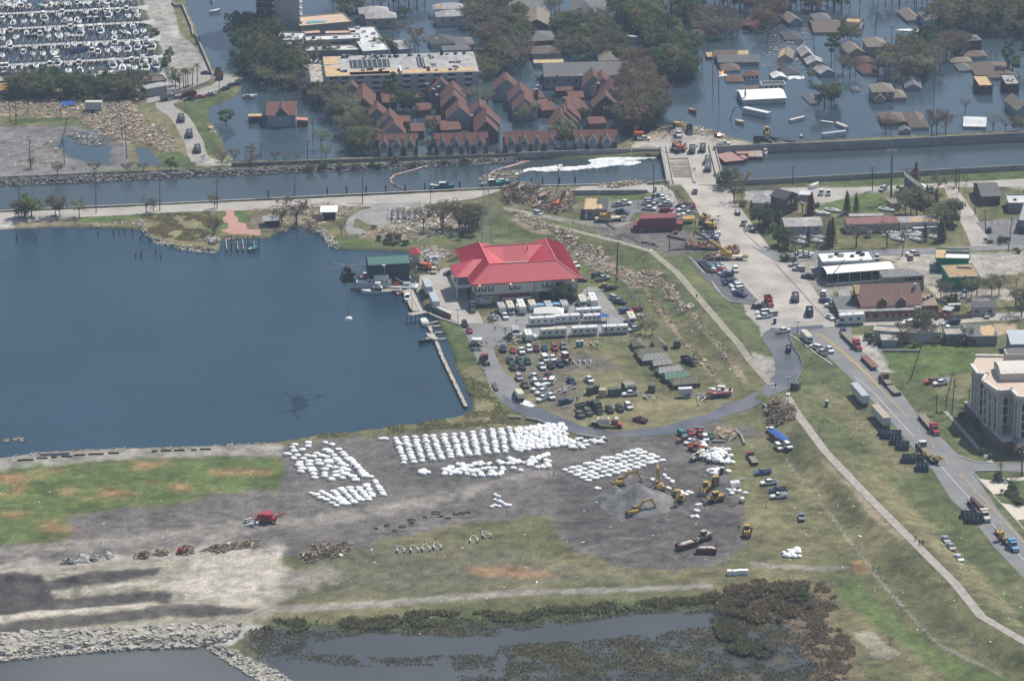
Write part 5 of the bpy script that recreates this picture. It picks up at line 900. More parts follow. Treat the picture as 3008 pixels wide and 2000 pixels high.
def dumpbody(load=True,x0=-4.,x1=.6,w=1.22,z0=1.25,z1=2.6):
 b=Bx(x0,x1,-w,-w+.1,z0,z1).box(x0,x1,w-.1,w,z0,z1).box(x0,x0+.1,-w,w,z0,z1-.2).box(x1-.1,x1,-w,w,z0,z1+.3).box(x0,x1,-w,w,z0,z0+.1)
 for i in Rg(5):b.box(x0+.4+i*(x1-x0-.9)/4,x0+.5+i*(x1-x0-.9)/4,-w-.08,w+.08,z0,z1)
 sub=[('load',Pr([(x0+.1,-w+.1),(x1-.1,-w+.1),(x1-.1,w-.1),(x0+.1,w-.1)],z1-.7,z1+.15,[(x0+1.4,-.3),(x1-1.4,-.3),(x1-1.4,.3),(x0+1.4,.3)]),LOAD)]if load else[]
 return('dump_body',b,None,[(sn,sb.me(sn,sm),False)for sn,sb,sm in sub])
def cabparts(x,h=2.5,col=None,hood=1.7):
 b=Sd([(x,.7),(x+1.5+hood,.7),(x+1.55+hood,1.35),(x+1.5,1.6),(x+1.5,1.6),(x,1.6)],-.95,.95)
 return[P('cab_body',b),P('cab_window',glass(x+.05,x+1.55,x+.15,x+1.3,.98,1.6,h-.1,.1),GLS),P('cab_roof',roofp(x-.02,x+1.35,1.02,h-.1,.1)),P('bumper',Bx(x+1.55+hood,x+1.75+hood,-1.1,1.1,.45,.85),STEEL)]
def dumper(load,nm):tp(nm,cabparts(.8)+[dumpbody(load),P('chassis',Bx(-4,4,-.45,.45,.65,1.2),DST)]+whs((-3.1,-1.8,3.1),1.,.52,.5))
dumper(True,'dump_truck');dumper(False,'empty_dump_truck')
def tractor(x,sleeper=1.6):
 L=cabparts(x+sleeper,2.7,hood=1.9)
 L+=[P('sleeper',Bx(x+.1,x+sleeper,-1.15,1.15,1.,3.1)),P('rear_window',Bx(x+.02,x+.08,-.9,.9,1.7,2.8),GLS),P('exhaust_stack',Tb((x-.1,-1.1,1),(x-.1,-1.1,3.6),.1).tube((x-.1,1.1,1),(x-.1,1.1,3.6),.1),STEEL),P('chassis',Bx(x-3.4,x+sleeper+3.4,-.45,.45,.6,1.05),DST)]
 return L+whs((x-2.8,x-1.5,x+sleeper+2.6),1.,.52,.5)
tp('semi_tractor',tractor(0))
def flat(x0,x1,z=1.35,m=None,w=1.28):
 b=Bx(x0,x1,-w,w,z-.12,z);b.box(x0,x1,-w,-w+.12,z-.35,z-.12).box(x0,x1,w-.12,w,z-.35,z-.12)
 return[P('trailer_deck',b,m),P('trailer_frame',Bx(x0+.3,x1-.3,-.5,.5,z-.7,z-.13),DST)]+whs((x0+1.2,x0+2.5),1.,.5,.5)+[P('landing_leg',Bx(x1-3,x1-2.8,s*.7-.1,s*.7+.1,0,z-.7),DST)for s in(-1,1)]
DECK=mat('timber_trailer_deck',(.23,.20,.165),.9,.25,2)
tp('flatbed_truck',tractor(1.5)+flat(-11.5,1.3,m=DECK));tp('flatbed_trailer',flat(-6.4,6.4))
tp('lowboy_truck',tractor(3.2)+[P('gooseneck',Bx(-1.6,2.6,-1.2,1.2,1.2,1.5),DECK),P('trailer_deck',Bx(-8.6,-1.7,-1.28,1.28,.6,.95).box(-10.6,-8.7,-1.28,1.28,1.,1.35),DECK)]+whs((-10.2,-9.1),1.,.45,.5))
TW=mat('trailer_white_panel',(.50,.52,.53),.5,.05)
def boxtr(L=13.6,m=None):
 b=Bx(-L/2,L/2,-1.28,1.28,1.25,4.05)
 for i in Rg(12):b.box(-L/2+.5+i*(L-1)/11-.03,-L/2+.5+i*(L-1)/11+.03,-1.31,1.31,1.3,4.)
 return[P('trailer_body',b,TW),P('roof_panel',Bx(-L/2-.02,L/2+.02,-1.3,1.3,4.055,4.1)),P('rear_door',Bx(-L/2-.05,-L/2-.01,-1.15,-.04,1.35,3.95).box(-L/2-.05,-L/2-.01,.04,1.15,1.35,3.95),TW),P('underframe',Bx(-L/2+.2,L/2-.2,-.5,.5,.8,1.25),DST)]+whs((-L/2+1.1,-L/2+2.4),1.,.5,.5)+[P('landing_leg',Bx(L/2-3,L/2-2.8,s*.7-.1,s*.7+.1,0,.9),DST)for s in(-1,1)]
tp('box_trailer',boxtr());tp('office_trailer',boxtr(11));tp('short_trailer',boxtr(6.))
CRM=mat('camper_white',(.66,.66,.63),.6,.04);AWN=mat('camper_awning',(.60,.60,.56),.8,.05)
def camper(L=9.5,h=3.1,slide=True,awn=False,cls=None):
 b=Sd([(-L/2,.55),(L/2-.4,.55),(L/2,.95),(L/2,h-.5),(L/2-.3,h),(-L/2,h)],-1.25,1.25)
 wn=MB()
 for u in(-.36,-.12,.14,.36):wn.box(u*L-.5,u*L+.5,-1.29,-1.22,1.6,2.25).box(u*L-.5,u*L+.5,1.22,1.29,1.6,2.25)
 wn.box(-L/2-.04,-L/2+.02,-.7,.7,1.7,2.4)
 L_=[P('camper_body',b,CRM),P('roof_panel',Bx(-L/2+.05,L/2-.35,-1.2,1.2,h+.002,h+.05)),P('side_window',wn,GLS),P('roof_vent',Bx(-L*.12-.35,-L*.12+.35,-.35,.35,h+.05,h+.35).box(L*.22-.25,L*.22+.25,-.25,.25,h+.05,h+.22),CRM),P('side_stripe',Bx(-L/2+.1,L/2-.4,-1.262,1.262,.95,1.08),mat('camper_stripe',(.30,.33,.30),.6)),P('tow_bar',Br((L/2,-.5,.6),(L/2+1.1,0,.6),.1,.12).bar((L/2,.5,.6),(L/2+1.1,0,.6),.1,.12),DST)]+whs((-.6,.3),1.05,.33,.22)
 if slide:L_.append(P('slide_out',Bx(-.8,2.2,-1.9,-1.26,1.,2.7).box(-.85,2.25,-1.95,-1.26,2.71,2.78),CRM))
 return L_
tp('camper_trailer',camper());tp('small_camper',camper(6.5,2.8,False))
def motorhome(L=9.5):
 L_=[p for p in camper(L,3.2,False)if p[0]not in('tow_bar','wheel')]
 return L_+[P('windscreen',Bx(L/2-.08,L/2+.03,-1.1,1.1,1.5,2.5),GLS),P('bumper',Bx(L/2,L/2+.15,-1.15,1.15,.5,.9),DST)]+whs((-L*.25,L*.33),1.05,.42,.3)
tp('motorhome',motorhome())
def classc(L=8.):
 x=L/2-2.
 L_=[P('camper_body',Sd([(-L/2,.55),(x,.55),(x,2.2),(x+1.3,2.35),(x+1.3,3.),(x+.9,3.15),(-L/2,3.15)],-1.22,1.22),CRM),P('roof_panel',Bx(-L/2+.05,x+.8,-1.17,1.17,3.152,3.2)),P('cab_body',Sd([(x,.5),(L/2,.5),(L/2,1.),(x+1.2,1.3),(x,1.3)],-.95,.95),CRM),P('windscreen',glass(x+.02,x+1.15,x+.03,x+.7,.95,1.3,2.18,.1),GLS),P('roof_vent',Bx(-1.2,-.5,-.35,.35,3.2,3.5).box(.8,1.3,-.25,.25,3.2,3.4),CRM),P('side_window',Bx(-2.6,-1.6,-1.26,1.26,1.6,2.25).box(-.2,.7,-1.26,1.26,1.6,2.25),GLS)]
 return L_+whs((-L*.25,x+1.2),1.,.38,.26)
tp('class_c_motorhome',classc())
def tcg(canvas=True):
 L_=cabparts(.9,2.45,hood=1.5)+[P('chassis',Bx(-3.6,3.8,-.45,.45,.7,1.15),DST),P('cargo_bed',Bx(-3.6,.7,-1.2,1.2,1.15,1.3).box(-3.6,.7,-1.2,-1.12,1.3,1.9).box(-3.6,.7,1.12,1.2,1.3,1.9).box(-3.6,-3.5,-1.12,1.12,1.3,1.9))]
 if canvas:L_.append(P('canvas_cover',Sd(rows('-3.55|1.9;.65|1.9;.65|2.9;.5|3.05;-3.4|3.05;-3.55|2.9'),-1.18,1.18),mat('dark_canvas',(.06,.07,.055),.9,.15,1)))
 return L_+whs((-2.7,-1.5,2.6),1.,.55,.4)
tp('army_truck',tcg());tp('open_army_truck',tcg(False))
tp('humvee',[P('body',body(rows('-2.2|.6;2.2|.6;2.3|.95;2.2|1.15;.9|1.3;-2.2|1.3'),1.08)),P('soft_top',Sd(rows('-2.15|1.3;.85|1.3;.5|1.85;-1.9|1.88'),-.98,.98),mat('humvee_canvas',(.10,.10,.075),.9,.15)),P('windscreen',Br((.88,0,1.32),(.52,0,1.84),1.8,.06),GLS)]+whs((-1.55,1.55),1.,.46,.32))
tp('stake_truck',cabparts(2.6,2.5,hood=1.7)+[P('chassis',Bx(-5.4,5.4,-.45,.45,.65,1.2),DST),P('cargo_deck',Bx(-5.5,2.3,-1.25,1.25,1.2,1.35),DECK),P('headboard',Bx(2.2,2.35,-1.25,1.25,1.35,2.6),DST)]+whs((-4.3,-3.,4.7),1.,.52,.5))
tp('tanker_truck',cabparts(1.6,2.5,hood=1.4)+[P('tank',Sd(rows('-3.8|1.3;1.3|1.3;1.3|2.7;1.1|3.;-3.6|3.;-3.8|2.7'),-1.15,1.15)),P('chassis',Bx(-3.9,4.4,-.45,.45,.65,1.25),DST)]+whs((-3.,-1.8,3.6),1.,.52,.5))
YEL_=PM['yellow']
def excav(reach=9,up=5,prt=0):
 tr=Sd(rows('-2.2|0;2.2|0;2.4|.5;2.1|.95;-2.1|.95;-2.4|.5'),-1.6,-1.);tr2=Sd(rows('-2.2|0;2.2|0;2.4|.5;2.1|.95;-2.1|.95;-2.4|.5'),1.,1.6)
 bm=Br((1.2,0,1.9),(reach*.42,0,up),.55,.8).bar((reach*.40,0,up-.1),(reach*.80,0,up+.35),.5,.7)
 return[P('track',tr,DST),P('track',tr2,DST),P('undercarriage',Bx(-1.2,1.2,-1,1,.5,1.1),DST),P('house',Pr(rows('-3.|-1.45;1.4|-1.45;1.4|1.45;-3.|1.45'),1.15,2.3,rows('-2.8|-1.4;1.4|-1.4;1.4|1.4;-2.8|1.4'))),P('engine_cover',Bx(-2.5,-.8,-.6,1.1,2.31,2.42),DST),P('cab',Bx(.2,1.8,.4,1.45,2.3,3.2),GLS),P('cab_roof',Bx(.1,1.9,.35,1.5,3.2,3.3)),P('boom',bm),P('stick',Br((reach*.78,0,up+.5),(reach,0,1.3),.4,.6)),P('hydraulic_ram',Tb((1.6,.3,2.3),(reach*.38,.3,up-.9),.12),STEEL),P('bucket',Sd([(reach-.5,1.3),(reach+.4,1.4),(reach+.5,.5),(reach-.2,.15),(reach-1,.5)],-.6,.6),mat('worn_bucket_steel',(.20,.19,.18),.6))]
tp('excavator',excav());tp('raised_excavator',excav(7.5,7.2));tp('close_excavator',excav(6,5.5))
def loader():
 return[P('rear_body',Sd(rows('-3.6|.9;-.3|.9;-.3|2.;-3.4|2.2;-3.7|1.6'),-.95,.95)),P('front_frame',Bx(-.2,2.2,-.6,.6,.8,1.6)),P('cab',Bx(-1.3,.3,-.75,.75,2.,3.3),GLS),P('cab_roof',Bx(-1.45,.45,-.85,.85,3.3,3.45)),P('lift_arm',Br((.4,-.6,1.9),(3.4,-.6,.9),.25,.4).bar((.4,.6,1.9),(3.4,.6,.9),.25,.4)),P('bucket',Sd(rows('3.2|.2;4.4|.1;3.6|1.3;3.2|1.2'),-1.5,1.5),mat('worn_bucket_steel',(.2,.19,.18)))]+[P('wheel',wheel(x,s*1.05,.75,.6,12),RUB)for x in(-2.2,1.4)for s in(-1,1)]
tp('wheel_loader',loader())
tp('backhoe',[P('body',Sd(rows('-1.4|.8;2.4|.8;2.4|1.5;.9|1.7;-1.4|1.7'),-.55,.55)),P('cab',Bx(-1.1,.6,-.7,.7,1.7,2.75),GLS),P('cab_roof',Bx(-1.2,.7,-.8,.8,2.75,2.88)),P('loader_arm',Br((.6,-.7,1.5),(3.,-.7,.7),.2,.3).bar((.6,.7,1.5),(3.,.7,.7),.2,.3)),P('bucket',Sd(rows('2.9|.2;3.8|.1;3.2|1.'),-1.1,1.1),DST),P('backhoe_boom',Br((-1.5,0,1),(-2.8,.1,3.4),.3,.35).bar((-2.8,.1,3.4),(-4.2,.2,1.),.25,.3)),P('backhoe_bucket',Sd(rows('-4.5|.2;-3.9|.2;-3.8|.9;-4.4|1'),-.2,.5),DST)]+[P('wheel',wheel(x,s*.9,r,.45,12),RUB)for x,r in((-1.,.75),(1.8,.5))for s in(-1,1)])
tp('telehandler',[P('body',Bx(-2.6,2.4,-.9,.9,.8,1.5)),P('cab',Bx(-.6,.9,-1.1,-.2,1.5,2.6),GLS),P('cab_roof',Bx(-.7,1,-1.15,-.15,2.6,2.7)),P('boom',Br((-2.6,.2,2.1),(3.4,.2,1.6),.45,.5)),P('fork',Br((3.4,-.3,.7),(4.7,-.3,.6),.15,.1).bar((3.4,.7,.7),(4.7,.7,.6),.15,.1).bar((3.4,.2,1.6),(3.45,.2,.6),.3,.3),DST)]+[P('wheel',wheel(x,s*1.,.6,.45,12),RUB)for x in(-1.7,1.7)for s in(-1,1)])
tp('bulldozer',[P('track',Sd(rows('-1.8|0;1.8|0;2.1|.5;1.7|1.;-1.7|1.;-2.1|.5'),s*1.-.25,s*1.+.25),DST)for s in(-1,1)]+[P('body',Sd(rows('-1.6|.7;2.|.7;2.|1.6;.3|1.7;-1.6|1.7'),-.7,.7)),P('cab',Bx(-1.2,.2,-.7,.7,1.7,2.6),GLS),P('cab_roof',Bx(-1.4,.4,-.8,.8,2.6,2.72)),P('blade',Sd(rows('2.5|.1;2.75|.1;2.65|1.2;2.45|1.2'),-1.6,1.6),STEEL)])
GALV=mat('bright_galvanised',(.62,.63,.62),.4,.1,metal=.3)
tp('boat_trailer',[P('frame',Br((3.4,0,.6),(.6,-1.,.6),.16,.16).bar((3.4,0,.6),(.6,1.,.6),.16,.16).bar((.6,-1,.6),(-2.6,-1,.6),.16,.16).bar((.6,1,.6),(-2.6,1,.6),.16,.16).bar((-.6,-1,.6),(-.6,1,.6),.12,.12).bar((-2.5,-1,.6),(-2.5,1,.6),.12,.12).bar((3.2,0,.6),(4.6,0,.55),.16,.16),GALV),P('winch_post',Bx(3.1,3.3,-.12,.12,.6,1.6),DST)]+[P('mudguard',Bx(-2.,-.3,s*1.2-.15,s*1.2+.15,.75,.85),GALV)for s in(-1,1)]+[P('wheel',wheel(x,s*1.2,.33,.2,9),RUB)for x in(-1.7,-.8)for s in(-1,1)])
def cont(L=6.06):
 b=Bx(-L/2,L/2,-1.22,1.22,.02,2.59)
 for i in Rg(int(L/.5)):x=-L/2+.3+i*.5;b.box(x,x+.14,-1.26,1.26,.15,2.45)
 return[P('container_body',b),P('container_door',Bx(-L/2-.05,-L/2-.005,-1.15,-.03,.12,2.5).box(-L/2-.05,-L/2-.005,.03,1.15,.12,2.5))]
tp('shipping_container',cont());tp('small_container',cont(2.6));tp('long_container',cont(12.2))
tp('portable_toilet',[P('cabin',Bx(-.55,.55,-.55,.55,.05,2.05)),P('cabin_roof',Pr(rows('-.6|-.6;.6|-.6;.6|.6;-.6|.6'),2.05,2.3,rows('-.4|-.4;.4|-.4;.4|.4;-.4|.4')),TRM),P('door',Bx(-.4,.4,-.6,-.555,.15,1.95))])
tp('open_skip',[P('skip_body',Bx(-2.9,2.9,-1.2,-1.12,.2,1.6).box(-2.9,2.9,1.12,1.2,.2,1.6).box(-2.9,-2.82,-1.2,1.2,.2,1.6).box(2.82,2.9,-1.2,1.2,.2,1.6).box(-2.9,2.9,-1.2,1.2,.15,.3)),P('rubbish',Pr(rows('-2.8|-1.1;2.8|-1.1;2.8|1.1;-2.8|1.1'),1.,1.75,rows('-2|-.5;1.6|-.7;2|.6;-1.8|.5')),mat('mixed_rubbish',(.35,.31,.26),.95,.6,1.2,col2=(.6,.58,.55)))])
tp('atv',[P('body',Bx(-.8,.9,-.35,.35,.5,.85)),P('seat',Bx(-.6,.1,-.25,.25,.86,1.),RUB)]+whs((-.6,.7),.45,.28,.25))
tp('light_tower',[P('cabinet',Bx(-1.,.9,-.6,.6,.4,1.5),TRM),P('mast',Tb((-.7,0,1.5),(-.7,0,7.5),.07),DST),P('lamp_head',Bx(-1.,-.4,-.9,-.1,7.3,7.8).box(-1.,-.4,.1,.9,7.3,7.8),STEEL),P('tow_bar',Br((.9,0,.4),(2.2,0,.4),.1,.1),DST)]+whs((0,),.75,.3,.2))
NUSED={}
def _copy(tn,o,col):
 for n,me,own,sub in TPL[tn]:
  p=bpy.data.objects.new(n,me);COL.objects.link(p);p.parent=o
  if own and col is not None:p.material_slots[0].link='OBJECT';p.material_slots[0].material=col
  for sn,sm,sown in sub:
   q=bpy.data.objects.new(sn,sm);COL.objects.link(q);q.parent=p
   if sown and col is not None:q.material_slots[0].link='OBJECT';q.material_slots[0].material=col
def sw(tn,fr,x,y,d,col,label,cat,group=None,name=None,z=None,s=1,gz=None):
 0
 zz=LAND if gz is None else gz;sc_=FR[fr][2]
 p=G(fr,x,y,zz);h=Hl(*p)+.09 if z is None else z
 if gz is None and abs(h-LAND)>.5:p=G(fr,x,y,h)
 q=G(fr,x+d[0]*sc_,y+d[1]*sc_,h);v=Vec(q)-Vec(G(fr,x,y,h))
 o=tg(name or tn,(p[0],p[1],h),atan2(v.y,v.x),label,cat,group)
 if s!=1:o.scale=(s,s,s)
 _copy(tn,o,PM.get(col,PM['white'])if isinstance(col,str)else col)
 return o
PT=dict(p=('pickup','pickup truck','pickup truck'),q=('single_pickup','single-cab pickup truck','pickup truck'),u=('utility_pickup','pickup truck with tool boxes','pickup truck'),c=('capped_pickup','pickup truck with covered bed','pickup truck'),s=('suv','estate car','car'),v=('van','passenger van','van'),w=('panel_van','panel van','van'),k=('sedan','sedan','car'),o=('police_sedan','patrol car','car'))
def cars(fr,place,group,items,hd=None):
 0
 items=[tuple(i)+((hd,)if len(i)<5 else())for i in items]
 from collections import defaultdict
 kk=defaultdict(list)
 for i,it in En(items):kk[(it[0],it[1])].append(i)
 for(t,c),L in kk.items():
  L.sort(key=lambda i:items[i][2]+items[i][3]*.01)
  for j,i in En(L):
   it=items[i];cn={'navy':'dark blue','lightblue':'light blue','desert':'sand-coloured'}.get(c,c)
   lab=f'{cn} {PT[t][1]} {place}'+('' if len(L)==1 else f', {nth(j)} from left')
   sw(PT[t][0],fr,it[2],it[3],it[4],c,lab,PT[t][2],group)
FL=(20,22);FRt=(1,-.05);BL=(-1,.05)
cars('H2','in back row of camp field, under hedge fence','vehicles in camp field',rows('s|navy|465|805;k|red|600|820;p|white|720|830;s|white|825|800;s|maroon|922|795;k|navy|1040|790;s|red|1180|785;p|grey|1300|765'),(6,16))
cars('H2','in dark double row beside camp road','vehicles in camp field',rows('s|green|565|970;s|black|602|1060;s|green|688|965;s|black|728|1055;s|green|800|975'),(10,16))
cars('H2','in cluster below orange boat','vehicles in camp field',rows('v|white|1045|940;p|white|1150|935;p|white|1000|1045;s|black|1125|1035;s|navy|1250|1010'),(14,18))
cars('H2','in crowded row behind water lorry','vehicles in camp field',rows('s|silver|685|1200|10,16;p|olive|765|1300|12,16;p|white|895|1190|12,14;k|navy|960|1230|14,12;p|white|910|1270|12,12;p|white|1045|1265|14,14;v|white|1145|1245|8,-14;s|maroon|1070|1180|-12,12;c|white|950|1350|-18,5;p|white|1005|1400|-18,5;p|white|1120|1460|14,14;p|white|1010|1490|-18,8;p|white|1655|1230|16,14;p|white|2220|1425|-18,2;p|navy|1410|1255|14,14'))
cars('H5','beside army trucks','vehicles in camp field',rows('s|navy|545|565|18,-4;s|black|1235|690|14,16;s|black|1395|670|14,16;s|white|1535|635|16,16;q|maroon|1715|850|-20,-6'))
cars('H2','beside campers at right of station parking','vehicles in station yard',rows('p|white|490|350|8,16;s|silver|2010|100|18,6;p|navy|2080|150|18,4;s|blue|2160|275|16,-3;q|red|2300|265|-18,4;k|silver|2330|360|-18,4;s|silver|2270|530|-16,4'))
cars('B3','on grass behind red-roofed station','vehicles in station yard',rows('s|green|810|1070|14,-4;p|silver|860|1100|16,-3;s|black|925|1185|16,-3;k|maroon|672|1112|14,0;k|yellow|880|1162|12,0;p|white|620|985|14,10'))
cars('B3','in small canal-side car park','vehicles in canal-side car park',rows('p|silver|1000|460|16,-2;p|white|1050|445|16,2;p|silver|1255|455|16,0;s|silver|1270|435|16,0;p|white|1370|400|16,-1;p|navy|1340|390|16,0;p|white|1380|425|16,-1;p|silver|1398|462|-16,1;k|maroon|1250|482|-16,0;p|white|1262|495|16,1;q|red|1410|508|16,0;p|navy|1025|530|16,2;k|blue|1005|515|14,0;k|black|1540|472|14,0;p|white|1555|500|-16,3;p|white|1600|540|-16,2;s|maroon|1600|470|12,6;k|silver|1478|545|14,2'))
cars('B3','on access road beside diagonal floodwall','vehicles in canal-side car park',[('s','silver',298,545,(16,6))])
cars('B3','standing in middle of wide street','vehicles on wide street',rows('k|red|1640|468|2,12;s|silver|1660|335|0,-14;p|silver|2080|620|10,-14'))
cars('J2','in slanting row of roadside lot','vehicles in roadside lot',rows('k|lightblue|870|760|-16,3;k|white|880|795|-16,3;k|red|905|830|-16,3;k|silver|970|865|-16,3;s|white|1155|820|6,14;s|navy|1025|905|-16,2;k|black|1030|985|-16,3;p|navy|1060|1020|-16,4;s|silver|1150|1050|-16,3;s|white|1170|1075|-16,3;s|white|1185|1125|-16,3;p|navy|1225|1205|18,4'))
cars('J2','on verge below roadside lot','vehicles on wide street',rows('s|white|1570|1480|-16,2;p|white|1590|1540|-16,2;s|silver|1700|1510|-16,2;p|black|1520|1395|18,1'))
cars('B4','at kerb of wide street beside boat canopy','vehicles along shop fronts',rows('k|silver|370|985|-14,-2;s|silver|410|1018|-14,-1;p|black|492|1085|-16,-2;s|white|625|1225|0,-14;p|navy|645|1298|16,3;s|white|690|1335|-16,-2'))
cars('B4','with flashing blue lights by junction','vehicles along shop fronts',[('o','white',685,1435,(14,10))])
cars('B4','in shop car park at corner','vehicles along shop fronts',rows('k|white|430|880|14,0;k|white|480|885|14,0;k|silver|462|905|-14,0;s|silver|1085|920|0,12;p|white|1398|885|-16,1;s|tan|1377|915|0,-12;k|teal|1850|1195|0,12;k|white|1370|1470|-14,0;k|black|1755|1460|14,0;q|red|1615|1415|14,2;k|tan|2035|1420|2,12'))
cars('B4','on canal road by floodwall','vehicles on canal road',rows('p|white|605|355|6,-14;p|white|667|358|4,-14;s|silver|1138|325|-10,6;k|white|1475|300|10,4;p|silver|1560|335|0,-12;s|tan|1560|310|0,-12'))
cars('B4','parked in marked lot at right edge','vehicles on canal road',[('s','black',2058,680,(2,-12)),('s','black',2340,690,(-6,12)),('k','silver',2420,60+600,(0,12))])
cars('C4','by flatbed lorries at junction','vehicles on lake road',rows('p|white|275|228|16,-3;s|white|555|368|-16,-4;p|silver|610|415|-16,-10;p|white|672|392|16,14;s|navy|795|235|8,14;q|red|1560|665|-18,3;p|white|1635|680|-18,3;k|lightblue|1650|660|-14,2;p|white|1362|160|-18,1;s|black|1740|155|-16,1;k|white|1660|182|16,2'))
cars('H3','round blue canopy on grass','vehicles round sand depot',rows('p|white|1715|410|-12,-10;s|white|1985|640|16,14;s|white|1835|670|14,14'))
cars('J3','in row of pickups right of sand depot','vehicles round sand depot',rows('q|blue|870|640|-18,2;p|white|1030|900|-18,2;q|navy|1260|1090|-18,2;u|white|1290|1240|-18,2'))
cars('H3','in knot of cars at top of sand depot','vehicles round sand depot',rows('s|teal|255|450|12,8;k|red|385|420|8,12;p|red|545|440|8,12;s|white|630|520|6,13;k|green|715|480|8,12;p|rust|280|540|-18,3;k|white|365|570|-12,6'))
cars('C6','alone on grass, carrying a load','vehicles round sand depot',[('p','grey',355,420,(0,14))])
cars('G8','in line of patrol cars on levee grass','patrol cars on levee grass',rows('o|silver|383|1235|10,14;o|silver|460|1345|10,14;o|white|572|1490|13,13'))
cars('A1','on verge of curving marina road','vehicles on marina road',rows('k|navy|1640|868|14,-1;k|red|1735|850|14,-2;k|silver|1815|828|-14,1;k|navy|1955|778|14,-4;k|green|2005|748|14,-4;k|green|2055|735|14,-4;k|navy|1785|645|12,0;s|navy|2105|628|10,4;k|tan|2150|850|10,0'))
cars('A3','at bridgehead beyond canal','vehicles at bridgehead',[('u','white',1905,1258,(18,-1)),('k','red',1858,1188,(10,4)),('p','white',1130+85,1222,(12,0))])
cars('B2','near lorries on station forecourt','vehicles in station yard',[('s','desert',1575,1035,(0,12)),('k','black',1710,1052,(-14,3))])
cars('C2','on station driveway','vehicles in station yard',[('k','red',1885,75,(6,13)),('s','black',1845,22,(6,13))])
TG2='lorries at work'
def lo(tn,fr,x,y,d,col,label,cat,group=TG2,**k):return sw(tn,fr,x,y,d,col,label,cat,group,**k)
lo('dump_truck','J1',700,235,(0,-14),'grey','loaded grey dump truck on bridge, left of two at far end','dump truck',z=2.)
lo('dump_truck','J1',860,215,(1,-14),'grey','loaded grey dump truck on bridge, right of two at far end','dump truck',z=2.)
lo('dump_truck','J1',935,400,(1,-14),'silver','loaded grey dump truck in middle of bridge','dump truck',z=2.)
lo('dump_truck','J1',945,510,(1,-14),'silver','loaded grey dump truck nearest on bridge, seen from behind','dump truck',z=2.)
lo('dump_truck','B4',378,1270,(-2,-14),'grey','loaded grey dump truck driving up wide street','dump truck')
lo('dump_truck','B4',500,1395,(-2,-14),'green','loaded dark green dump truck at junction','dump truck')
lo('empty_dump_truck','B4',150,1310,(8,14),'red','red dump truck with dark load body, heading down street','dump truck')
lo('empty_dump_truck','A1',1465,868,(18,-3),'grey','dark dump truck at bend of marina road, left one','dump truck')
lo('empty_dump_truck','A1',1625,850,(-18,3),'maroon','maroon dump truck at bend of marina road','dump truck')
lo('empty_dump_truck','A1',1892,640,(2,-14),'brown','brown dump truck at head of marina road','dump truck')
lo('empty_dump_truck','A1',1910,680,(2,-14),'rust','rust-coloured dump truck following at head of marina road','dump truck')
lo('dump_truck','A1',1570,1045,(-4,-14),'grey','dark dump truck raising dust, highest on levee ramp','dump truck')
lo('dump_truck','A1',1640,1180,(-4,-14),'grey','dark dump truck in middle of levee ramp','dump truck')
lo('dump_truck','A1',1710,1310,(-4,-14),'grey','dark dump truck lowest on levee ramp','dump truck')
lo('empty_dump_truck','A3',1515,1180,(1,14),'white','white-cabbed lorry facing bridge','dump truck')
lo('empty_dump_truck','A3',1610,1150,(2,13),'black','black dump truck behind white-cabbed lorry','dump truck')
lo('empty_dump_truck','A4',100,1245,(18,1),'black','black-bodied tipper with white cab behind tall floodwall','dump truck',z=1.)
lo('flatbed_trailer','A4',265,1225,(18,4),'black','black drawbar trailer half under water behind tall floodwall','trailer',z=.1)
lo('flatbed_truck','C4',885,340,(19,19),'red','red semi lorry with empty flatbed, its windscreen flashing','semi lorry')
lo('flatbed_trailer','C4',1022,505,(19,19),'rust','rust-red flatbed trailer without a tractor','trailer')
lo('lowboy_truck','C4',1185,690,(-18,-20),'maroon','maroon semi lorry with stepped grey low-loader, facing away','semi lorry')
lo('flatbed_truck','C4',1555,1065,(19,22),'red','bright red semi lorry driving down lake road','semi lorry')
lo('box_trailer','C4',935,815,(-19,-22),'silver','pale box trailer with light grey roof on levee grass','trailer')
lo('box_trailer','C4',1118,1005,(-19,-21),'tan','pale box trailer with tan roof beside lake road','trailer')
lo('flatbed_truck','C4',1500,1265,(-19,-21),'white','white semi lorry facing away with yellow machine parts on its trailer','semi lorry')
lo('flatbed_truck','G8',895,850,(17,20),'cream','cream semi lorry with long rusty pipe on its trailer','semi lorry')
lo('flatbed_truck','G8',1300,1280,(17,20),'lightblue','light blue semi lorry with yellow pump on its trailer','semi lorry')
lo('semi_tractor','C2',2020,345,(-8,-16),'red','red semi tractor without a trailer on station driveway','semi lorry')
lo('flatbed_trailer','C2',2110,560,(8,18),'brown','brown empty trailer frame on station driveway','trailer',s=.55)
lo('tanker_truck','C3',130,945,(-8,-12),'cream','cream water lorry spraying wet road','tanker lorry')
lo('stake_truck','C3',885,1185,(19,2),'red','red-cabbed flatbed lorry loaded with wrapped crates','flatbed lorry')
lo('army_truck','H5',1050,680,(13,15),'black','tall dark canvas-topped army truck in front line','army truck')
lo('humvee','H5',775,775,(14,14),'olive','olive army jeep, left one of pair by wet road','army vehicle')
lo('humvee','H5',900,735,(14,14),'olive','olive army jeep with glinting windscreen, right one of pair','army vehicle')
lo('open_army_truck','H5',850,640,(18,-4),'olive','olive open-backed army truck behind jeeps','army truck')
lo('open_army_truck','G5',1365,600,(18,8),'black','dark open army truck beside tent row','army truck')
lo('army_truck','H2',40,240,(2,16),'olive','olive army truck in shade at station front','army truck')
lo('stake_truck','H3',1400,860,(-10,-16),'red','old red lorry with tank on its bed on grass','flatbed lorry',s=.85)
lo('semi_tractor','G3',1680,970,(14,3),'maroon','maroon lorry cab in restaurant yard','lorry',s=.6)
lo('dump_truck','C4',320,385,(2,-14),'black','dark lorry on wet ramp by guard rail','lorry',s=.7)
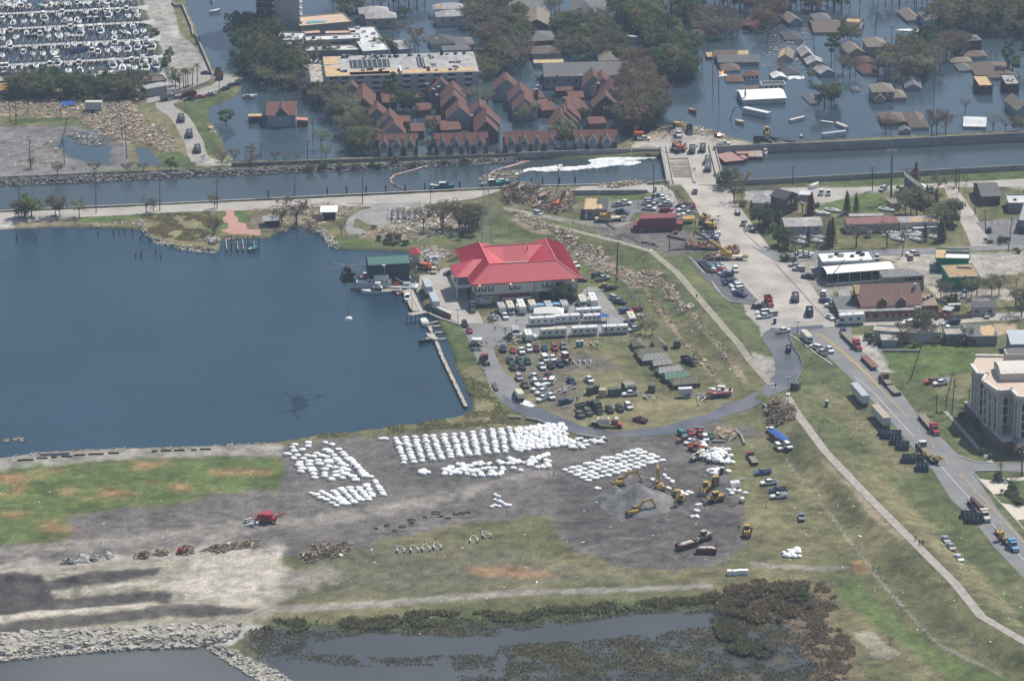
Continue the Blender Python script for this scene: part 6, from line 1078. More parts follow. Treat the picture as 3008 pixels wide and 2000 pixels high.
CG_='campers in station yard'
for tn,x,y,d,c,l in rows('small_camper|440|270|8,16|silver|grey-roofed box camper at left end of top camper row;class_c_motorhome|562|270|8,18|cream|red-striped motorhome, second in top camper row;camper_trailer|715|255|8,18|white|white camper, third in top camper row;small_camper|865|235|8,16|cream|cream camper, fourth in top camper row;small_camper|1090|250|8,16|silver|grey camper with blue striped awning, left of two;small_camper|1310|235|8,16|silver|grey camper with blue striped awning, right of two;class_c_motorhome|1560|185|8,18|cream|white motorhome with folded-out pale awning;camper_trailer|1705|165|8,18|white|white camper at right end of top camper row;camper_trailer|1000|450|-18,1|white|white camper with slide-out, left one of middle camper line;camper_trailer|1345|420|-18,1|white|white camper with slide-out, centre of middle camper line;camper_trailer|1640|330|-18,1|white|long white camper behind blue pop-up canopy;small_camper|1690|405|-18,1|white|white camper with red chevron beside blue canopy;motorhome|1155|610|-19,1|cream|tan-striped bus-like motorhome in front camper line;camper_trailer|1585|585|-19,1|white|white camper in middle of front camper line;camper_trailer|2010|565|-19,1|white|white camper at right end of front camper line;class_c_motorhome|2240|420|7,15|cream|white motorhome parked apart at right of yard;small_camper|810|650|6,16|white|small white cargo trailer with double rear doors;small_camper|905|640|6,10|white|tiny white trailer left of bus-like motorhome'):
 sw(tn,'H2',x,y,d,c,l,'camper' if 'camper' in tn or 'trailer' in l else 'motorhome',CG_,s=.45 if 'tiny' in l else 1)
lo('panel_van','H2',635,590,(5,16),'silver','grey box van beside lamp pole in front of yard','van',s=1.3,group=CG_)
lo('class_c_motorhome','C4',855,155,(-18,1),'white','white motorhome crossing junction by restaurant','motorhome',group=None,s=1.25)
lo('motorhome','C4',475,295,(14,14),'cream','cream flat-roofed motorhome along ramp parapet','motorhome',group=None,s=.85)
CG2='red containers stacked beside canal lot'
RB_=mat('container_red',(.22,.05,.055),.7,.1,.6)
for i in Rg(8):
 for z in(0,1):
  if z and i in(0,7):continue
  p=G('B3',1150+i*53,663-i*2);lo('shipping_container','B3',1150+i*53,663-i*2,(-1,14),RB_,('upper' if z else 'lower')+f' red container in stack beside canal lot, {nth(i)} from left','container',CG2,z=H(*p)+.1+z*2.62,gz=LAND)
for x,y,c,l in rows('745|905|olive|pale-topped green container, left one of open pair;800|890|olive|green container tucked behind open pair;855|925|tan|tan container with generator on its roof;930|920|olive|green container right of tan one;985|915|olive|green container at right of row;1110|895|olive|green container against round tent;1280|885|olive|lone green container with grey roof right of round tent;1500|500|olive|green container behind tent row'):
 lo('small_container','C3',x,y,(1,-10),c,l,'container','small containers in camp')
for i,(x,y,c,l)in En([(1562,880+585-0,'tan','white box trailer with brown door patch')]):
 o=lo('short_trailer','G5',1305,1150,(-18,1),'white','white box trailer at foot of last tent','trailer',s=.78)
for x,y,c,l in[(1495,750,'teal','left portable toilet of pair by field fence'),(1550,745,'teal','right portable toilet of pair by field fence')]:lo('portable_toilet','H2',x,y,(0,-10),c,l,'portable toilet','portable toilets')
lo('portable_toilet','C4',648,870,(2,-10),'teal','lone green portable toilet on levee grass','portable toilet','portable toilets')
lo('portable_toilet','C4',200,150,(2,-10),'blue','lone blue portable toilet at junction verge','portable toilet','portable toilets')
lo('portable_toilet','H3',900,1070,(2,-10),'black','front portable toilet of two among sacks','portable toilet','portable toilets')
lo('portable_toilet','H3',895,975,(2,-10),'green','rear portable toilet of two among sacks','portable toilet','portable toilets')
lo('portable_toilet','J1',130,850,(2,-10),'silver','pale portable toilet near left bridge end','portable toilet','portable toilets')
for i in Rg(9):lo('portable_toilet','G6',1965+i*25,965+i*12,(-4,6),['teal','teal','rust','teal','teal','rust','rust','rust','rust'][i],f'portable toilet on quay wall, {nth(i)} from left','portable toilet','portable toilets')
GC=mat('pale_grey_trailer_roof',(.38,.42,.46),.6,.05)
lo('office_trailer','G6',1845,690,(-9,-20),GC,'farther grey-roofed office trailer on quay','trailer','office trailers on quay')
lo('office_trailer','G6',1945,900,(-9,-20),GC,'nearer grey-roofed office trailer on quay','trailer','office trailers on quay')
EX='excavators round gravel heap'
lo('excavator','H4',430,375,(18,-2),'yellow','yellow excavator on far left shoulder of gravel heap','excavator',EX,z=1.9,s=.85)
lo('raised_excavator','H4',1110,440,(-8,-16),'yellow','yellow-brown excavator with steeply folded boom behind heap','excavator',EX,s=.85)
lo('excavator','H4',690,860,(18,-3),'yellow','yellow excavator in front of gravel heap','excavator',EX,s=.85)
lo('close_excavator','H4',1440,640,(-6,9),'yellow','yellow excavator facing viewer at right of heap','excavator',EX,s=.85)
lo('bulldozer','H4',1395,560,(-4,-10),'yellow','small yellow machine behind facing excavator','loader',None)
lo('wheel_loader','H4',2000,640,(-16,3),'yellow','yellow wheel loader right of gravel heap','loader','wheel loaders')
lo('wheel_loader','H4',1860,480,(-10,12),'yellow','yellow wheel loader tilted behind first','loader','wheel loaders')
lo('wheel_loader','H4',1810,1290,(-16,6),'tan','tan-roofed wheel loader behind rusty open bin','loader','wheel loaders')
lo('wheel_loader','C5',2050,950,(2,-14),'yellow','yellow wheel loader on grass verge, facing away','loader','wheel loaders')
lo('backhoe','H3',795,1240,(2,-14),'yellow','yellow backhoe among pallets right of depot','digger')
lo('telehandler','H3',470,690,(18,2),'orange','orange telescopic handler beside sack heap','telehandler')
lo('telehandler','H3',480,840,(12,-6),'cream','cream telescopic handler below orange one','telehandler')
lo('wheel_loader','A4',132,1170,(2,14),'yellow','yellow loader standing in flood water','loader','wheel loaders',z=-.4)
lo('bulldozer','B3',1205,680,(-14,2),'yellow','small yellow dozer before red containers','dozer',None,s=.6)
lo('bulldozer','J2',230,250,(-14,0),'yellow','yellow compressor-like machine on dark yard','machine',None,s=.5)
RED_=mat('red_brown_bin',(.13,.035,.035),.8,.2,1)
lo('open_skip','H4',1545,1400,(18,-5),RED_,'slanting dark red open bin with rubbish','skip','open rubbish bins',s=1.15)
lo('open_skip','H4',1875,1470,(18,0),RED_,'level dark red open bin full of white sacks','skip','open rubbish bins',s=1.1)
lo('open_skip','J1',1395,1200,(4,12),'black','black open bin at right kerb, higher up street','skip','open rubbish bins',s=.75)
lo('open_skip','J1',1625,1460,(4,12),'black','black open bin at right kerb, lower down street','skip','open rubbish bins',s=.8)
lo('open_skip','A4',430,1190,(2,12),'rust','rusty open bin awash beyond floodwall','skip','open rubbish bins',s=.6,z=-.5)
for fr,x,y,d,l in rows('C4|315|790|2,-8|trailer lamp mast beside start of pale path;H3|1235|1540|4,8|trailer lamp mast at edge of dark yard;J2|895|270|4,8|trailer lamp mast between cranes and street;J2|870|330|4,8|second trailer lamp mast between cranes and street;H3|735|1060|4,8|trailer lamp mast among sacks and toilets'):lo('light_tower',fr,x,y,d,'white',l,'lamp mast','trailer lamp masts')
for i,(x,y,d)in En(rows('450|690|-7,-17;685|680|-7,-15;890|660|-7,-17;1085|630|-7,-17;1720|510|-2,-14;1925|430|-10,-12')):lo('boat_trailer','J4',x,y,d,'white',f'empty galvanised boat trailer, {nth(i)} from left in grass row','boat trailer','empty boat trailers')
for fr,x,y,d,l in rows('H2|1490|990|6,12|empty boat trailer right of orange patrol boat;H2|1640|985|6,12|empty boat trailer farther right of orange patrol boat;H2|1740|735|6,6|empty boat trailer by field fence;H5|1870|490|14,5|empty boat trailer in front of lone green container;G5|1500|1160|-14,2|empty boat trailer left of red inflatable;H5|450|400|-14,4|dark boat trailer behind orange barrier net;H5|600|340|-14,4|second dark boat trailer behind orange barrier net;G5|1560|1220|-6,10|small empty trailer before red inflatable'):lo('boat_trailer',fr,x,y,d,'white',l,'boat trailer','empty boat trailers')
def hl(L,w,h=.9,sheer=.35,n=9,nose=1.):
 0
 b=MB();top=[];bot=[]
 for i in Rg(n+1):
  t=i/n;x=-L/2+t*L;ww=w/2*(1 if t<.45 else max(.02,(1-((t-.45)/.55)**2.2)))*(.86+.14*min(1,t*4));z=h+sheer*t*t
  top.append((x,ww,z));bot.append((x*.96,ww*.72,-.35))
 P_=[(x,-y,z)for x,y,z in top]+[(x,y,z)for x,y,z in reversed(top)];Q_=[(x,-y,z)for x,y,z in bot]+[(x,y,z)for x,y,z in reversed(bot)]
 k=len(P_);b.v=P_+Q_;b.f=[tuple(Rg(k)),tuple(Rg(2*k-1,k-1,-1))]+[((i+1)%k,i,k+i,k+(i+1)%k)for i in Rg(k)]
 return b
HW=mat('white_hull',(.68,.68,.66),.4,.05);DKB=mat('teak_deck',(.42,.34,.25),.8,.15);CVB=mat('blue_sail_cover',(.03,.08,.20),.8)
def sail(L,hullm=None,mast=True,cv=CVB):
 w=L*.3;L_=[P('hull',hl(L,w),hullm),P('cockpit',Bx(-L*.42,-L*.15,-w*.28,w*.28,.93,1.),DST),P('coachroof',Pr([(-L*.14,-w*.3),(L*.22,-w*.2),(L*.22,w*.2),(-L*.14,w*.3)],.95,1.45,[(-L*.12,-w*.24),(L*.18,-w*.15),(L*.18,w*.15),(-L*.12,w*.24)]),HW)]
 if mast:L_+=[P('mast',Tb((L*.08,0,1),(L*.08,0,L*1.25),.09,.06,5),STEEL),P('boom',Tb((L*.08,0,2.3),(-L*.32,0,2.2),.16,.12,5),cv)]
 return L_
def mtr(L,fly=False,cab=True):
 w=L*.33;L_=[P('hull',hl(L,w,1.1,.5)),P('cockpit',Bx(-L*.46,-L*.18,-w*.36,w*.36,1.15,1.22),DKB)]
 if cab:L_+=[P('cabin',Pr([(-L*.18,-w*.38),(L*.22,-w*.28),(L*.22,w*.28),(-L*.18,w*.38)],1.15,2.3,[(-L*.16,-w*.33),(L*.10,-w*.25),(L*.10,w*.25),(-L*.16,w*.33)]),GLS),P('cabin_top',Pr([(-L*.2,-w*.36),(L*.11,-w*.27),(L*.11,w*.27),(-L*.2,w*.36)],2.3,2.42),HW)]
 if fly:L_+=[P('flybridge',Pr([(-L*.14,-w*.28),(L*.06,-w*.22),(L*.06,w*.22),(-L*.14,w*.28)],2.43,3.1),HW),P('sunroof',Bx(-L*.15,L*.04,-w*.28,w*.28,4.2,4.3),HW),P('roof_post',Bx(-L*.13,-L*.12,-w*.2,-w*.18,3.1,4.2).box(-L*.13,-L*.12,w*.18,w*.2,3.1,4.2),STEEL)]
 return L_
tp('sailing_boat',sail(9));tp('long_sailing_boat',sail(12.5));tp('dismasted_boat',sail(8.5,mast=False));tp('motor_boat',mtr(8.5));tp('motor_yacht',mtr(12,True));tp('open_boat',mtr(6,cab=False))
MG='boats in marina slips'
basins=[('in farthest basin, above top pier',rows('s|20|100;l|75|75;l|190|95;l|240|50;m|300|98;s|400|100;t|565|92;o|620|105;s|695|82;s|775|72;l|890|68;s|955|58;m|1070|66;s|1150|60;l|1235|48;m|1355|60;s|1440|35;m|1520|35;s|1605|35;s|1700|26;m|1812|20;s|110|20;s|340|22;s|660|10;s|880|12;m|1260|8'),1),('in second basin from top',rows('m|20|255;m|40|300;s|335|315;s|430|230;s|465|312;m|600|215;Y|620|285;s|820|230;m|865|190;s|900|290;s|1070|280;s|1195|190;m|1318|190;k|1240|262;k|1330|265;Y|1480|165;Y|1505|240;m|1630|180;m|1755|150;s|1780|245;s|1890|180;s|1908|238;o|150|265;s|185|325;o|980|300;s|1100|320'),2),('in third basin from top',rows('s|35|470;s|40|555;m|150|440;s|220|540;s|370|465;s|665|435;s|672|520;m|555|490;k|480|500;s|800|420;l|825|515;s|935|495;Y|1115|480;m|1120|410;m|1265|410;Y|1395|460;m|1385|390;s|1580|475;s|1715|370;l|1748|465;s|1840|380;s|1880|460;s|1990|450;s|1590|530;o|1010|520;m|980|400'),3),('in fourth basin from top',rows('s|30|790;m|145|680;m|320|755;s|460|765;s|480|675;s|597|765;s|740|660;l|755|750;K|1060|715;s|930|650;s|1035|635;s|1205|635;s|1320|635;m|1360|740;m|1280|720;s|1460|625;s|1495|720;m|1600|610;l|1635|710;s|1765|610;Y|1772|700;m|1905|605;Y|1910|690;Y|2040|640;Y|2110|670;s|130|610;o|1560|690'),4),('in nearest basin, below last pier',rows('m|30|945;m|90|940;s|185|950;s|345|945;s|380|1030;s|500|935;s|505|1020;m|690|910;Y|800|910;s|670|1015;k|240|1020;k|60|1025;s|960|905;s|950|1005;m|1095|890;s|1110|985;s|1270|980;s|1560|870;Y|1570|940;s|1680|855;l|1700|945;m|1830|860;s|1870|960;Y|1990|880;Y|2020|950;m|2150|840;Y|2170|935;o|1790|940'),5)]
BT=dict(s=('sailing_boat','sailing boat'),l=('long_sailing_boat','long sailing boat'),m=('motor_boat','motor boat'),Y=('motor_yacht','motor yacht'),o=('open_boat','small open boat'),t=('dismasted_boat','turquoise boat without a mast'),k=('dismasted_boat','heeled dark hull without a mast'),K=('long_sailing_boat','capsized long dark hull'))
rr=Rnd(12)
for place,L_,bi in basins:
 cnt={}
 for t,x,y in sorted(L_,key=lambda a:a[1]):
  cnt[t]=cnt.get(t,0)+1;n=sum(1 for q in L_ if q[0]==t)
  col={'t':'teal','k':'navy','K':'navy'}.get(t,rr.choice(['white','white','white','cream','white']))
  d=(rr.u(-3,5),rr.choice([10,10,-10])if t not in 'kKl' or t=='l' else 2)
  if t in 'kK':d=(-14,3)
  if t=='l' and rr.random()<.4:d=(12,6)
  lab=BT[t][1]+' '+place+('' if n==1 else f', {nth(cnt[t]-1)} from left')
  if t in 'smlYo':lab=('cream ' if col=='cream' else 'white ')+lab
  o=sw(BT[t][0],'H1',x,y+8,d,HW if col=='white' else col,lab,'boat',MG,z=-.02 if t!='K' else-.1,gz=0)
  o.rotation_euler.x=rr.u(-.06,.06)if t!='K' else .9
  if t in 'sl':o.scale=[rr.u(.85,1.1)]*3
PIER=mat('pier_concrete',(.42,.41,.39),.9,.08,.3)
for i,(xs,ys,xe,ye,hx,hy,hy2)in En(rows('-40|200|1895|107|2062|65|150;-40|412|1975|310|2145|262|355;-40|655|2095|548|2232|480|580;-40|912|2180|790|2300|735|810')):
 P0=[G('H1',xs,ys-14,.9),G('H1',xe,ye-14,.9),G('H1',hx,hy,.9),G('H1',hx-10,hy2,.9),G('H1',xe,ye+14,.9),G('H1',xs,ys+14,.9)];o=Vec(P0[0])
 t=tg('marina_pier',(o.x,o.y,0),0,f'long pale marina pier with flared head, {nth(i)} from top','pier','marina piers')
 Q_=[tuple(Vec(p)-o)for p in P0][::-1];Pr(Q_,.55,.9).obj('deck',PIER,t)
 a=Vec(G('H1',xs,ys,0))-o;b=Vec(G('H1',xe,ye,0))-o;pl=MB();n=44
 for j in Rg(n):
  c=a.lerp(b,(j+.5)/n)
  for dy in(-13,-6.5,6.5,13):
   k=rr.u(-.6,.6);pl.tube((c.x+k,c.y+dy,-1.5),(c.x+k,c.y+dy,rr.u(1.6,2.9)),.16,n=4)
 w_=pl.obj('mooring_piles',CREO,t);w_['kind']='stuff'
 fg=MB()
 for j in Rg(n//2):
  c=a.lerp(b,(j+.5)/(n/2));fg.box(c.x-.25,c.x+.25,c.y-11,c.y-2.5,.5,.75).box(c.x-.25,c.x+.25,c.y+2.5,c.y+10,.5,.75)
 fg.obj('finger_piers',WOOD,t)['kind']='stuff'
def bt(tn,fr,x,y,d,c,l,z=0,**k):return sw(tn,fr,x,y,d,c,l,'boat',k.pop('group',None),z=z,gz=0,**k)
for i,(x,y,d,tn)in En(rows('1865|110|14,-2|open_boat;1985|252|14,-1|open_boat;2020|340|4,10|motor_boat;2075|462|8,4|open_boat;1840|15|4,10|open_boat')):bt(tn,'A1',x,y,d,HW if i!=2 else 'navy',['white','white','dark','white','white'][i]+f' boat drifting in inlet, {nth([1,2,3,4,0][i])} from top',group='boats drifting in inlet')
bt('open_boat','A3',1118,338,(14,3),HW,'white skiff in flooded street between trees')
bt('open_boat','A3',1508,640,(14,0),HW,'white skiff beneath isolated clump of trees')
bt('open_boat','A3',1640,975,(12,6),'red','small red boat alone in open flood water')
bt('open_boat','A3',2048,1070,(10,4),'cream','cream skiff adrift right of leaning pole')
def trl(fr,x,y,d,L,l,c='white',z=-1.9):return sw('box_trailer',fr,x,y,d,c,l,'trailer','trailers and buses standing in flood',z=z,gz=.8,s=L)
trl('A3',2190,985,(18,4),1.,'long white box trailer sunk in flood below white hall',z=-1.6)
trl('A4',395,1025,(16,-4),.62,'small white-topped coach awash right of long trailer','cream',-1.6);trl('A4',652,1045,(14,2),.42,'tiny white trailer roof just above flood',z=-1.3);trl('A4',780,1085,(14,6),.6,'cream coach body tilted in flood','cream',-1.3)
trl('A4',715,1165,(16,-2),.8,'white and blue trailers side by side before floodwall','silver',-1.4)
def patrol():
 L=26;w=5.6
 p=G('G6',1215,632,0);q=G('G6',915,622,0);ang=atan2(q[1]-p[1],q[0]-p[0]);t=tg('patrol_ship',(p[0],p[1],0),ang,'white patrol vessel with stepped bridge moored at wooden jetty','ship')
 hl(L,w,1.7,1.3,12).obj('hull',HW,t);Pr([(-L*.46,-w*.36),(L*.3,-w*.3),(L*.3,w*.3),(-L*.46,w*.36)],1.72,1.85).obj('deck',mat('grey_deck',(.36,.38,.40),.8),t)
 c=Pr(rows('-3|-1.9;6|-1.5;6|1.5;-3|1.9'),1.85,3.9).obj('wheelhouse',HW,t)
 for i in Rg(5):Bx(-1.8+i*1.6,-1.+i*1.6,-1.98,1.98,3.,3.6).obj('window',GLS,c)
 Pr(rows('-2|-1.5;3.4|-1.3;3.4|1.3;-2|1.5'),3.9,5.4).obj('upper_bridge',HW,t);Bx(-1.7,2.6,-1.1,1.1,5.4,5.6).obj('bridge_roof',HW,t)
 Tb((-.5,0,5.5),(-.5,0,10.5),.14).bar((-.5,-1.4,8.5),(-.5,1.4,8.5),.12,.12).obj('mast',STEEL,t);Bx(-.8,.2,-.9,.9,9.2,9.5).obj('radar',TRM,t)
 Bx(-6,-3.8,-1.2,1.2,1.85,3.1).obj('orange_raft',PM['orange'],t);Bx(-10,-7.5,-1.1,1.1,1.85,2.8).obj('engine_hatch',STEEL,t);Br((-9,0,2),(-4.5,0,4.6),.3,.3).obj('derrick',TRM,t);Tb((L*.4,0,3),(L*.5+.5,0,3.4),.1).obj('bow_rail',STEEL,t)
patrol()
bt('motor_yacht','G6',1110,690,(-19,1),HW,'long white cabin cruiser outside patrol vessel',s=.95)
bt('open_boat','G6',1490,500,(-14,0),HW,'white open boat between boat shed and quay');bt('motor_boat','G6',1560,795,(-3,12),HW,'small white boat with sun top at quay')
bt('open_boat','G6',1800,1140,(-8,-12),HW,'white open boat with equipment at head of long jetty',s=1.3);bt('open_boat','C2',1560,145,(-12,-6),'silver','grey boat tied to middle of long jetty',s=1.2);bt('open_boat','C2',1495,165,(-12,4),'black','black inflatable tied outside grey boat')
def rib(fr,x,y,d,l,c='red',s=1.,z=0,gz=0,cabin=False):
 p=G(fr,x,y,gz);q=G(fr,x+d[0]*4,y+d[1]*4,gz);t=tg('inflatable_boat',(p[0],p[1],z if gz==0 else H(*p)+.9),atan2(q[1]-p[1],q[0]-p[0]),l,'boat','orange and red inflatable boats');t.scale=(s,)*3
 b=MB()
 for sy in(-1,1):b.tube((-3,sy*1.,.5),(1.4,sy*1.,.55),.28,n=6).tube((1.4,sy*1.,.55),(3.,0,.85),.28,.24,n=6)
 b.obj('inflatable_tube',PM[c],t);Pr(rows('-2.9|-.9;1.5|-.9;2.8|0;1.5|.9;-2.9|.9'),.15,.45).obj('floor',STEEL,t);Bx(-.6,.3,-.4,.4,.45,1.4).obj('console',TRM,t);Bx(-3.4,-2.9,-.3,.3,.1,1.3).obj('outboard_motor',DST,t)
 if cabin:Pr(rows('-1.2|-.8;.9|-.7;.9|.7;-1.2|.8'),.5,2.).obj('cabin',GLS,t);Bx(-1.3,.9,-.75,.75,2.,2.1).obj('cabin_top',HW,t)
 return t
rib('G6',1465,690,(14,-6),'bright red inflatable boat at end of wooden jetty')
for i in Rg(5):rib('G6',970+i*128,470-i*7,(14,-1),f'orange-tubed response boat under front of boat shed, {nth(i)} from left',s=.95,c='orange',cabin=i%2==0)
rib('H2',1315,950,(-12,-8),'orange-hulled patrol boat with white cabin in camp field',c='orange',s=1.25,gz=.8,cabin=True)
rib('G5',1850,1150,(-18,2),'long red inflatable on trailer at road side of camp',s=1.35,gz=.8)
o=sw('motor_boat','G5',1880,1080,(-18,-1),HW,'white boat on trailer behind long red inflatable','boat',None,z=1.5)
rr=Rnd(3)
for i,(x,y)in En(rows('1170|715;1240|725;1180|745;1240|775;1330|708;1390|715;1370|740;1400|775;1450|700;1570|760')):bt('dismasted_boat','B4',x+30,y,(14,4 if i%2 else 1),HW,f'white racing dinghy laid out on grass, {nth(i)} of line',z=LAND+.1,s=.8,group='boats laid up on yard grass')
for i,(x,y)in En(rows('112|109;124|110;142|105;235|104;86|152;94|147;112|158;118|151;84|160',5)):bt('dismasted_boat','B4',x,y,(14,3),HW,f'white boat hull stored among cypresses, {nth(i)} of scattered ones',z=LAND+.1,s=.9,group='boats laid up on yard grass')
bt('open_boat','B4',540,320,(12,-4),HW,'white boat beside white-roofed trailer',z=LAND+.5)
bt('motor_boat','A1',2115,608,(4,10),'navy','dark boat aground at head of flooded basin')
bt('open_boat','A1',2175,848,(14,0),HW,'white boat stranded in shallows above boathouse');bt('open_boat','B1',2195,840,(10,-3),'teal','turquoise half-sunk dinghy among broken jetty piles',s=.9)
for x,y,d,l,s in rows('1560|308|2,10|turquoise-bowed work boat at canal bulkhead|1.2;1660|302|16,0|long turquoise work boat along canal bulkhead|1.7;2080|280|16,-1|turquoise tug near debris boom|1.8;2170|262|14,0|small blue-cabined push boat inside debris boom|1.3'):bt('motor_boat','B2',x,y,d,'teal',l,s=s*.6,group='turquoise work boats on canal')
def bge(fr,pts,l,c,h=1.3):
 P_=[Vec(G(fr,x,y,h))for x,y in pts];o=P_[0];t=tg('barge',(o.x,o.y,0),0,l,'barge','flat barges moored by bridge');Pr([tuple(p-o)for p in P_][::-1],-.6,h).obj('hull',PM['maroon'],t);Pr([tuple(p-o)for p in P_][::-1],h+.004,h+.08).obj('deck',mat('deck_'+c,{'pink':(.33,.20,.18),'tan':(.33,.24,.17),'grey':(.30,.27,.24)}[c],.9,.12,.5),t)
bge('J1',rows('1060|285;1290|238;1500|370;1200|400'),'large pink-decked barge beside bridge','pink');bge('J1',rows('267|45;309|44;311|55;278|55',5),'narrow pink-decked barge against floodwall','pink');bge('J1',rows('1410|300;1490|290;1565|335;1500|352'),'small pink-decked barge off large one','pink');bge('J1',rows('1550|220;1660|218;1680|320;1560|318'),'tan-decked barge, left half of pair','tan');bge('J1',rows('1662|218;1765|215;1785|318;1682|320'),'grey-decked barge, right half of pair','grey')
t=bt('motor_boat','J1',1820,270,(0,12),HW,'small white push boat at end of barges',s=.8)
DECKW=mat('pale_jetty_wood',(.38,.34,.28),.9,.2,.8)
def jty(fr,pts,w,l,z=1.1,rail=False,name='jetty',pw=3):
 P_=[Vec(G(fr,x,y,z))for x,y in pts];o=P_[0];t=tg(name,(o.x,o.y,0),0,l,'jetty')
 for a,b in zip(P_,P_[1:]):
  a=a-o;b=b-o;Br((a.x,a.y,z-.12),(b.x,b.y,z-.12),w,.24).obj('deck',DECKW,t)
  n=max(1,int((b-a).length/pw));d=(b-a).normalized();nn=Vec((-d.y,d.x))*w/2;q=MB()
  for i in Rg(n+1):
   c=a.lerp(b,i/n)
   for s in(-1,1):q.tube((c.x+nn.x*s,c.y+nn.y*s,-2),(c.x+nn.x*s,c.y+nn.y*s,z+(.8 if i%3==0 else .1)),.15,n=5)
  q.obj('piles',CREO,t)['kind']='stuff'
 return t
jty('G6',[(1530,590),(1700,945)],4.2,'wide wooden quay walkway beside patrol vessel');jty('G6',[(1220,645),(1530,635)],2.2,'wooden jetty running out beside patrol vessel');jty('G6',[(1580,1000),(1820,955)],3.,'raised grey loading platform on thick piles',z=3.4)
jty('C2',rows('306|2;320|32;330|58;371|143',5),1.3,'long narrow breakwater jetty running down basin',z=.8)
for i,(a,b)in En(rows('1540,22|1635,18;1570,77|1655,72;1595,135|1685,128')):jty('C2',[a,b],.9,f'short finger of breakwater jetty, {nth(i)} from top',z=.7)
jty('G6',[(1860,1130),(2000,1095)],.9,'short finger jetty at head of breakwater',z=.7)
t=tg('ruined_pier',(*G('B1',1960,740,0),0),0,'broken dark pier frame without decking before brick plaza','pier');o=Vec(G('B1',1960,740,0));q=MB()
for i in Rg(7):
 for j in Rg(4):
  c=Vec(G('B1',1955+i*48,750+j*36,0))-o;q.tube((c.x,c.y,-1.5),(c.x+.1,c.y,1.2+.5*((i*7+j*3)%3)),.16,n=5)
q.obj('piles',CREO,t)['kind']='stuff'
for j in Rg(4):a=Vec(G('B1',1955,760+j*30,1))-o;b=Vec(G('B1',2245,755+j*34,1))-o;(Br((a.x,a.y,.8),(b.x,b.y,.8),.25,.25).obj('cross_beam',CREO,t)if j in(1,3)else None)
for i in(0,2,3,5):a=Vec(G('B1',1955+i*48,745,1))-o;b=Vec(G('B1',1965+i*48,830,1))-o;Br((a.x,a.y,1.1),(b.x,b.y,.9),.3,.3).obj('beam',DECKW,t)
for i,(x,y)in En(rows('145|735;140|770;275|725;305|760;850|705;980|690;983|712;1030|690;1078|690;1148|690;1215|750;1232|705;1295|775;1225|865;1218|905;1346|885;1393|910;1172|895')):
 p=G('B1',x,y,0);t=Tb((0,0,-1.5),(.1,0,1.4 if i%3 else 2.2),.22,n=6).obj('pile_stub',CREO,loc=(p[0],p[1],0));tag(t,f'dark pile stub standing in lake, {nth(i)} from left','pile','pile stubs in lake')
for i,(x,y)in En(rows('143|385;653|362;820|350;990|345;1160|340;1328|330;1497|322;1700|310;1800|305;2305|270')):
 p=G('B2',x,y,.5);t=Tb((0,0,-1.5),(0,0,3.2),.3,n=7).tube((0,0,3.2),(0,0,3.5),.34,n=7).obj('mooring_pile',CREO,loc=(p[0],p[1],0));tag(t,f'thick mooring pile along canal bulkhead, {nth(i)} from left','pile','mooring piles in canal')
for i,(x,y)in En(rows('122|270;240|270;336|268;482|265;618|258')):
 p=G('B3',x,y,.5);t=Tb((0,0,-1.5),(0,0,3.2),.3,n=7).obj('mooring_pile',CREO,loc=(p[0],p[1],0));tag(t,f'mooring pile below foam streak, {nth(i)} from left','pile','mooring piles in canal')
def boom(fr,pts,l):
 P_=[Vec((*G(fr,x,y,0),.2))for x,y in pts];o=P_[0].copy();o.z=0;t=tg('debris_boom',(o.x,o.y,0),0,l,'boom','floating booms across canal');k=0
 for a,b in zip(P_,P_[1:]):
  n=max(1,int((b-a).length/1.8))
  for i in Rg(n):
   c=a.lerp(b,i/n)-o;d=a.lerp(b,(i+.85)/n)-o;Tb(c,d,.32,n=6).obj('boom_float',PM['orange']if k%3==0 else mat('boom_pale_float',(.62,.50,.46),.7),t);k+=1
boom('B2',rows('1555|100;1500|122;1400|150;1300|178;1230|200;1195|232;1210|262;1260|290;1320|308;1340|325'),'curved orange and white boom left of mast')
boom('B2',rows('2400|75;2300|100;2200|125;2100|160;2055|195;2055|222;2090|245;2130|250'),'curved boom holding back debris near foam');boom('B3',rows('36|15;20|22;0|27',5),'straight end of debris boom at far bank')
boom('B2',rows('2215|265;2290|272;2340|274'),'short pale boom beside push boat')
FOAM=mat('white_foam',(.62,.65,.65),.8,.28,.35,bump=.5)
def patch(name,fr,pts,m,z,amp,l=None,n=3.,hh=.0,seed=0):
 poly=GP(fr,pts,z);Pm=np.array(poly);x0,y0=Pm.min(0)-3;x1,y1=Pm.max(0)+3;g=.9
 xs=np.arange(x0,x1,g);ys=np.arange(y0,y1,g);X,Y=np.meshgrid(xs,ys);d=sd(X,Y,poly)+fbm(X,Y,n,4,seed)*2*amp
 Z=z+hh*np.clip(d,0,3)/3+fbm(X,Y,1.2,2,seed+2)*.12;ok=d>0;q=ok[:-1,:-1]|ok[1:,1:]|ok[:-1,1:]|ok[1:,:-1];q&=(d[:-1,:-1]>-.5)
 idx=np.arange(X.size).reshape(X.shape);F_=np.stack([idx[:-1,:-1][q],idx[:-1,1:][q],idx[1:,1:][q],idx[1:,:-1][q]],1);u,inv=np.unique(F_,return_inverse=True);F_=inv.reshape(F_.shape)
 V=np.stack([X.ravel()[u],Y.ravel()[u],Z.ravel()[u]],1);o=link(name,mesh(name,V.tolist(),[tuple(map(int,f))for f in F_],m),kind='stuff')
 if l:tag(o,l,name.replace('_',' '))
 return o
patch('foam','B3',rows('100|185;200|140;480|105;500|120;740|110;760|90;735|70;800|40;950|25;1060|22;1300|38;1300|50;1130|60;1195|88;1100|100;900|108;860|125;600|145;350|160;220|150'),FOAM,.06,1.6,hh=.3)
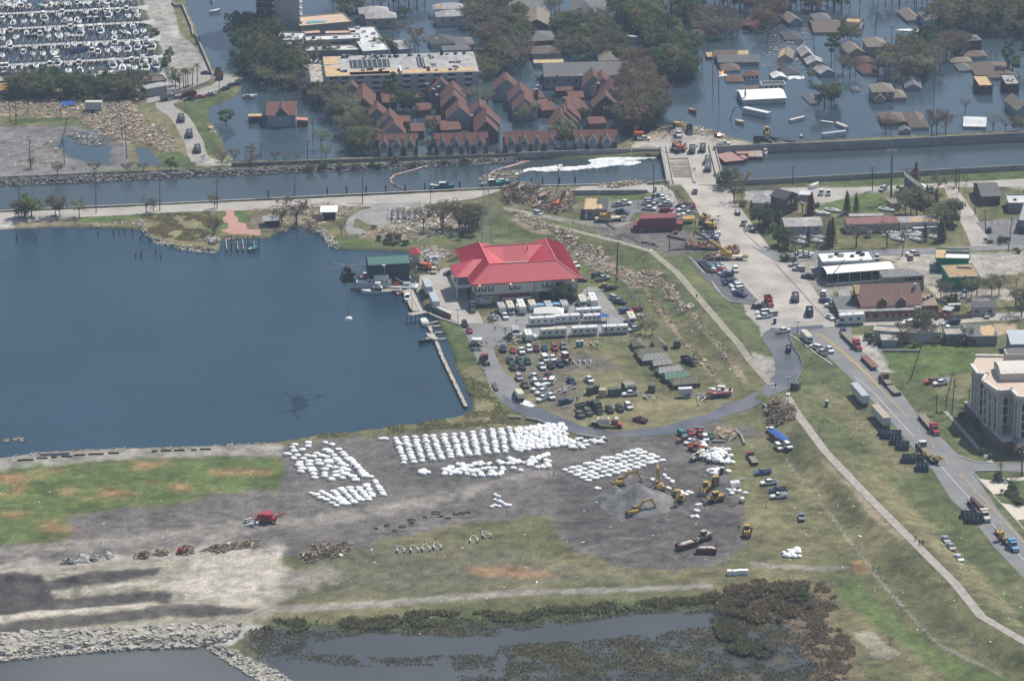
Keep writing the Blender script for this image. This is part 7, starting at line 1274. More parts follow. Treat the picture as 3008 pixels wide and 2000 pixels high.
a=G('A3',1075,1288,2.2);b=G('A3',1068,1352,0)
q=MB()
for i in Rg(9):
 x=-2.2+i*.5;q.slab([(a[0]+x*.7,a[1],1.9),(a[0]+(x+.4)*.7,a[1],1.9),(b[0]+x+.5,b[1],.0),(b[0]+x,b[1],.0)],.08)
q.obj('spilling_water',mat('spill_water',(.50,.52,.46),.4,.3,1.5),kind='stuff')
def tent(A,B,C,l,c,ev=1.7,rs=1.5,axis='x',hip=1.6,dome=False,fr='G5'):
 z=LAND+ev;a=Vec(G(fr,*A,z));b=Vec(G(fr,*B,z));cc=Vec(G(fr,*C,z));e=(b-a);W=e.length;e/=W;D=max(3,abs((cc-a).dot(Vec((-e.y,e.x)))))
 t=tg('army_tent',(a.x,a.y,LAND),atan2(e.y,e.x),l,'tent','camp tents')
 m=mat('tent_'+c,{'olive':(.17,.16,.11),'grey':(.27,.275,.24),'pale':(.33,.325,.29),'green':(.14,.23,.175)}[c],.9,.18,1.5,stretch=(3,.4,1));h=ev;r=rs
 q=MB();nb=max(2,int(W/1.6))
 if axis=='x':
  p,s=(hip,D/2,h+r),(W-hip,D/2,h+r)
  if dome:
   ks=[(D*(.5-.5*cos(pi*i/6)),h*.3+(h*.7+r)*sin(pi*i/6))for i in Rg(7)]
   for i in Rg(6):q.slab([(0+(.9 if i in(0,5)else .0),ks[i][0],ks[i][1]),(W,ks[i][0],ks[i][1]),(W,ks[i+1][0],ks[i+1][1]),(0,ks[i+1][0],ks[i+1][1])],.06)
  else:
   for i in Rg(nb):
    u0,u1=i/nb,(i+1)/nb;X0,X1=hip+(W-2*hip)*u0,hip+(W-2*hip)*u1;sg=.12
    q.poly((W*u0,0,h),(W*(u0+u1)/2,0,h-sg),((X0+X1)/2,D/2,h+r-sg),(X0,D/2,h+r));q.poly((W*(u0+u1)/2,0,h-sg),(W*u1,0,h),(X1,D/2,h+r),((X0+X1)/2,D/2,h+r-sg))
   q.poly((W,0,h),(W,D,h),s);q.poly((0,D,h),(0,0,h),p);q.poly((W,D,h),(0,D,h),p,s)
 else:
  p,s=(W/2,hip,h+r),(W/2,D-hip,h+r);q.poly((0,0,h),(W,0,h),p);q.poly((W,0,h),(W,D,h),s,p);q.poly((W,D,h),(0,D,h),s);q.poly((0,D,h),(0,0,h),p,s)
 q.obj('canvas_roof',m,t);Pr([(.15,.15),(W-.15,.15),(W-.15,D-.15),(.15,D-.15)],0,h-.03).obj('canvas_wall',mat('tent_wall',(.06,.062,.045),.9,.2,1),t)
 g=MB()
 for i in Rg(nb+1):
  for y,s_ in((0,-1),(D,1)):g.bar((W*i/nb,y,h),(W*i/nb,y+s_*1.6,0),.05,.05)
 g.obj('guy_ropes',PM['orange'],t)['kind']='stuff'
tent((450,330),(640,318),(515,212),'olive tent with its ridge pointing away, left of first pair','olive',axis='y');tent((820,333),(1025,315),(885,205),'olive tent with its ridge pointing away, right of first pair','olive',axis='y')
tent((520,462),(985,422),(850,345),'long olive tent just below first pair','olive');tent((600,560),(1055,513),(930,432),'grey-green tent, fourth down row','grey');tent((780,640),(1112,608),(1090,540),'pale grey box tent, fifth down row','pale',hip=.5);tent((870,765),(1290,713),(1250,635),'grey-green tent, sixth down row','pale',hip=1.);tent((980,865),(1410,803),(1360,722),'bluish green tent, seventh down row','green',hip=.8);tent((1100,960),(1560,918),(1430,830),'olive tent with orange guy ropes, last of row','olive')
tent((330,1010),(510,988),(430,900),'round-topped grey tent behind white pickup','grey',dome=True,ev=2.2,rs=1.)
def cpy(fr,x,y,w,d,m,l,h=2.4,head=(1,0),r=.9,name='pop_up_canopy'):
 p=G(fr,x,y);q=G(fr,x+head[0]*20,y+head[1]*20);t=tg(name,(p[0],p[1],LAND),atan2(q[1]-p[1],q[0]-p[0]),l,'canopy')
 c=MB();A_=[(-w/2,-d/2,h),(w/2,-d/2,h),(w/2,d/2,h),(-w/2,d/2,h)];k=max(0,w-d)/2
 c.poly(A_[0],A_[1],(k,0,h+r),(-k,0,h+r));c.poly(A_[1],A_[2],(k,0,h+r));c.poly(A_[2],A_[3],(-k,0,h+r),(k,0,h+r));c.poly(A_[3],A_[0],(-k,0,h+r));c.obj('canopy_cloth',m,t)
 for sx in(-1,1):
  for sy in(-1,1):Tb((sx*w/2*.97,sy*d/2*.97,0),(sx*w/2*.97,sy*d/2*.97,h),.06,n=4).obj('pole',STEEL,t)
BLC=mat('blue_canopy_cloth',(.05,.13,.42),.8,.08)
for i in Rg(4):cpy('H3',1755+i*52,480+i*38,3,3,BLC,f'blue canopy of diagonal line of four, {nth(i)} from top',head=(1,.9))
cpy('H2',1845,400,4.5,3.5,BLC,'blue canopy beside chevron camper');cpy('H2',1095,330,11,6,mat('white_marquee_cloth',(.75,.74,.70),.8,.05),'large white marquee among campers',h=2.2,r=1.6,name='marquee')
for x,y,l in((1000,235,'blue striped awning of left grey camper'),(1215,225,'blue striped awning of right grey camper')):cpy('H2',x,y,3.6,2.6,mat('striped_awning',(.16,.36,.60),.7),l,h=2.2,r=.1,name='awning')
cpy('H2',585,165,5,2.6,mat('tan_tarp',(.55,.33,.14),.9),'tan tarpaulin shelter at station front',h=2.6,r=.15,name='tarpaulin_shelter');cpy('C2',1950,190,3.6,2.6,TRM,'white gatehouse canopy under camouflage netting by driveway',h=2.6,r=.3)
for x,y,z,w,l in((595,205,2.2,5,'blue tarpaulin ridge over far debris'),):
 p=G('A1',x,930);t=tg('blue_tarpaulin',(p[0],p[1],LAND),.05,l,'tarpaulin');Sl(rows('-3|-1.5|1.2;3|-1.5|1.2;3|.5|2.8;-3|.5|2.6'),.1).obj('sheet',BLC,t);Bx(-2.8,2.8,.6,1.5,0,2.4).obj('heap',DST,t)
sw('short_trailer','A1',815,975,(14,0),'cream','cream box trailer half buried in far debris','trailer',None,s=1.2)
def heli():
 z=39.;p=G('P',1021,815,z);head=atan2(11,-1.8)
 t=tg('tandem_helicopter',(p[0],p[1],z),head,'dark tandem-rotor helicopter hovering over basin with slung load','helicopter');t.rotation_euler=(0,R(9),head)
 HM=mat('helicopter_olive',(.03,.033,.028),.6,.1)
 b=MB();secs=rows('-7.2|1.1|-.2|1.5;-5.5|1.75|-1.1|1.6;5.|1.75|-1.3|1.5;6.8|1.4|-1.1|1.;7.8|.6|-.7|.1');k=0
 for x,w,z0,z1 in secs:b.v+=[(x,-w*.8,z0),(x,w*.8,z0),(x,w,(z0+z1)/2),(x,w*.75,z1),(x,-w*.75,z1),(x,-w,(z0+z1)/2)]
 for i in Rg(len(secs)-1):
  for j in Rg(6):b.f.append((i*6+j,i*6+(j+1)%6,i*6+6+(j+1)%6,i*6+6+j))
 b.f+=[(5,4,3,2,1,0),tuple(24+j for j in Rg(6))];fu=b.obj('fuselage',HM,t)
 Pr(rows('3.8|-.9;6.6|-.7;6.6|.7;3.8|.9'),1.3,2.9,rows('4.4|-.5;5.9|-.4;5.9|.4;4.4|.5')).obj('front_pylon',HM,t)
 Pr(rows('-7.2|-.8;-2.6|-.9;-2.6|.9;-7.2|.8'),1.4,4.3,rows('-7.|-.4;-4.6|-.4;-4.6|.4;-7.|.4')).obj('rear_pylon',HM,t)
 for s in(-1,1):Sd(rows('-4.8|-1.3;4.2|-1.3;4.8|-.7;4.2|-.2;-4.6|-.2'),s*2.-.35,s*2.+.35).obj('sponson',HM,t);Tb((-6.6,s*1.5,2.),(-4.4,s*1.5,2.),.55,n=8).obj('engine_nacelle',DST,t);Tb((3.4,s*1.6-.15,-1.9),(3.4,s*1.6+.15,-1.9),.32,n=8).obj('wheel',RUB,t);Tb((-4.6,s*1.7-.15,-1.9),(-4.6,s*1.7+.15,-1.9),.32,n=8).obj('wheel',RUB,t)
 for s in(-1,1):Py((6.2,s*1.46,-.2),(7.2,s*1.15,-.3),(7.,s*1.,.5),(6.2,s*1.2,.7)).obj('cockpit_window',GLS,fu)
 BL_=mat('rotor_blade',(.10,.10,.09),.7)
 for x,zz,a0,nm in((5.2,3.1,20,'front_rotor'),(-5.8,4.5,75,'rear_rotor')):
  r=Tb((x,0,zz-.3),(x,0,zz+.25),.4,n=8).obj(nm,DST,t)
  for i in Rg(3):
   a=R(a0+i*120);Br((x+cos(a)*.3,sin(a)*.3,zz+.1),(x+cos(a)*9.1,sin(a)*9.1,zz+.35),.8,.08).obj('blade',BL_,r)
 q=G('G6',725,1075,z-14.5);d=Vec((p[0],p[1],z-14.5));t2=tg('slung_sandbag',(d.x,d.y,z-15.5),0,'white sandbag bundle hanging on helicopter line','sandbag');Tb((0,0,1),(0,0,13.9),.06,n=4).obj('sling_line',DST,t2)
 return d,z
HD,HZ=heli()
def blob(seed,sx,sy,sz,n=2):
 b=bmesh.new();bmesh.ops.create_icosphere(b,subdivisions=n,radius=1);r=Rnd(seed);ph=[r.u(0,6)for _ in Rg(6)]
 for v in b.verts:
  c=v.co;k=1+.10*sin(c.x*4+ph[0])+.08*sin(c.y*5+ph[1])+.06*sin(c.x*7+c.y*6+ph[2]);v.co=Vec((c.x*sx*k,c.y*sy*k,max(c.z,-.55)*sz*(1+.12*sin(c.x*5+c.y*5+ph[3]))+sz*.55))
 me=bpy.data.meshes.new('sandbag');b.to_mesh(me);b.free();me.materials.append(mat('white_sack_cloth',(.84,.84,.82),.75,.08,2.2,bump=.6));me.polygons.foreach_set('use_smooth',[True]*len(me.polygons));return me
BAGS=[blob(i,1.55,1.15,.72)for i in Rg(4)];SBAG=[blob(20+i,1.05,1.,.7)for i in Rg(4)]
SG='white sandbags in staging yard';rr=Rnd(8)
def bag(fr,x,y,l,s=1.,big=True,z=None):
 p=G(fr,x,y);o=bpy.data.objects.new('sandbag',rr.choice(BAGS if big else SBAG));COL.objects.link(o);o.location=(p[0],p[1],(H(*p)-.06)if z is None else z);o.rotation_euler=(0,0,rr.u(-.5,.5)+(0 if rr.random()<.5 else pi));k=s*rr.u(.88,1.12);o.scale=(k,k*rr.u(.9,1.1),k*rr.u(.85,1.15));return tag(o,l,'sandbag',SG)
A_=[rows('290|285;460|265;680|262;765|285'),[(258,330),(460,305)],rows('280|370;385|352;690|355;740|385;850|345'),rows('190|410;325|420;450|430;570|400;640|430;790|420;900|392'),rows('270|462;395|470;530|442;700|445;925|420'),rows('70|103;95|101;118|98;142|99;164|94;195|93;202|98',5),rows('68|111;94|109;121|107;145|104;170|100;208|104',5),rows('380|598;500|590;720|562;800|585;885|535;930|560;1070|560'),rows('73|127;103|124;134|121;181|118;192|123;220|118',5),rows('106|133;134|131;163|128;176|126;186|132;228|126;234|133',5),rows('108|142;134|138;163|137;200|137;238|138;250|140',5),rows('151|147;180|143;208|140;214|148',5)]
for i,row in En(A_):
 for j,(x,y)in En(row):bag('H6',x,y+12,f'large white sandbag in scattered left block, {nth(i)} row, {nth(j)} from left',.95)
cols=[((505,890+25),(820,1075)),((640,905),(900,1050)),((780,890),(960,1060)),((880,860),(1060,1045)),((985,855),(1140,1010)),((1110,850),(1240,1000)),((1200,810),(1290,960)),((1310,765),(1430,935))]
for i,(a,b)in En(cols):
 n=7 if i else 6
 for j in Rg(n):
  t=j/(n-1);bag('H6',a[0]+(b[0]-a[0])*t+rr.u(-8,8),a[1]+(b[1]-a[1])*t+rr.u(-5,5),f'white sandbag in small front block, {nth(i)} row, {nth(j)} down',.82)
for i in Rg(12):
 for j in Rg(5):
  u,v=i/11,j/4;x=470+u*640+v*205+rr.u(-8,8);y=385-u*175+v*88+rr.u(-5,5);bag('C5',x,y+8,f'white sandbag in regular block above heap, {nth(j)} row, {nth(i)} from left',.92)
for i in Rg(12):
 a=(1245+i*83,1005-i*5-(max(0,i-6)*4));b=(1320+i*80,1215-i*9)
 for j in Rg(9):
  t=j/8;bag('C2',a[0]+(b[0]-a[0])*t+rr.u(-7,7),a[1]+(b[1]-a[1])*t+rr.u(-4,4),f'white sandbag in widest block, {nth(i)} row, {nth(j)} from back',1.12,False)
for i,(x,y)in En(rows('1140|1140;1148|1143;1140|1150;1150|1155;1158|1158;1165|1163;1172|1163;1140|1163;1132|1167;1150|1165')):bag('O',x,y+2,f'white sandbag of small angled group below blocks, {nth(i)} of ten',.8,False)
def jn(name,pts,l,s=1.,z=None):
 V=[];F_=[];me0=[np.array([v.co for v in m.vertices])for m in SBAG];fc=[[tuple(p.vertices)for p in m.polygons]for m in SBAG];n=0
 for fr,x,y,dz in pts:
  k=rr.randrange(4);p=G(fr,x,y);a=rr.u(0,6.3);c,s_=cos(a),sin(a);sc=s*rr.u(.8,1.2);v=me0[k]*sc;x_=v[:,0]*c-v[:,1]*s_+p[0];y_=v[:,0]*s_+v[:,1]*c+p[1]
  V.append(np.stack([x_,y_,v[:,2]+H(*p)-.06+dz],1));F_+=[tuple(q+n for q in f)for f in fc[k]];n+=len(v)
 me=mesh(name,np.concatenate(V).tolist(),F_,MATS['white_sack_cloth'],True);o=link(name,me,kind='stuff');return tag(o,l,'sandbags')
pts=[]
for i in Rg(12,18):
 a=(1245+i*83,1005-i*5-(max(0,i-6)*4));b=(1320+i*80,1215-i*9)
 for j in Rg(11):t=j/10;pts.append(('C2',a[0]+(b[0]-a[0])*t+rr.u(-14,14),a[1]+(b[1]-a[1])*t+rr.u(-5,5),0));pts.append(('C2',a[0]+40+(b[0]-a[0])*t+rr.u(-14,14),a[1]+(b[1]-a[1])*t+rr.u(-5,5),0))
jn('sandbag_mass',pts,'dense right end of widest sandbag block',1.05)
pts=[]
for i in Rg(110):
 u=rr.random();v=rr.random();x=1020+u*245;y0=1075-u*32;y1=min(1098-u*8,1095-u*30+8+(12 if u>.15 and u<.55 else 4));pts.append(('O',x,y0+(y1-y0)*v+(3 if u>.2 else 0),0))
jn('sandbag_mass',pts,'long thin band of white sandbags below widest block',1.)
pts=[('C3',rr.u(545,880),rr.u(1300,1390)-0,rr.u(0,.5))for _ in Rg(46)];pts=[p for p in pts if not(p[1]>760 and p[2]>1350)and not(p[1]<640 and p[2]<1310)]
jn('sandbag_mass',pts,'untidy sacks beside concrete barriers of wet road',.8)
pts=[('H3',rr.gauss(790,110),rr.gauss(800,50),rr.u(0,1.2))for _ in Rg(75)]+[('H3',rr.u(980,1080),rr.u(830,910),0)for _ in Rg(8)]+[('H3',rr.u(660,830),rr.u(1010,1100),0)for _ in Rg(9)]+[('H3',600+rr.u(-30,30),640+rr.u(-40,40),.6)for _ in Rg(6)]
jn('sandbag_mass',pts,'big heap of white sacks beside orange handler',.95)
pts=[('H4',x+rr.u(-25,25),y+rr.u(-10,10),0)for x,y in rows('238|43;249|52;262|64;252|85;286|96;300|104;312|100;322|100;308|108;296|98;348|140;338|160;346|158;332|178;346|180;200|58;15|86;22|86',5)for _ in Rg(2)]+[('H3',x,y,0)for x,y in rows('206|272;220|272;212|282;236|274;256|281;200|268;198|206;202|210',5)]
jn('loose_sacks',pts,'loose sacks scattered round machines',.8)
pts=[('C6',x,y,0)for x,y in rows('230|665;265|650;300|690;320|640;265|690;245|685;335|660;290|660;340|690;325|650;280|672')];jn('sandbag_mass',pts,'small heap of white sacks on right-hand grass',1.)
pts=[('C2',x,y,0)for x,y in rows('294|258;298|256;302|260;296|262;306|259;292|260',5)];jn('sandbag_mass',pts,'small white pile left of long thin band',1.)
pts=[('C2',x,y,0)for x,y in rows('1115|1008;1140|1005;1160|1010')];jn('sandbag_mass',pts,'single small pile at upper left of widest block',1.)
for i,(x,y)in En(rows('379|258;389|258;398|257;407|257',5)):
 p=G('C5',x,y);o=Bx(-.75,.75,-.75,.75,0,1.5).obj('white_bale',MATS['white_sack_cloth'],loc=(p[0],p[1],H(*p)));tag(o,f'white square bale on lower grass, {nth(i)} from left','bale','white bales on lower grass')
q=bpy.data.objects.new('sack_bundle',SBAG[0]);COL.objects.link(q)
for t in bpy.data.objects:
 if t.name=='slung_sandbag':q.parent=t;q.scale=(1.2,1.2,1.1)
 # gravel heap and spoil
def hp(name,fr,x,y,rx,ry,h,m,l,seed=0,cat='heap',lobes=(),g=.45,rough=.25,sharp=1.):
 c=G(fr,x,y);n=int(rx*2.4/g);N=int(ry*2.4/g);xs=np.linspace(-rx*1.2,rx*1.2,n);ys=np.linspace(-ry*1.2,ry*1.2,N);X,Y=np.meshgrid(xs,ys)
 d=np.sqrt((X/rx)**2+(Y/ry)**2)+fbm(X+c[0],Y+c[1],rx*.5,4,seed)*rough;Z=h*np.clip(1-d,0,1)**sharp
 for lx,ly,lr,lh in lobes:dd=np.sqrt((X-lx)**2+(Y-ly)**2)/lr+fbm(X,Y,lr*.5,3,seed+1)*rough;Z=np.maximum(Z,lh*np.clip(1-dd,0,1))
 Z=Z+fbm(X,Y,.9,3,seed+4)*.25*(Z>.05)-.25*(Z<=.02)
 idx=np.arange(X.size).reshape(X.shape);F_=np.stack([idx[:-1,:-1],idx[:-1,1:],idx[1:,1:],idx[1:,:-1]],-1).reshape(-1,4);V=np.stack([X.ravel(),Y.ravel(),Z.ravel()],1)
 k=(V[F_][:,:,2]>-.2).any(1);F_=F_[k]
 o=link(name,mesh(name,V.tolist(),[tuple(map(int,f))for f in F_],m,True),loc=(c[0],c[1],H(*c)-.05));return tag(o,l,cat)
GR=mat('grey_gravel',(.17,.168,.16),.95,.2,.6,bump=.5,col2=(.215,.21,.20))
hp('gravel_heap','H4',740,690,12.5,11,7.8,GR,'large grey gravel heap with three excavators round it',3,lobes=rows('-7|5|6.5|4.8;6|3|7|4.2;-5|-6|5|3'))
hp('gravel_heap','H4',1165,950,2.6,2.2,1.6,mat('dark_gravel',(.13,.125,.12),.95,.2,1),'small dark gravel cone in front of large heap',5)
hp('soil_heap','B3',1070,745,5.6,7,2.6,mat('dark_soil',(.09,.08,.07),.95,.25,1),'dark soil heap beside curved track',6)
DPAL=[mat('splintered_pale_wood',(.45,.35,.22),.9,.25,1),mat('splintered_wood',(.32,.25,.17),.9,.25,1),mat('dark_wet_wood',(.12,.09,.065),.9,.3,1),mat('white_rubbish',(.62,.61,.58),.8,.2,1),mat('grey_rubbish',(.30,.30,.29),.8,.2,1),mat('blue_green_rubbish',(.15,.30,.32),.8,.2,1)]
def dbr(fr,pts,n,l,name='debris_field',size=(.4,2.1),w=(.33,.3,.17,.10,.08,.02),z=None,pile=0,dark=False,sheets=.25,zero=False):
 poly=GP(fr,pts);Pm=np.array(poly);x0,y0=Pm.min(0);x1,y1=Pm.max(0);r=Rnd(len(pts)*7+n);V=[];F_=[];MI=[]
 xs=[r.u(x0,x1)for _ in Rg(n*4)];ys=[r.u(y0,y1)for _ in Rg(n*4)];d=sd(np.array(xs),np.array(ys),poly)+fbm(np.array(xs),np.array(ys),6,3,n)*6;b=MB();mx=max(1e-3,d.max());c=0
 for x,y,dd in zip(xs,ys,d):
  if dd<0 or c>=n:continue
  c+=1;h=(H(x,y)if not zero else 0)+.05;ph=pile*min(1,dd/(mx*.8));zz=h+r.random()**.6*ph;L=r.u(*size)*(1 if r.random()<.85 else 1.6);a=r.u(0,3.15)if r.random()<.6 else r.gauss(.2,.4);t=r.u(-.35,.35)*(1+.6*(pile>0));dx,dy,dz=cos(a)*L/2,sin(a)*L/2,abs(L/2*t);f0=len(b.f)
  if r.random()<sheets:b.bar((x-dx*.6,y-dy*.6,zz),(x+dx*.6,y+dy*.6,zz+dz),L*.5,.08)
  else:b.bar((x-dx,y-dy,zz),(x+dx,y+dy,zz+dz),r.u(.1,.3),r.u(.08,.22))
  k=r.choices(Rg(6),w)[0];MI+=[k]*(len(b.f)-f0)
 me=mesh(name,b.v,b.f);[me.materials.append(m)for m in DPAL];me.polygons.foreach_set('material_index',MI);o=link(name,me,kind='stuff');return tag(o,l,'debris')
dbr('A1',rows('-2|88;25|86;70|90;100|88;118|87;120|96;128|106;145|109;153|130;143|133;130|125;106|123;96|119;80|112;70|104;30|100;-2|100',10),3600,'vast field of splintered timber left of levee ramp',pile=1.2)
dbr('A1',rows('56|112;90|118;90|124;64|125',10),160,'raft of broken wood on flooded lot',zero=True);dbr('A1',rows('-2|120;50|120;60|142;100|144;0|145',10),120,'sparse litter over flooded lot');dbr('A1',rows('179|108;199|106;199|116;182|115',10),150,'litter by tree in flooded basin')
dbr('B3',rows('2|56;16|57;26|61;43|68;56|73;72|82;86|89;100|97;125|106;136|111;139|116;125|117;108|116;100|106;80|100;60|90;50|80;43|71;25|69;10|61',10),3200,'long drift of broken timber behind red-roofed station',pile=.8)
dbr('B3',rows('134|111;142|118;150|127;162|140;170|150;164|148;150|137;140|126',10),500,'thinning timber drift along levee foot',pile=.3);dbr('C3',rows('134|0;143|0;160|20;176|37;190|52;200|64;210|76;210|84;205|79;190|60;170|37;150|17',10),700,'thin line of wrack along levee slope',size=(.4,1.6))
dbr('C3',rows('120|0;124|0;133|12;146|28;156|43;164|53;172|61;189|79;186|80;170|64;154|45;140|27;130|13',10),600,'dark wrack along camp side fence',size=(.4,1.8),w=(.15,.35,.4,.06,.03,.01),pile=.5)
dbr('B3',rows('0|32;12|29;27|30;30|34;20|44;6|45;0|43',10),1700,'dark heap of tree limbs by canal road',name='brush_heap',w=(.05,.25,.6,.03,.06,.01),pile=4.,size=(.8,3.8),sheets=.05);dbr('B3',rows('23|34;42|32;59|33;62|42;58|50;45|52;30|48;20|44',10),2000,'brown heap of limbs and wreckage right of it',name='brush_heap',w=(.2,.4,.3,.04,.05,.01),pile=3.4,size=(.8,3.4),sheets=.1)
dbr('B3',rows('82|27;105|24;123|25;124|29;100|31;83|30',10),380,'low ridge of wreckage on canal edge',pile=1.);dbr('H3',rows('166|9;180|3;196|6;208|17;208|30;190|35;175|32;166|22',10),1500,'round brown brush heap below levee track',name='brush_heap',w=(.12,.45,.38,.02,.02,.01),pile=3.6,size=(.6,2.6),sheets=.03)
dbr('H3',rows('76|35;100|34;115|42;110|52;85|48',10),380,'torn brown scrap left of concrete barriers',w=(.4,.4,.2,.03,0,0),pile=.4)
dbr('B2',rows('0|48;40|44;90|43;96|46;80|56;60|62;40|66;12|69;0|66',10),700,'litter over shore between plaza and car park');dbr('B2',rows('118|49;142|48;160|50;190|56;195|66;160|64;130|63;115|60',10),1100,'wreckage of demolished boathouses by mast',pile=.4,w=(.25,.2,.15,.25,.2,.03));dbr('B2',rows('90|73;110|65;135|64;160|64;185|69;150|76;120|77',10),700,'wreckage strewn on grass below bare trees')
dbr('B2',rows('149|82;164|82;172|86;164|92;146|90',10),600,'heap of building wreckage behind small red-roofed hut',pile=1.2,w=(.25,.2,.1,.3,.15,.02));dbr('B1',rows('60|60;120|59;120|62;70|65',10),120,'litter on lake shore by plane trees',size=(.4,1.5))
dbr('B2',rows('190|20;210|15;234|13;234|15;220|24;208|24',10),380,'reddish wreckage held in boom',zero=True,size=(.4,1.4))
dbr('A3',rows('123|117;140|108;156|107;180|112;196|119;176|117;156|115;143|115',10),520,'rubble round bridgehead',pile=.9,w=(.2,.25,.2,.15,.2,.02));dbr('B3',rows('0|2;30|-1;70|0;72|2;40|3;0|6',10),330,'wrack along far canal bank',size=(.4,1.6))
dbr('A4',rows('15|25;50|23;48|42;60|56;70|64;30|66;10|56',10),260,'house wreckage floating between sunk roofs',zero=True);dbr('G6',rows('160|23;190|21;190|42;165|40',10),260,'orange and brown salvage beside boat shed',w=(.2,.3,.2,.1,.2,.05),pile=.8)
dbr('C1',rows('0|53;20|51;56|44;90|46;130|48;180|46;210|44;236|37;236|44;180|48;90|50;30|54;0|57',10),420,'wrack line along lake beach',size=(.4,1.7),zero=False);dbr('C2',rows('0|98;20|92;45|86;52|91;30|98;0|104',10),160,'wrack line at corner of lake beach',size=(.4,2));dbr('C1',rows('0|39;21|37;21|41;0|42',10),40,'floating brown wrack off beach',zero=True)
for k,(pp,l,pl)in En([(rows('274|57;290|47;324|43;356|41;358|50;328|54;300|60',5),'long brush windrow on sand lot',1.3),(rows('186|66;192|58;204|60;206|67',5),'small round brush pile, left of two on sand',1.2),(rows('1075|300;1110|265;1165|295;1130|318'),'small round brush pile, right of two on sand',1.),(rows('248|60;254|49;268|53;264|62',5),'brush pile beside red object on sand',1.4),(rows('408|64;432|54;434|47;484|45;484|58;460|66;426|74',5),'dark brush heap at right of sand lot',1.8)]):dbr('C7',pp,500 if k in(0,4)else 170,l,name='brush_heap',w=(.08,.35,.5,.04,.03,0),pile=pl,size=(.4,1.6),sheets=.04)
for k,(pp,w_)in En([(rows('84|74;92|63;104|66;104|74',5),(.05,.05,.3,.25,.2,.15)),(rows('520|360;560|310;620|320;620|362'),(0,0,.05,.85,.1,0)),(rows('620|352;650|310;710|315;700|350'),(.05,.05,.35,.2,.2,.15)),(rows('140|69;148|60;158|63;158|69',5),(0,0,.05,.8,.15,0))]):dbr('C7',pp,260,['dark bottle-green scrap pile, first of four','bright white scrap pile, second of four','dark green scrap pile, third of four','white scrap pile, last of four'][k],name='scrap_pile',w=w_,pile=1.2,size=(.3,.9),sheets=.5)
def rk(fr,pts,n,l,size=(.5,1.6),c=None,z0=None,pile=.6):
 poly=GP(fr,pts);Pm=np.array(poly);x0,y0=Pm.min(0);x1,y1=Pm.max(0);r=Rnd(n);b=MB();xs=np.array([r.u(x0,x1)for _ in Rg(n*4)]);ys=np.array([r.u(y0,y1)for _ in Rg(n*4)]);d=sd(xs,ys,poly);c_=0
 for x,y,dd in zip(xs,ys,d):
  if dd<-.6 or c_>=n:continue
  c_+=1;s=r.u(*size)*(1.4 if r.random()<.12 else 1);a=r.u(0,3.1);k=len(b.v);z=max(H(x,y),-.2)+r.u(-.1,pile*.5);tx,ty=r.u(-.3,.3),r.u(-.3,.3)
  for j,(px,py)in En(rows('-1|-.7;1|-.8;.9|.7;-.8|.8')):
   px*=s*r.u(.35,.6);py*=s*r.u(.35,.6);b.v.append((x+px*cos(a)-py*sin(a),y+px*sin(a)+py*cos(a),z-.5))
  for j in Rg(4):v=b.v[k+j];b.v.append((x+(v[0]-x)*.85,y+(v[1]-y)*.85,z+s*.3+(v[0]-x)*tx+(v[1]-y)*ty))
  b.f+=[(k+4,k+5,k+6,k+7)]+[(k+j,k+(j+1)%4,k+4+(j+1)%4,k+4+j)for j in Rg(4)]
 o=b.obj('riprap_rocks',c or mat('broken_concrete',(.42,.39,.33),.9,.25,.5,bump=.3,col2=(.34,.32,.28)),kind='stuff');return tag(o,l,'rocks')
rk('C7',rows('-6|87;40|85;90|82;140|80;164|80;164|85;156|90;130|93;90|94;40|98;10|101;-6|103',10),3000,'broad bank of broken concrete slabs along bottom-left shore',(.7,2.4));rk('C7',rows('143|93;152|94;170|101;190|109;205|119;185|119;164|106;150|97',10),900,'narrow spit of rocks running off bottom edge',(.5,1.5))
RG=mat('grey_riprap',(.17,.165,.155),.9,.25,.6,bump=.3)
rk('B1',rows('-4|23;50|20;100|18;150|16;170|15;240|13;240|16;170|19;110|22;50|25;-4|27',10),1900,'grey rocks along far canal bank at left',(.5,1.3),RG);rk('B2',rows('0|13;80|11;150|8;210|5;236|4;236|6;150|11;80|14;0|16',10),1500,'rocks along far canal bank before town houses',(.4,1.2),RG)
rk('B1',rows('119|58;122|60;126|69;137|77;148|80;168|84;190|85;188|83;165|81;145|78;130|72;122|64',10),420,'pale rocks round grassy point',(.5,1.4));rk('B1',rows('177|75;185|72;190|76;184|79',10),50,'pale boulders beside ruined pier',(1.2,2.4));rk('B2',rows('54|66;64|72;66|78;76|82;74|80;69|74;58|64',10),200,'rocks along shore below car park',(.5,1.2));rk('B3',rows('115|80;126|78;134|82;122|84',10),60,'pale rubble slabs on dark yard',(1.,2.6),RG)
t=tg('ruined_slips',(*G('B2',1280,540),LAND),0,'row of ruined slips with grey tarpaulins in car park','foundation');o=Vec(G('B2',1280,540))
for i in Rg(5):
 a=[Vec(G('B2',1175+i*50+dx,y))-o for dx,y in rows('0|505;38|503;42|575;4|578')];Pr([tuple(p)for p in a][::-1],0,.25).obj('grey_sheet',mat('grey_tarpaulin',(.20,.23,.26),.8,.2),t)
 p=[Vec(G('B2',1215+i*50,y))-o for y in(500,580)];Br((p[0].x,p[0].y,.4),(p[1].x,p[1].y,.4),.5,.8).obj('low_wall',DST,t)
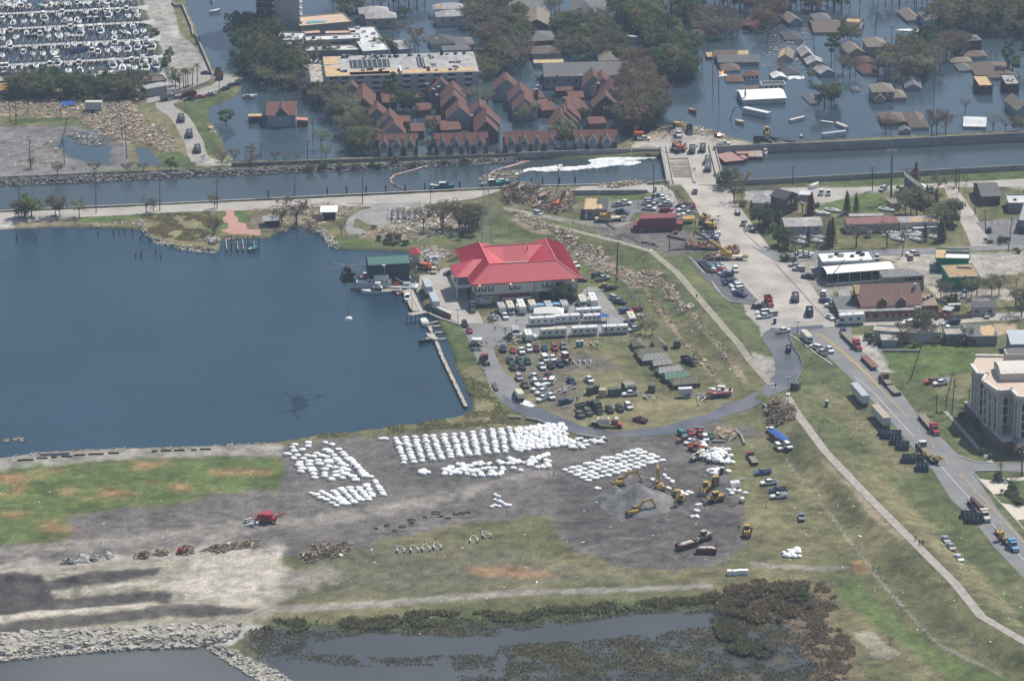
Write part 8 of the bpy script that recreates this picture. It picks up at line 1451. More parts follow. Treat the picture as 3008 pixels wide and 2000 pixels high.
 # pipes, cranes and yard clutter
PIPE=mat('rusty_pipe',(.17,.10,.07),.8,.25,1);BPIPE=mat('black_pipe',(.035,.037,.04),.6,.15);GPIPE=mat('grey_pipe',(.27,.25,.22),.8,.15)
def pipe(fr,pts,r,m,l,z=None,cat='pipe',grp=None,name='pipe'):
 P_=[G(fr,x,y)for x,y in pts];o=P_[0];zz=(H(*o)+r+.08)if z is None else z;b=MB()
 for a,c in zip(P_,P_[1:]):b.tube((a[0]-o[0],a[1]-o[1],zz),(c[0]-o[0],c[1]-o[1],zz),r,n=9)
 return tag(b.obj(name,m,loc=(o[0],o[1],0)),l,cat,grp)
PG='black pipes in roadside lot'
for i,(a,b,r)in En(rows('590,695|740,860|.55;635,690|800,870|.45;670,685|750,770|.45')):pipe('J2',[a,b],r,BPIPE,f'black pipe lying in roadside lot, {nth(i)} from left',grp=PG)
pipe('J2',[(105,290),(380,350)],.55,GPIPE,'grey pipe lying alone on dark yard');pipe('J2',rows('32|109;76|106;120|104;168|108',5),.35,BPIPE,'long black discharge pipe running to cranes')
for i,(a,b,r)in En(rows('410,430|450,490|.9;440,400|545,495|.8;470,375|590,490|.75;620,490|900,500|.7;600,410|650,450|.7;660,410|700,440|.6;660,240|830,235|.5;580,335|640,325|.35')):pipe('J2',[a,b],r,PIPE,f'rusty large pipe in crane yard, {nth(i)} of heap',grp='rusty pipes in crane yard')
pipe('J2',rows('228|93;238|100;238|109;222|117',5),.8,PIPE,'bent rusty pipe elbow beside truck crane')
for i,(a,b)in En(rows('510,700|575,890;545,690|600,880;575,680|640,880')):pipe('J1',[a,b],.45,PIPE,f'rusty pipe on approach to bridge, {nth(i)} from left',grp='pipes at bridge approach')
pipe('G8',[(760,700),(905,840)],.85,PIPE,'long rusty pipe riding on cream semi lorry',z=3.,cat='pipe');pipe('G8',[(1190,1260),(1290,1270)],.6,PIPE,'short rusty pipe on light blue lorry’s trailer'.replace('’',"'"),z=2.2)
p=G('G8',1160,1215);t=tg('pump_unit',(p[0],p[1],2.2),.6,'yellow pump unit on light blue lorry trailer','pump');Bx(-1,1,-.9,.9,0,1.7).obj('engine_housing',PM['yellow'],t);Tb((0,0,1.7),(0,0,2.6),.12).obj('exhaust_pipe',DST,t);Tb((-1.4,0,.7),(-1.,0,.7),.6,n=10).obj('radiator',DST,t)
p=G('C4',1540,1345);t=tg('machine_parts',(p[0],p[1],2.25),-.8,'yellow machine parts heaped on white lorry trailer','machinery')
r=Rnd(2)
for i in Rg(14):x,y=r.u(-4.5,4.5),r.u(-.9,.9);Br((x-.7,y,r.u(.1,.5)),(x+.7,y+r.u(-.5,.5),r.u(.4,1.3)),.5,.4).obj('machine_part',PM['yellow'],t)
def lattice(t,a,b,w,m,nm='boom',n=12):
 a=Vec(a);b=Vec(b);d=(b-a).normalized();u=d.cross(Vec((0,0,1))).normalized()*w/2;v=u.cross(d).normalized()*w/2;q=MB();cs=[-u-v,u-v,u+v,-u+v]
 for c in cs:q.bar(a+c,b+c,.13,.13)
 for i in Rg(n):
  p=a.lerp(b,i/n);r_=a.lerp(b,(i+1)/n)
  for j in Rg(4):q.bar(p+cs[j],r_+cs[(j+1)%4],.07,.07)
 q.obj(nm,m,t)
def crn(fr,x,y,tip,tz,l,colm,crawler=True,hd=0,z=None,boomm=DST,base=(0,0,2.2),w=1.1):
 p=G(fr,x,y);zz=H(*p)+.1 if z is None else z;t=tg('crane',(p[0],p[1],zz),0,l,'crane','cranes');e=Vec((*ray(*full(*tip[:1],*tip[1:]),tz),tz))-Vec((p[0],p[1],zz))
 c,s=cos(hd),sin(hd);rot=lambda b:[(x_*c-y_*s,x_*s+y_*c,z_)for x_,y_,z_ in b.v]
 def part(b,nm,m):b.v=rot(b);return b.obj(nm,m,t)
 if crawler:
  for sy in(-1.6,1.6):part(Sd(rows('-2.6|0;2.6|0;2.9|.6;2.5|1.1;-2.5|1.1;-2.9|.6'),sy-.35,sy+.35),'track',DST)
 else:
  part(Bx(-4.5,5.5,-1.3,1.3,1.,1.5),'carrier_deck',mat('pale_carrier',(.52,.47,.36),.7));part(Bx(5.5,7.6,-1.3,-.1,.8,2.),'driver_cab',mat('pale_carrier',(.52,.47,.36),.7));part(Bx(5.6,7.4,-1.2,-.2,2.01,2.1),'cab_roof',PM['yellow'])
  for wx in(-3.5,-2.2,3.6,5.):
   for sy in(-1.1,1.1):part(wheel(wx,sy,.55,.45),'wheel',RUB)
 part(Pr(rows('-2.8|-1.3;1.6|-1.3;1.6|1.3;-2.8|1.3'),1.5,3.,rows('-2.6|-1.2;1.4|-1.2;1.4|1.2;-2.6|1.2')),'engine_house',colm);part(Bx(.2,1.8,1.3,2.,1.6,3.1),'operator_cab',GLS);part(Br((-1.5,0,3),(-2.6,0,5),.3,.3),'gantry',colm)
 if crawler:lattice(t,(1.2*c,1.2*s,2),e,w,boomm);Tb((-2.6*c,-2.6*s,5),e,.05,n=4).obj('pendant_rope',DST,t)
 else:
  a=Vec((0,0,2.6));m1=a.lerp(e,.58);Br(a,m1,.8,.9).obj('boom',PM['yellow'],t);Br(m1,e,.6,.7).obj('boom_extension',DST,t)
 Tb(e,(e.x,e.y,max(e.z-3,.6)),.05,n=4).obj('hook_rope',DST,t);return t
crn('J1',950,1440,('J1',425,840),13,'yellow crawler crane at kerb with its dark lattice boom leaning left',PM['yellow'],hd=R(155));crn('J2',1040,640,('J2',525,205),11,'truck crane with yellow and black telescopic boom',PM['yellow'],crawler=False,hd=R(-4));crn('J1',480,280,('A3',1285,772),27,'crane on bridge with tall lattice boom',PM['orange'],hd=R(120),z=2.1,w=1.3);crn('J1',910,1330,('J1',885,1200),6,'small yellow pile rig beside crawler crane',PM['yellow'],hd=R(60),w=.6)
crn('B3',890,590,('B3',1030,485),8,'yellow mobile crane with stubby boom by square shop',PM['yellow'],crawler=False,hd=R(8));crn('B3',470,480,('B3',525,335),9,'orange grab machine on brown brush heap',PM['orange'],hd=R(60),w=.5);crn('A3',1500,1120,('A3',1420,1062),7,'tan excavator-like crane on bridgehead rubble',PM['yellow'],hd=R(150),w=.6)
crn('G6',1800,370,('G6',1665,240),5,'orange boom lift on quay',PM['orange'],hd=R(150),w=.4);crn('A3',1180,1205,('A3',1215,1190),2.5,'low orange pump unit at bridgehead',PM['orange'],hd=0,w=.3)
def clt(fr,pts,n,l,pal,size=(.5,1.4),h=1.2,seed=1,name='yard_clutter'):
 poly=GP(fr,pts);Pm=np.array(poly);x0,y0=Pm.min(0);x1,y1=Pm.max(0);r=Rnd(seed);b=MB();MI=[];c=0
 while c<n:
  x,y=r.u(x0,x1),r.u(y0,y1)
  if sd(np.array([x]),np.array([y]),poly)[0]<0:continue
  c+=1;z=H(x,y)+.05;f0=len(b.f);s=r.u(*size);hh=r.u(.3,h)
  if r.random()<.5:b.box(x-s/2,x+s/2,y-s*.4,y+s*.4,z,z+hh)
  elif r.random()<.6:b.tube((x-s/2,y,z+hh/2),(x+s/2,y+r.u(-.4,.4),z+hh/2),hh*.4,n=7)
  else:b.bar((x-s,y,z+.2),(x+s,y+r.u(-1,1),z+hh),.15,.15)
  MI+=[r.randrange(len(pal))]*(len(b.f)-f0)
 me=mesh(name,b.v,b.f);[me.materials.append(m)for m in pal];me.polygons.foreach_set('material_index',MI);return tag(link(name,me,kind='stuff'),l,'clutter')
clt('J2',rows('65|23;83|24;88|33;76|42;64|33',10),70,'blue and white salvage in crane yard',[PM['navy'],PM['white'],PM['silver'],DST,PM['blue']],seed=2);clt('J2',rows('78|56;100|54;106|62;90|66;65|64',10),70,'dark machinery beside truck crane',[DST,PM['silver'],PM['rust'],PM['black'],PM['yellow']],seed=3);clt('J2',rows('100|46;115|45;118|56;105|56',10),34,'yellow pump parts beside pipe elbow',[PM['yellow'],PM['rust'],DST],seed=4);clt('J2',rows('60|38;74|40;74|47;62|47',10),26,'orange and rusty fittings on pipe heap',[PM['orange'],PM['rust'],DST],seed=5)
clt('G6',rows('160|22;183|23;188|39;166|39',10),60,'orange buoys and gear at boat shed end of quay',[PM['orange'],PM['rust'],PM['white'],DST],seed=6);clt('G6',rows('183|11;196|11;202|24;199|33;184|30;182|18',10),50,'grey steel frames and boats stored behind quay',[PM['silver'],PM['white'],STEEL],h=1.8,seed=7);clt('H2',rows('24|33;36|29;40|40;26|41',10),30,'camouflage-netted stack left of campers',[PM['silver'],PM['grey'],DST],seed=8);clt('H2',rows('56|69;60|60;72|60;78|69;64|71',10),34,'tan crates stacked at yard gate',[PM['tan'],PM['cream'],DST],seed=9)
clt('H2',rows('0|68;6|66;24|70;24|79;10|83;0|78',10),34,'camouflage netting and gear at gatehouse',[PM['olive'],DST,PM['tan']],seed=11);clt('J1',rows('35|14;60|12;64|25;56|30;38|30',10),36,'machinery and hoses round crane on bridge',[DST,PM['rust'],PM['yellow'],PM['silver']],seed=12)
for i in Rg(5):
 p=G('J1',570+i*36,1330-i*3);t=tag(Bx(-.45,.45,-2.4,2.4,1.6,2.1).obj('yellow_beam',PM['yellow'],loc=(p[0],p[1],LAND)),f'yellow steel beam on trestle lot, {nth(i)} from left','beam','yellow beams by red containers')
p=G('J1',640,1350);t=tg('trestle',(p[0],p[1],LAND),0,'dark trestle carrying yellow beams','trestle');[Bx(x-.15,x+.15,y-.15,y+.15,0,1.6).obj('leg',DST,t)for x in(-2.6,2.6)for y in(-2,2)];Bx(-3,3,-2.1,-1.9,1.4,1.59).obj('cross_bar',DST,t)
NET=mat('blue_green_baskets',(.055,.085,.095),.9,.3,2.5,bump=.5)
for i,(fr,x,y,w,d)in En(rows('G4|830|1030|4.2|3;G4|880|1070|4.5|3;G4|1000|1050|3.6|3.6;G4|1005|1150|3.8|4;G4|1110|1230|4|5;G4|1200|1430|4.6|4.5;G4|1340|1420|4.|4;G4|1400|1540|3.8|3;G8|710|870|5|3;G8|790|930|5.4|5;G8|45|200|4|3')):
 p=G(fr,x,y);t=tg('gabion_basket',(p[0],p[1],H(*p)),-.15,f'dark blue-green open basket stack on levee grass, {nth(i)} from top','basket','dark baskets along lake road')
 q=MB();n=max(2,int(w/1.1));m_=max(2,int(d/1.1))
 for a in Rg(n+1):q.box(-w/2+a*w/n-.06,-w/2+a*w/n+.06,-d/2,d/2,0,1.7)
 for a in Rg(m_+1):q.box(-w/2,w/2,-d/2+a*d/m_-.06,-d/2+a*d/m_+.06,0,1.65)
 q.obj('basket_panels',NET,t)
for i in Rg(6):
 p=G('C3',825+i*19-(0),1190);o=Bx(-.55,.55,-1.1,1.1,0,1.7).obj('wrapped_crate',PM['cream'],loc=(p[0]+(2.2 if i>4 else 0),p[1],LAND+1.45));tag(o,f'cream wrapped crate on red-cabbed lorry, {nth(i)} from left','crate','crates on red-cabbed lorry')
p=G('C7',1850,80);t=tg('red_tub_grinder',(p[0],p[1],H(*p)),R(-12),'bright red grinding machine on yard road','machine');Bx(-3.4,3.2,-1.1,1.1,.9,1.9).obj('frame',PM['red'],t);Tb((.3,0,1.9),(.3,0,3.3),1.6,1.9,12).obj('tub',PM['red'],t);Br((2.6,0,2),(5.6,.6,3.4),.7,.3).obj('conveyor',PM['red'],t);Bx(-4.8,-3.3,-1.,1.,1.1,1.3).obj('hitch_deck',PM['rust'],t);Bx(-2.8,-1.2,-.9,.9,1.9,2.9).obj('engine_box',PM['red'],t);[Tb((x,s*1.1-.2,.5),(x,s*1.1+.2,.5),.5,n=10).obj('wheel',RUB,t)for x in(-1.5,-.2,1.2)for s in(-1,1)]
clt('C7',rows('169|11;170|7;180|7;179|11',10),18,'white plastic parts in front of red grinder',[PM['white'],PM['silver']],seed=14,size=(.5,1.2));p=G('C7',1250,295);tag(Pr(rows('-1.3|-.6;1.2|-.6;1.2|.6;-1.3|.6'),0,1.9,rows('-.6|-.4;.6|-.4;.6|.4;-.6|.4')).obj('red_scrap_panel',PM['red'],loc=(p[0],p[1],H(*p))),'red scrap panel leaning on brush pile','scrap')
for i,(x,y,w,h_)in En(rows('30|315|45|20;210|255|70|40;345|350|50|28;480|280|90|32;640|160|110|38;640|215|70|22;870|115|55|30;1060|40|120|55;1160|95|60|28;1270|130|80|20;1400|60|85|38;1510|45|90|30;1620|30|75|25')):
 c=G('J4',x,y);b=MB();r=Rnd(i);a0=r.u(0,6);P_=[]
 for k in Rg(22):a=a0+k*.42;rr_=1-.25*sin(a*1.7);q=G('J4',x+cos(a)*w*.5*rr_,y+sin(a)*h_*.5*rr_);P_.append((q[0]-c[0],q[1]-c[1],H(*q)+.1))
 for u,v in zip(P_,P_[1:]):b.bar(u,v,.28,.2)
 tag(b.obj('rope_coil',RUB,loc=(c[0],c[1],0)),f'black rope coil lying on yard, {nth(i)} from left','rope','black rope coils on yard')
for i,(fr,a,b)in En([('C3',(190,1125),(280,1145)),('C3',(280,1140),(365,1172)),('C3',(40,1118),(150,1122)),('C3',(645,1270),(760,1290)),('C3',(760,1290),(905,1310)),('H3',(1125,380),(1200,450)),('H3',(1210,450),(1270,600)),('H3',(730,560),(955,560)),('H3',(850,450),(930,520)),('H3',(1585,10),(1660,85)),('H3',(1680,0),(1745,55)),('C4',(1140,393),(1460,396)),('P',(118,1395-57),(205,1391-57)),('H3',(450,335),(600,350))]):
 A=G(fr,*a);B=G(fr,*b);o=Br((0,0,.45),(B[0]-A[0],B[1]-A[1],.45),.6,.9).obj('concrete_barrier',WALLC,loc=(A[0],A[1],H(*A)));tag(o,['barrier left of pile of sacks, first','barrier left of pile of sacks, second','barrier at far left of wet road','left barrier above untidy sacks','right barrier above untidy sacks','upper leg of bent barrier on grass','lower leg of bent barrier on grass','level barrier below green car','short leaning barrier by scrap','left beam by brush heap','right beam by brush heap','long low beam on right-hand lawn','kerb block on beach road','beam beside red cars'][i]+' in pale concrete','barrier','concrete barriers')
for i,(x,y)in En(rows('178|598;245|594;365|580;468|571;583|566;692|554;790|547;852|545;985|536;1340|521;1440|517;1555|513;1680|509;1780|503')):
 p=G('C1',x,y);tag(Bx(-1.8 if i%3 else-.9,1.8 if i%3 else .9,-.2,.2,0,.5).obj('timber_barrier',CREO,loc=(p[0],p[1],H(*p))),f'short dark kerb block along beach road, {nth(i)} from left','kerb block','dark kerb blocks on beach road')
P_=GP('C4',rows('325|250;345|320;375|380;415|440;438|500;435|570;400|640;375|680'));o=P_[0];t=tg('guard_rail',(o[0],o[1],0),0,'curved steel guard rail beside wet ramp','guard rail')
for a,b in zip(P_,P_[1:]):
 z=H(*a)+.75;Br((a[0]-o[0],a[1]-o[1],z),(b[0]-o[0],b[1]-o[1],H(*b)+.75),.1,.5).obj('rail',mat('dull_rail_steel',(.36,.37,.37),.5),t);Bx(a[0]-o[0]-.12,a[0]-o[0]+.12,a[1]-o[1]-.12,a[1]-o[1]+.12,z-.9,z+.2).obj('post',CREO,t)
t=sw('small_container','C4',380,725,(14,2),'olive','camouflaged sandbag post at end of guard rail','checkpoint',None,s=1.1)
def pole(fr,xb,yb,xt,yt,l,arms=1,r=.16,m=CREO,lamp=False,name='utility_pole',cat='pole',z0=None,grp='utility poles',tr=0):
 zb=LAND if z0 is None else z0;p=G(fr,xb,yb,zb);zb2=Hl(*p)if z0 is None else z0;u=full(fr,xt,yt);z=zb2+8
 for _ in Rg(12):
  s=tsc(p[0],p[1],z);z+=(s[1]-u[1])/7.2*1.
 s=tsc(p[0],p[1],z);lean=(u[0]-s[0])/7.5;t=tg(name,(p[0],p[1],zb2),0,l,cat,grp);h=z-zb2
 Tb((0,0,-.5),(lean,0,h),r*1.2,r*.8,6).obj('shaft',m,t)
 for i in Rg(arms):zz=h-.6-i*1.3;xx=lean*(zz/h);Bx(xx-1.2,xx+1.2,-.08,.08,zz,zz+.16).obj('cross_arm',m,t)
 if lamp:Bx(lean-.9,lean-.15,-.2,.2,h-.05,h+.25).box(lean+.15,lean+.9,-.2,.2,h-.05,h+.25).obj('lamp_head',STEEL,t)
 if tr:Tb((lean*.8+.4,-.3,h*.78),(lean*.8+.4,-.3,h*.78+1),.3,n=7).obj('transformer',STEEL,t)
 return t
UP=rows('B1|163|560|163|285|left of two lakeside trees;B1|832|525|830|260|on quay road beyond lake, second from left;B1|1383|500|1385|232|by low wall above grassy point;B1|1880|485|1880|217|beside brick plaza drive;B2|370|350|370|192|behind broad shoreline tree;B2|957|440|960|165|at car park entrance with slanting stay;B3|470|360|470|102|standing in brush heap;B3|1297|395|1297|100|behind small car park;B3|1432|900|1447|600|on grass edge of dark yard;B3|970|1138|985|768|tall one in timber drift, front of pair;B3|990|1100|985|830|tall one in timber drift, back of pair;B4|355|280|357|115|by floodwall left of cypresses;B4|1047|325|1045|118|beside canal road;B4|1773|295|1774|115|left one of two near side street;B4|1793|345|1803|125|right one of two near side street;B4|1935|540|1936|400|in front of brick building;B4|2028|690|2020|490|at marked car lot;B4|2220|850|2255|560|leaning at far right corner;B4|1300|895|1330|700|beside street behind silver pickup;B4|625|1140|795|925|leaning steeply over boat canopy;B4|1080|1150|1082|1050|short one before grey two-storey block;B4|378|910|382|760|by corner shrubs;C4|1375|622|1465|325|leaning dark one on right-hand lawn;C4|1690|800|1735|578|leaning one left of condominium;C4|1733|940|1757|630|upright one left of condominium;A1|90|1060|75|870|in far debris, first from left;A1|140|1070|132|885|in far debris, second from left;A1|245|970|232|765|in far debris, tall third;A1|1062|1195|1030|860|tall one in middle of debris field;A1|1100|1370|1080|1090|between flooded lot and ramp;A1|265|1460|250|1180|in flooded lot, left;A1|558|1430|550|1225|in flooded lot, middle;A1|520|1270|590|1020|leaning far over in flooded lot;A1|1900|820|1898|640|by marina road junction;A3|1380|180|1380|-20|in flooded street at top;A3|1715|600|1728|425|left of grey houses in flood;A3|1650|470|1670|340|leaning behind tree clump;A3|1812|790|1808|545|close pair left of small fire;A3|1862|900|1860|690|below small fire;A3|1955|1035|2008|925|leaning short one by long trailer;A3|145|680|135|510|in flooded street left of long apartment block;A3|1390|1090|1285|770|leaning at dark tree group;A4|935|150|937|-20|in open water at top;A4|1072|280|1088|115|leaning in open water;A4|1208|480|1218|228|beside grey-beige house;A4|545|440|525|300|by dark floating roof;A4|158|700|156|575|right of window house;A4|1580|860|1580|680|in open flood at right;A2|528|1230|524|1025|in flooded basin right of boathouse;A2|480|1370|480|1215|in flooded basin near wall;A2|78|1370|82|1240|in flooded basin left of boathouse reflection')
for i,(fr,xb,yb,xt,yt,l)in En(UP):
 fl=fr in('A3','A4')or(fr=='A2');pole(fr,xb,yb,xt,yt,'dark utility pole '+l,arms=(1 if i%3 else 2),z0=0. if fl else None,tr=(i%6==0))
for fr,xb,yb,xt,yt,l in rows('G6|1628|985|1610|530|tall thin white flagpole at loading platform;G6|2290|1125|2283|935|lamp post on station forecourt;B3|722|1235|720|1138|lamp post by station corner;B3|1180|1350|1178|1238|lamp post at camp fence;H2|655|570|652|380|lamp post beside grey box van;H2|1895|590|1892|300|lamp post beside blue canopy;G1|1772|1140|1765|870|signal mast with crossbar before station;A1|530|1050|518|790|floodlight mast in far debris;A1|1605|985|1600|860|lamp post at ramp corner;G8|1475|250|1480|-60|palm-side lamp post at bottom right junction;C4|395|240|400|135|lamp post at parapet of junction;B3|1425|350|1425|240|lamp post at left bridge end'):
 pole(fr,xb,yb,xt,yt,l,arms=1 if 'signal' in l else 0,r=.1,m=STEEL if('flag' in l)else DST,lamp='lamp' in l or 'flood' in l,name='lamp_post' if 'lamp' in l else 'mast',cat='lamp post' if 'lamp' in l else 'mast',grp='lamp posts and slim masts')
p=G('B4',1207,405);u=full('B4',1210,-30);z=8
for _ in Rg(14):z+=(tsc(p[0],p[1],z)[1]-u[1])/7.2
t=tg('phone_mast',(p[0],p[1],LAND),0,'thick phone mast with ring of antennas beside canal','mast');h=z-LAND;Tb((0,0,0),(0,0,h),.5,.35,10).obj('shaft',mat('mast_grey',(.17,.18,.19),.6),t);Bx(-1.6,1.6,-.1,.1,h-1.2,h-1).box(-.1,.1,-1.6,1.6,h-1.2,h-1).obj('antenna_frame',DST,t)
for i in Rg(8):a=i*pi/4;Bx(cos(a)*1.7-.2,cos(a)*1.7+.2,sin(a)*1.7-.2,sin(a)*1.7+.2,h-2,h-.1).obj('antenna',STEEL,t)
p=G('B2',2035,820);u=full('B2',1995,85);z=20
for _ in Rg(16):z+=(tsc(p[0],p[1],z)[1]-u[1])/7.2
t=tg('lattice_tower',(p[0],p[1],LAND),0,'tall see-through lattice tower just behind red roof','tower');h=z-LAND;ww=2.2;q=MB()
for sx,sy in rows('-1|-1;1|-1;1|1;-1|1'):Br((sx*ww,sy*ww,0),(sx*.5,sy*.5,h),.2,.2).obj('leg',STEEL,t)
n=22
for i in Rg(n):
 a,b=i/n,(i+1)/n;wa,wb=ww*(1-a)+.5*a,ww*(1-b)+.5*b;cs=rows('-1|-1;1|-1;1|1;-1|1')
 for j in Rg(4):c0,c1=cs[j],cs[(j+1)%4];q.bar((c0[0]*wa,c0[1]*wa,h*a),(c1[0]*wb,c1[1]*wb,h*b),.1,.1).bar((c0[0]*wb,c0[1]*wb,h*b),(c1[0]*wb,c1[1]*wb,h*b),.1,.1)
q.obj('bracing',STEEL,t)
pole('B2',1548,440,1552,185,'thin rusty mast rising from turquoise work boat',arms=2,r=.1,m=PM['rust'],name='mast',cat='mast',grp=None)
def fnc(fr,pts,l,h=1.8,st=3.,m=None):
 P_=[Vec(G(fr,x,y))for x,y in pts];o=P_[0];t=tg('wire_fence',(o.x,o.y,0),0,l,'fence');q=MB();w=MB()
 for a,b in zip(P_,P_[1:]):
  n=max(1,int((b-a).length/st))
  for i in Rg(n):c=a.lerp(b,i/n);z=H(c.x,c.y);Tb((c.x-o.x,c.y-o.y,z),(c.x-o.x,c.y-o.y,z+h),.07,n=5).obj('post',DST,t)
  for k in(.15,.5,.97):w.bar((a.x-o.x,a.y-o.y,H(a.x,a.y)+h*k),(b.x-o.x,b.y-o.y,H(b.x,b.y)+h*k),.03,.05)
 w.obj('rail_wires',STEEL,t)
fnc('H2',rows('74|152;140|148;202|145;274|140;340|138;420|138;460|134',5),'wire fence along top of camp field');fnc('C3',rows('107|0;118|18;130|29;134|35;138|42',10),'green wire fence between station yard and levee',h=2.2);fnc('H2',[(350,670),(600,660)],'gate bar at entrance of station yard',h=1.2)
def pmesh(walk,shirt,legs,nm):
 V=[(0,0,.95),(0,0,1.2),(0,0,1.42),(0,0,1.55),(0,0,1.70),(.1,0,.92),(.12+.0,.22*walk,.5),(.12,.30*walk,.05),(-.1,0,.92),(-.12,-.18*walk,.5),(-.12,-.32*walk,.06),(.2,0,1.40),(.27,-.08*walk,1.12),(.27,.05-.12*walk,.86),(-.2,0,1.40),(-.27,.08*walk,1.12),(-.27,.05+.12*walk,.86),(.12,.30*walk+.14,.03),(-.12,-.32*walk+.14,.03)]
 E_=rows('0|1;1|2;2|3;3|4;0|5;5|6;6|7;0|8;8|9;9|10;2|11;11|12;12|13;2|14;14|15;15|16;7|17;10|18');Rr=[.17,.17,.18,.07,.115,.12,.08,.06,.12,.08,.06,.08,.06,.05,.08,.06,.05,.05,.05]
 me=bpy.data.meshes.new('t');me.from_pydata(V,E_,[]);o=bpy.data.objects.new('t',me);COL.objects.link(o);o.modifiers.new('s','SKIN');sub=o.modifiers.new('u','SUBSURF');sub.levels=1
 for i,v in En(me.skin_vertices[0].data):v.radius=(Rr[i],Rr[i]);v.use_root=(i==0)
 dg=bpy.context.evaluated_depsgraph_get();m2=bpy.data.meshes.new_from_object(o.evaluated_get(dg));bpy.data.objects.remove(o);m2.name='person_'+nm
 m2.materials.clear()
 for m in(legs,shirt,mat('skin_tone',(.35,.20,.14),.7),mat('dark_hair',(.03,.02,.015),.8)):m2.materials.append(m)
 for p in m2.polygons:
  c=p.center;p.material_index=0 if c.z<.95 else(3 if c.z>1.72 else(2 if c.z>1.5 or(abs(c.x)>.22 and c.z<1.15)else 1))
 return m2
PMSH={k:pmesh(w,mat('shirt_'+k,c,.9),mat('trousers_'+k,l_,.9),k)for k,w,c,l_ in rows('dark|0|.04,.045,.06|.03,.03,.035;walking_dark|1|.04,.04,.05|.04,.04,.045;orange|0|.5,.1,.03|.05,.05,.08;red|1|.4,.04,.03|.04,.05,.12;pale|1|.45,.45,.43|.08,.1,.18')}
PL=rows('B3|1670|1255|walking_dark|walking on levee-top track;B3|515|698|dark|at upper end of levee track;C4|207|712|dark|standing on wet road;C4|585|1090|red|walking on pale path;C4|614|1018|pale|on levee grass near green toilet;C4|762|1095|pale|farther right on levee grass;C6|1160|572|walking_dark|walking just ahead of group on path;C6|1188|602|dark|left one of group on path;C6|1203|605|dark|middle one of group on path;C6|1216|602|dark|right one of group on path;C6|100|348|pale|in white shirt standing on dark brush patch;C5|1980|905|red|in red beside wheel loader on verge;C5|372|435|dark|alone in dark clothes on yard road;C5|275|318|dark|at end of thin sandbag band, right one;H6|283|540|dark|at left rim of scattered bags;H6|1037|600|dark|between slanting bags, left one;H6|1065|640|dark|between slanting bags, right one;H6|962|735|dark|at front of scattered bags;H2|352|520|red|in reddish clothes on station driveway;H2|1188|885|dark|above orange patrol boat;H2|398|830|orange|at field entrance;H2|1430|1500|dark|first of four standing at camp table;H2|1485|1505|dark|third of four standing at camp table;H2|1515|1495|orange|fourth of four standing at camp table;J1|842|1280|dark|left of pile rig;J1|715|545|pale|on bridge, left of two;J1|740|545|pale|on bridge, right of two;J1|237|845|dark|near left bridge end;J2|515|290|dark|left of telescopic boom;B3|1165|475|pale|between parked cars, left of two;A3|1943|1215|pale|in white at bridgehead waterline;G6|2013|405|dark|beside sand-coloured car on quay;J3|1495|1110|pale|in blue at tail of navy pickup;J1|770|205|orange|between lorries on bridge')
for i,(fr,x,y,k,l)in En(PL):
 br=fr=='J1' and y<560 or(fr=='A3');p=G(fr,x,y,1.8 if br else LAND);z=2.05 if(fr=='J1' and y<560)else Hl(*p)+.09
 if abs(z-LAND)>1 and not br:p=G(fr,x,y,z)
 o=bpy.data.objects.new('person',PMSH[k]);COL.objects.link(o);o.location=(p[0],p[1],z);o.rotation_euler=(0,0,(i*1.7)%6.28);tag(o,'person '+('' if l[:3]=='in ' else dict(dark='in dark clothes, ',pale='in pale clothes, ',red='in red shirt, ',orange='in orange, ').get(k.split('_')[-1]))+l,'person')
p=G('A3',1895,640,0);t=tg('fire',(p[0],p[1],0),0,'small orange fire burning on flood water','fire');b=bmesh.new();bmesh.ops.create_cone(b,cap_ends=True,segments=7,radius1=.9,radius2=.05,depth=2.4);me=bpy.data.meshes.new('flame');b.to_mesh(me);b.free();me.materials.append(mat('flame',(1,.4,.1),.5,emit=(1,.28,.06,2.5)));f=link('flame',me,t,loc=(0,0,.8));f.scale=(.6,.4,.6);f=link('flame',me,t,loc=(-1.1,0,.7));f.scale=(.4,.4,.4)
patch('foam','A3',rows('1870|655;1930|640;1935|655;1880|662'),FOAM,.03,.5);patch('foam','A4',rows('64|133;88|132;87|137;65|138',5),FOAM,.03,1.5);patch('foam','A4',rows('1240|262;1300|255;1440|258;1445|275;1300|270'),FOAM,.03,1.2,seed=4);patch('water_spray','C3',rows('30|199;34|192;46|197;54|202;40|203',5),FOAM,LAND+.25,.5,seed=6)
p=G('J3',150,990);t=tg('white_tank',(p[0],p[1],H(*p)),R(20),'white cylindrical tank lying among pallets right of depot','tank');Tb((-1.6,0,1.3),(1.6,0,1.3),1.3,n=14).obj('tank_shell',TRM,t);Bx(-1.3,1.3,-.8,.8,0,.3).obj('cradle',WOOD,t)
SCR=[mat('scrap_white',(.70,.70,.67),.8,.1),mat('scrap_tan',(.50,.38,.22),.8,.2),mat('scrap_blue',(.3,.4,.45),.8,.1)]
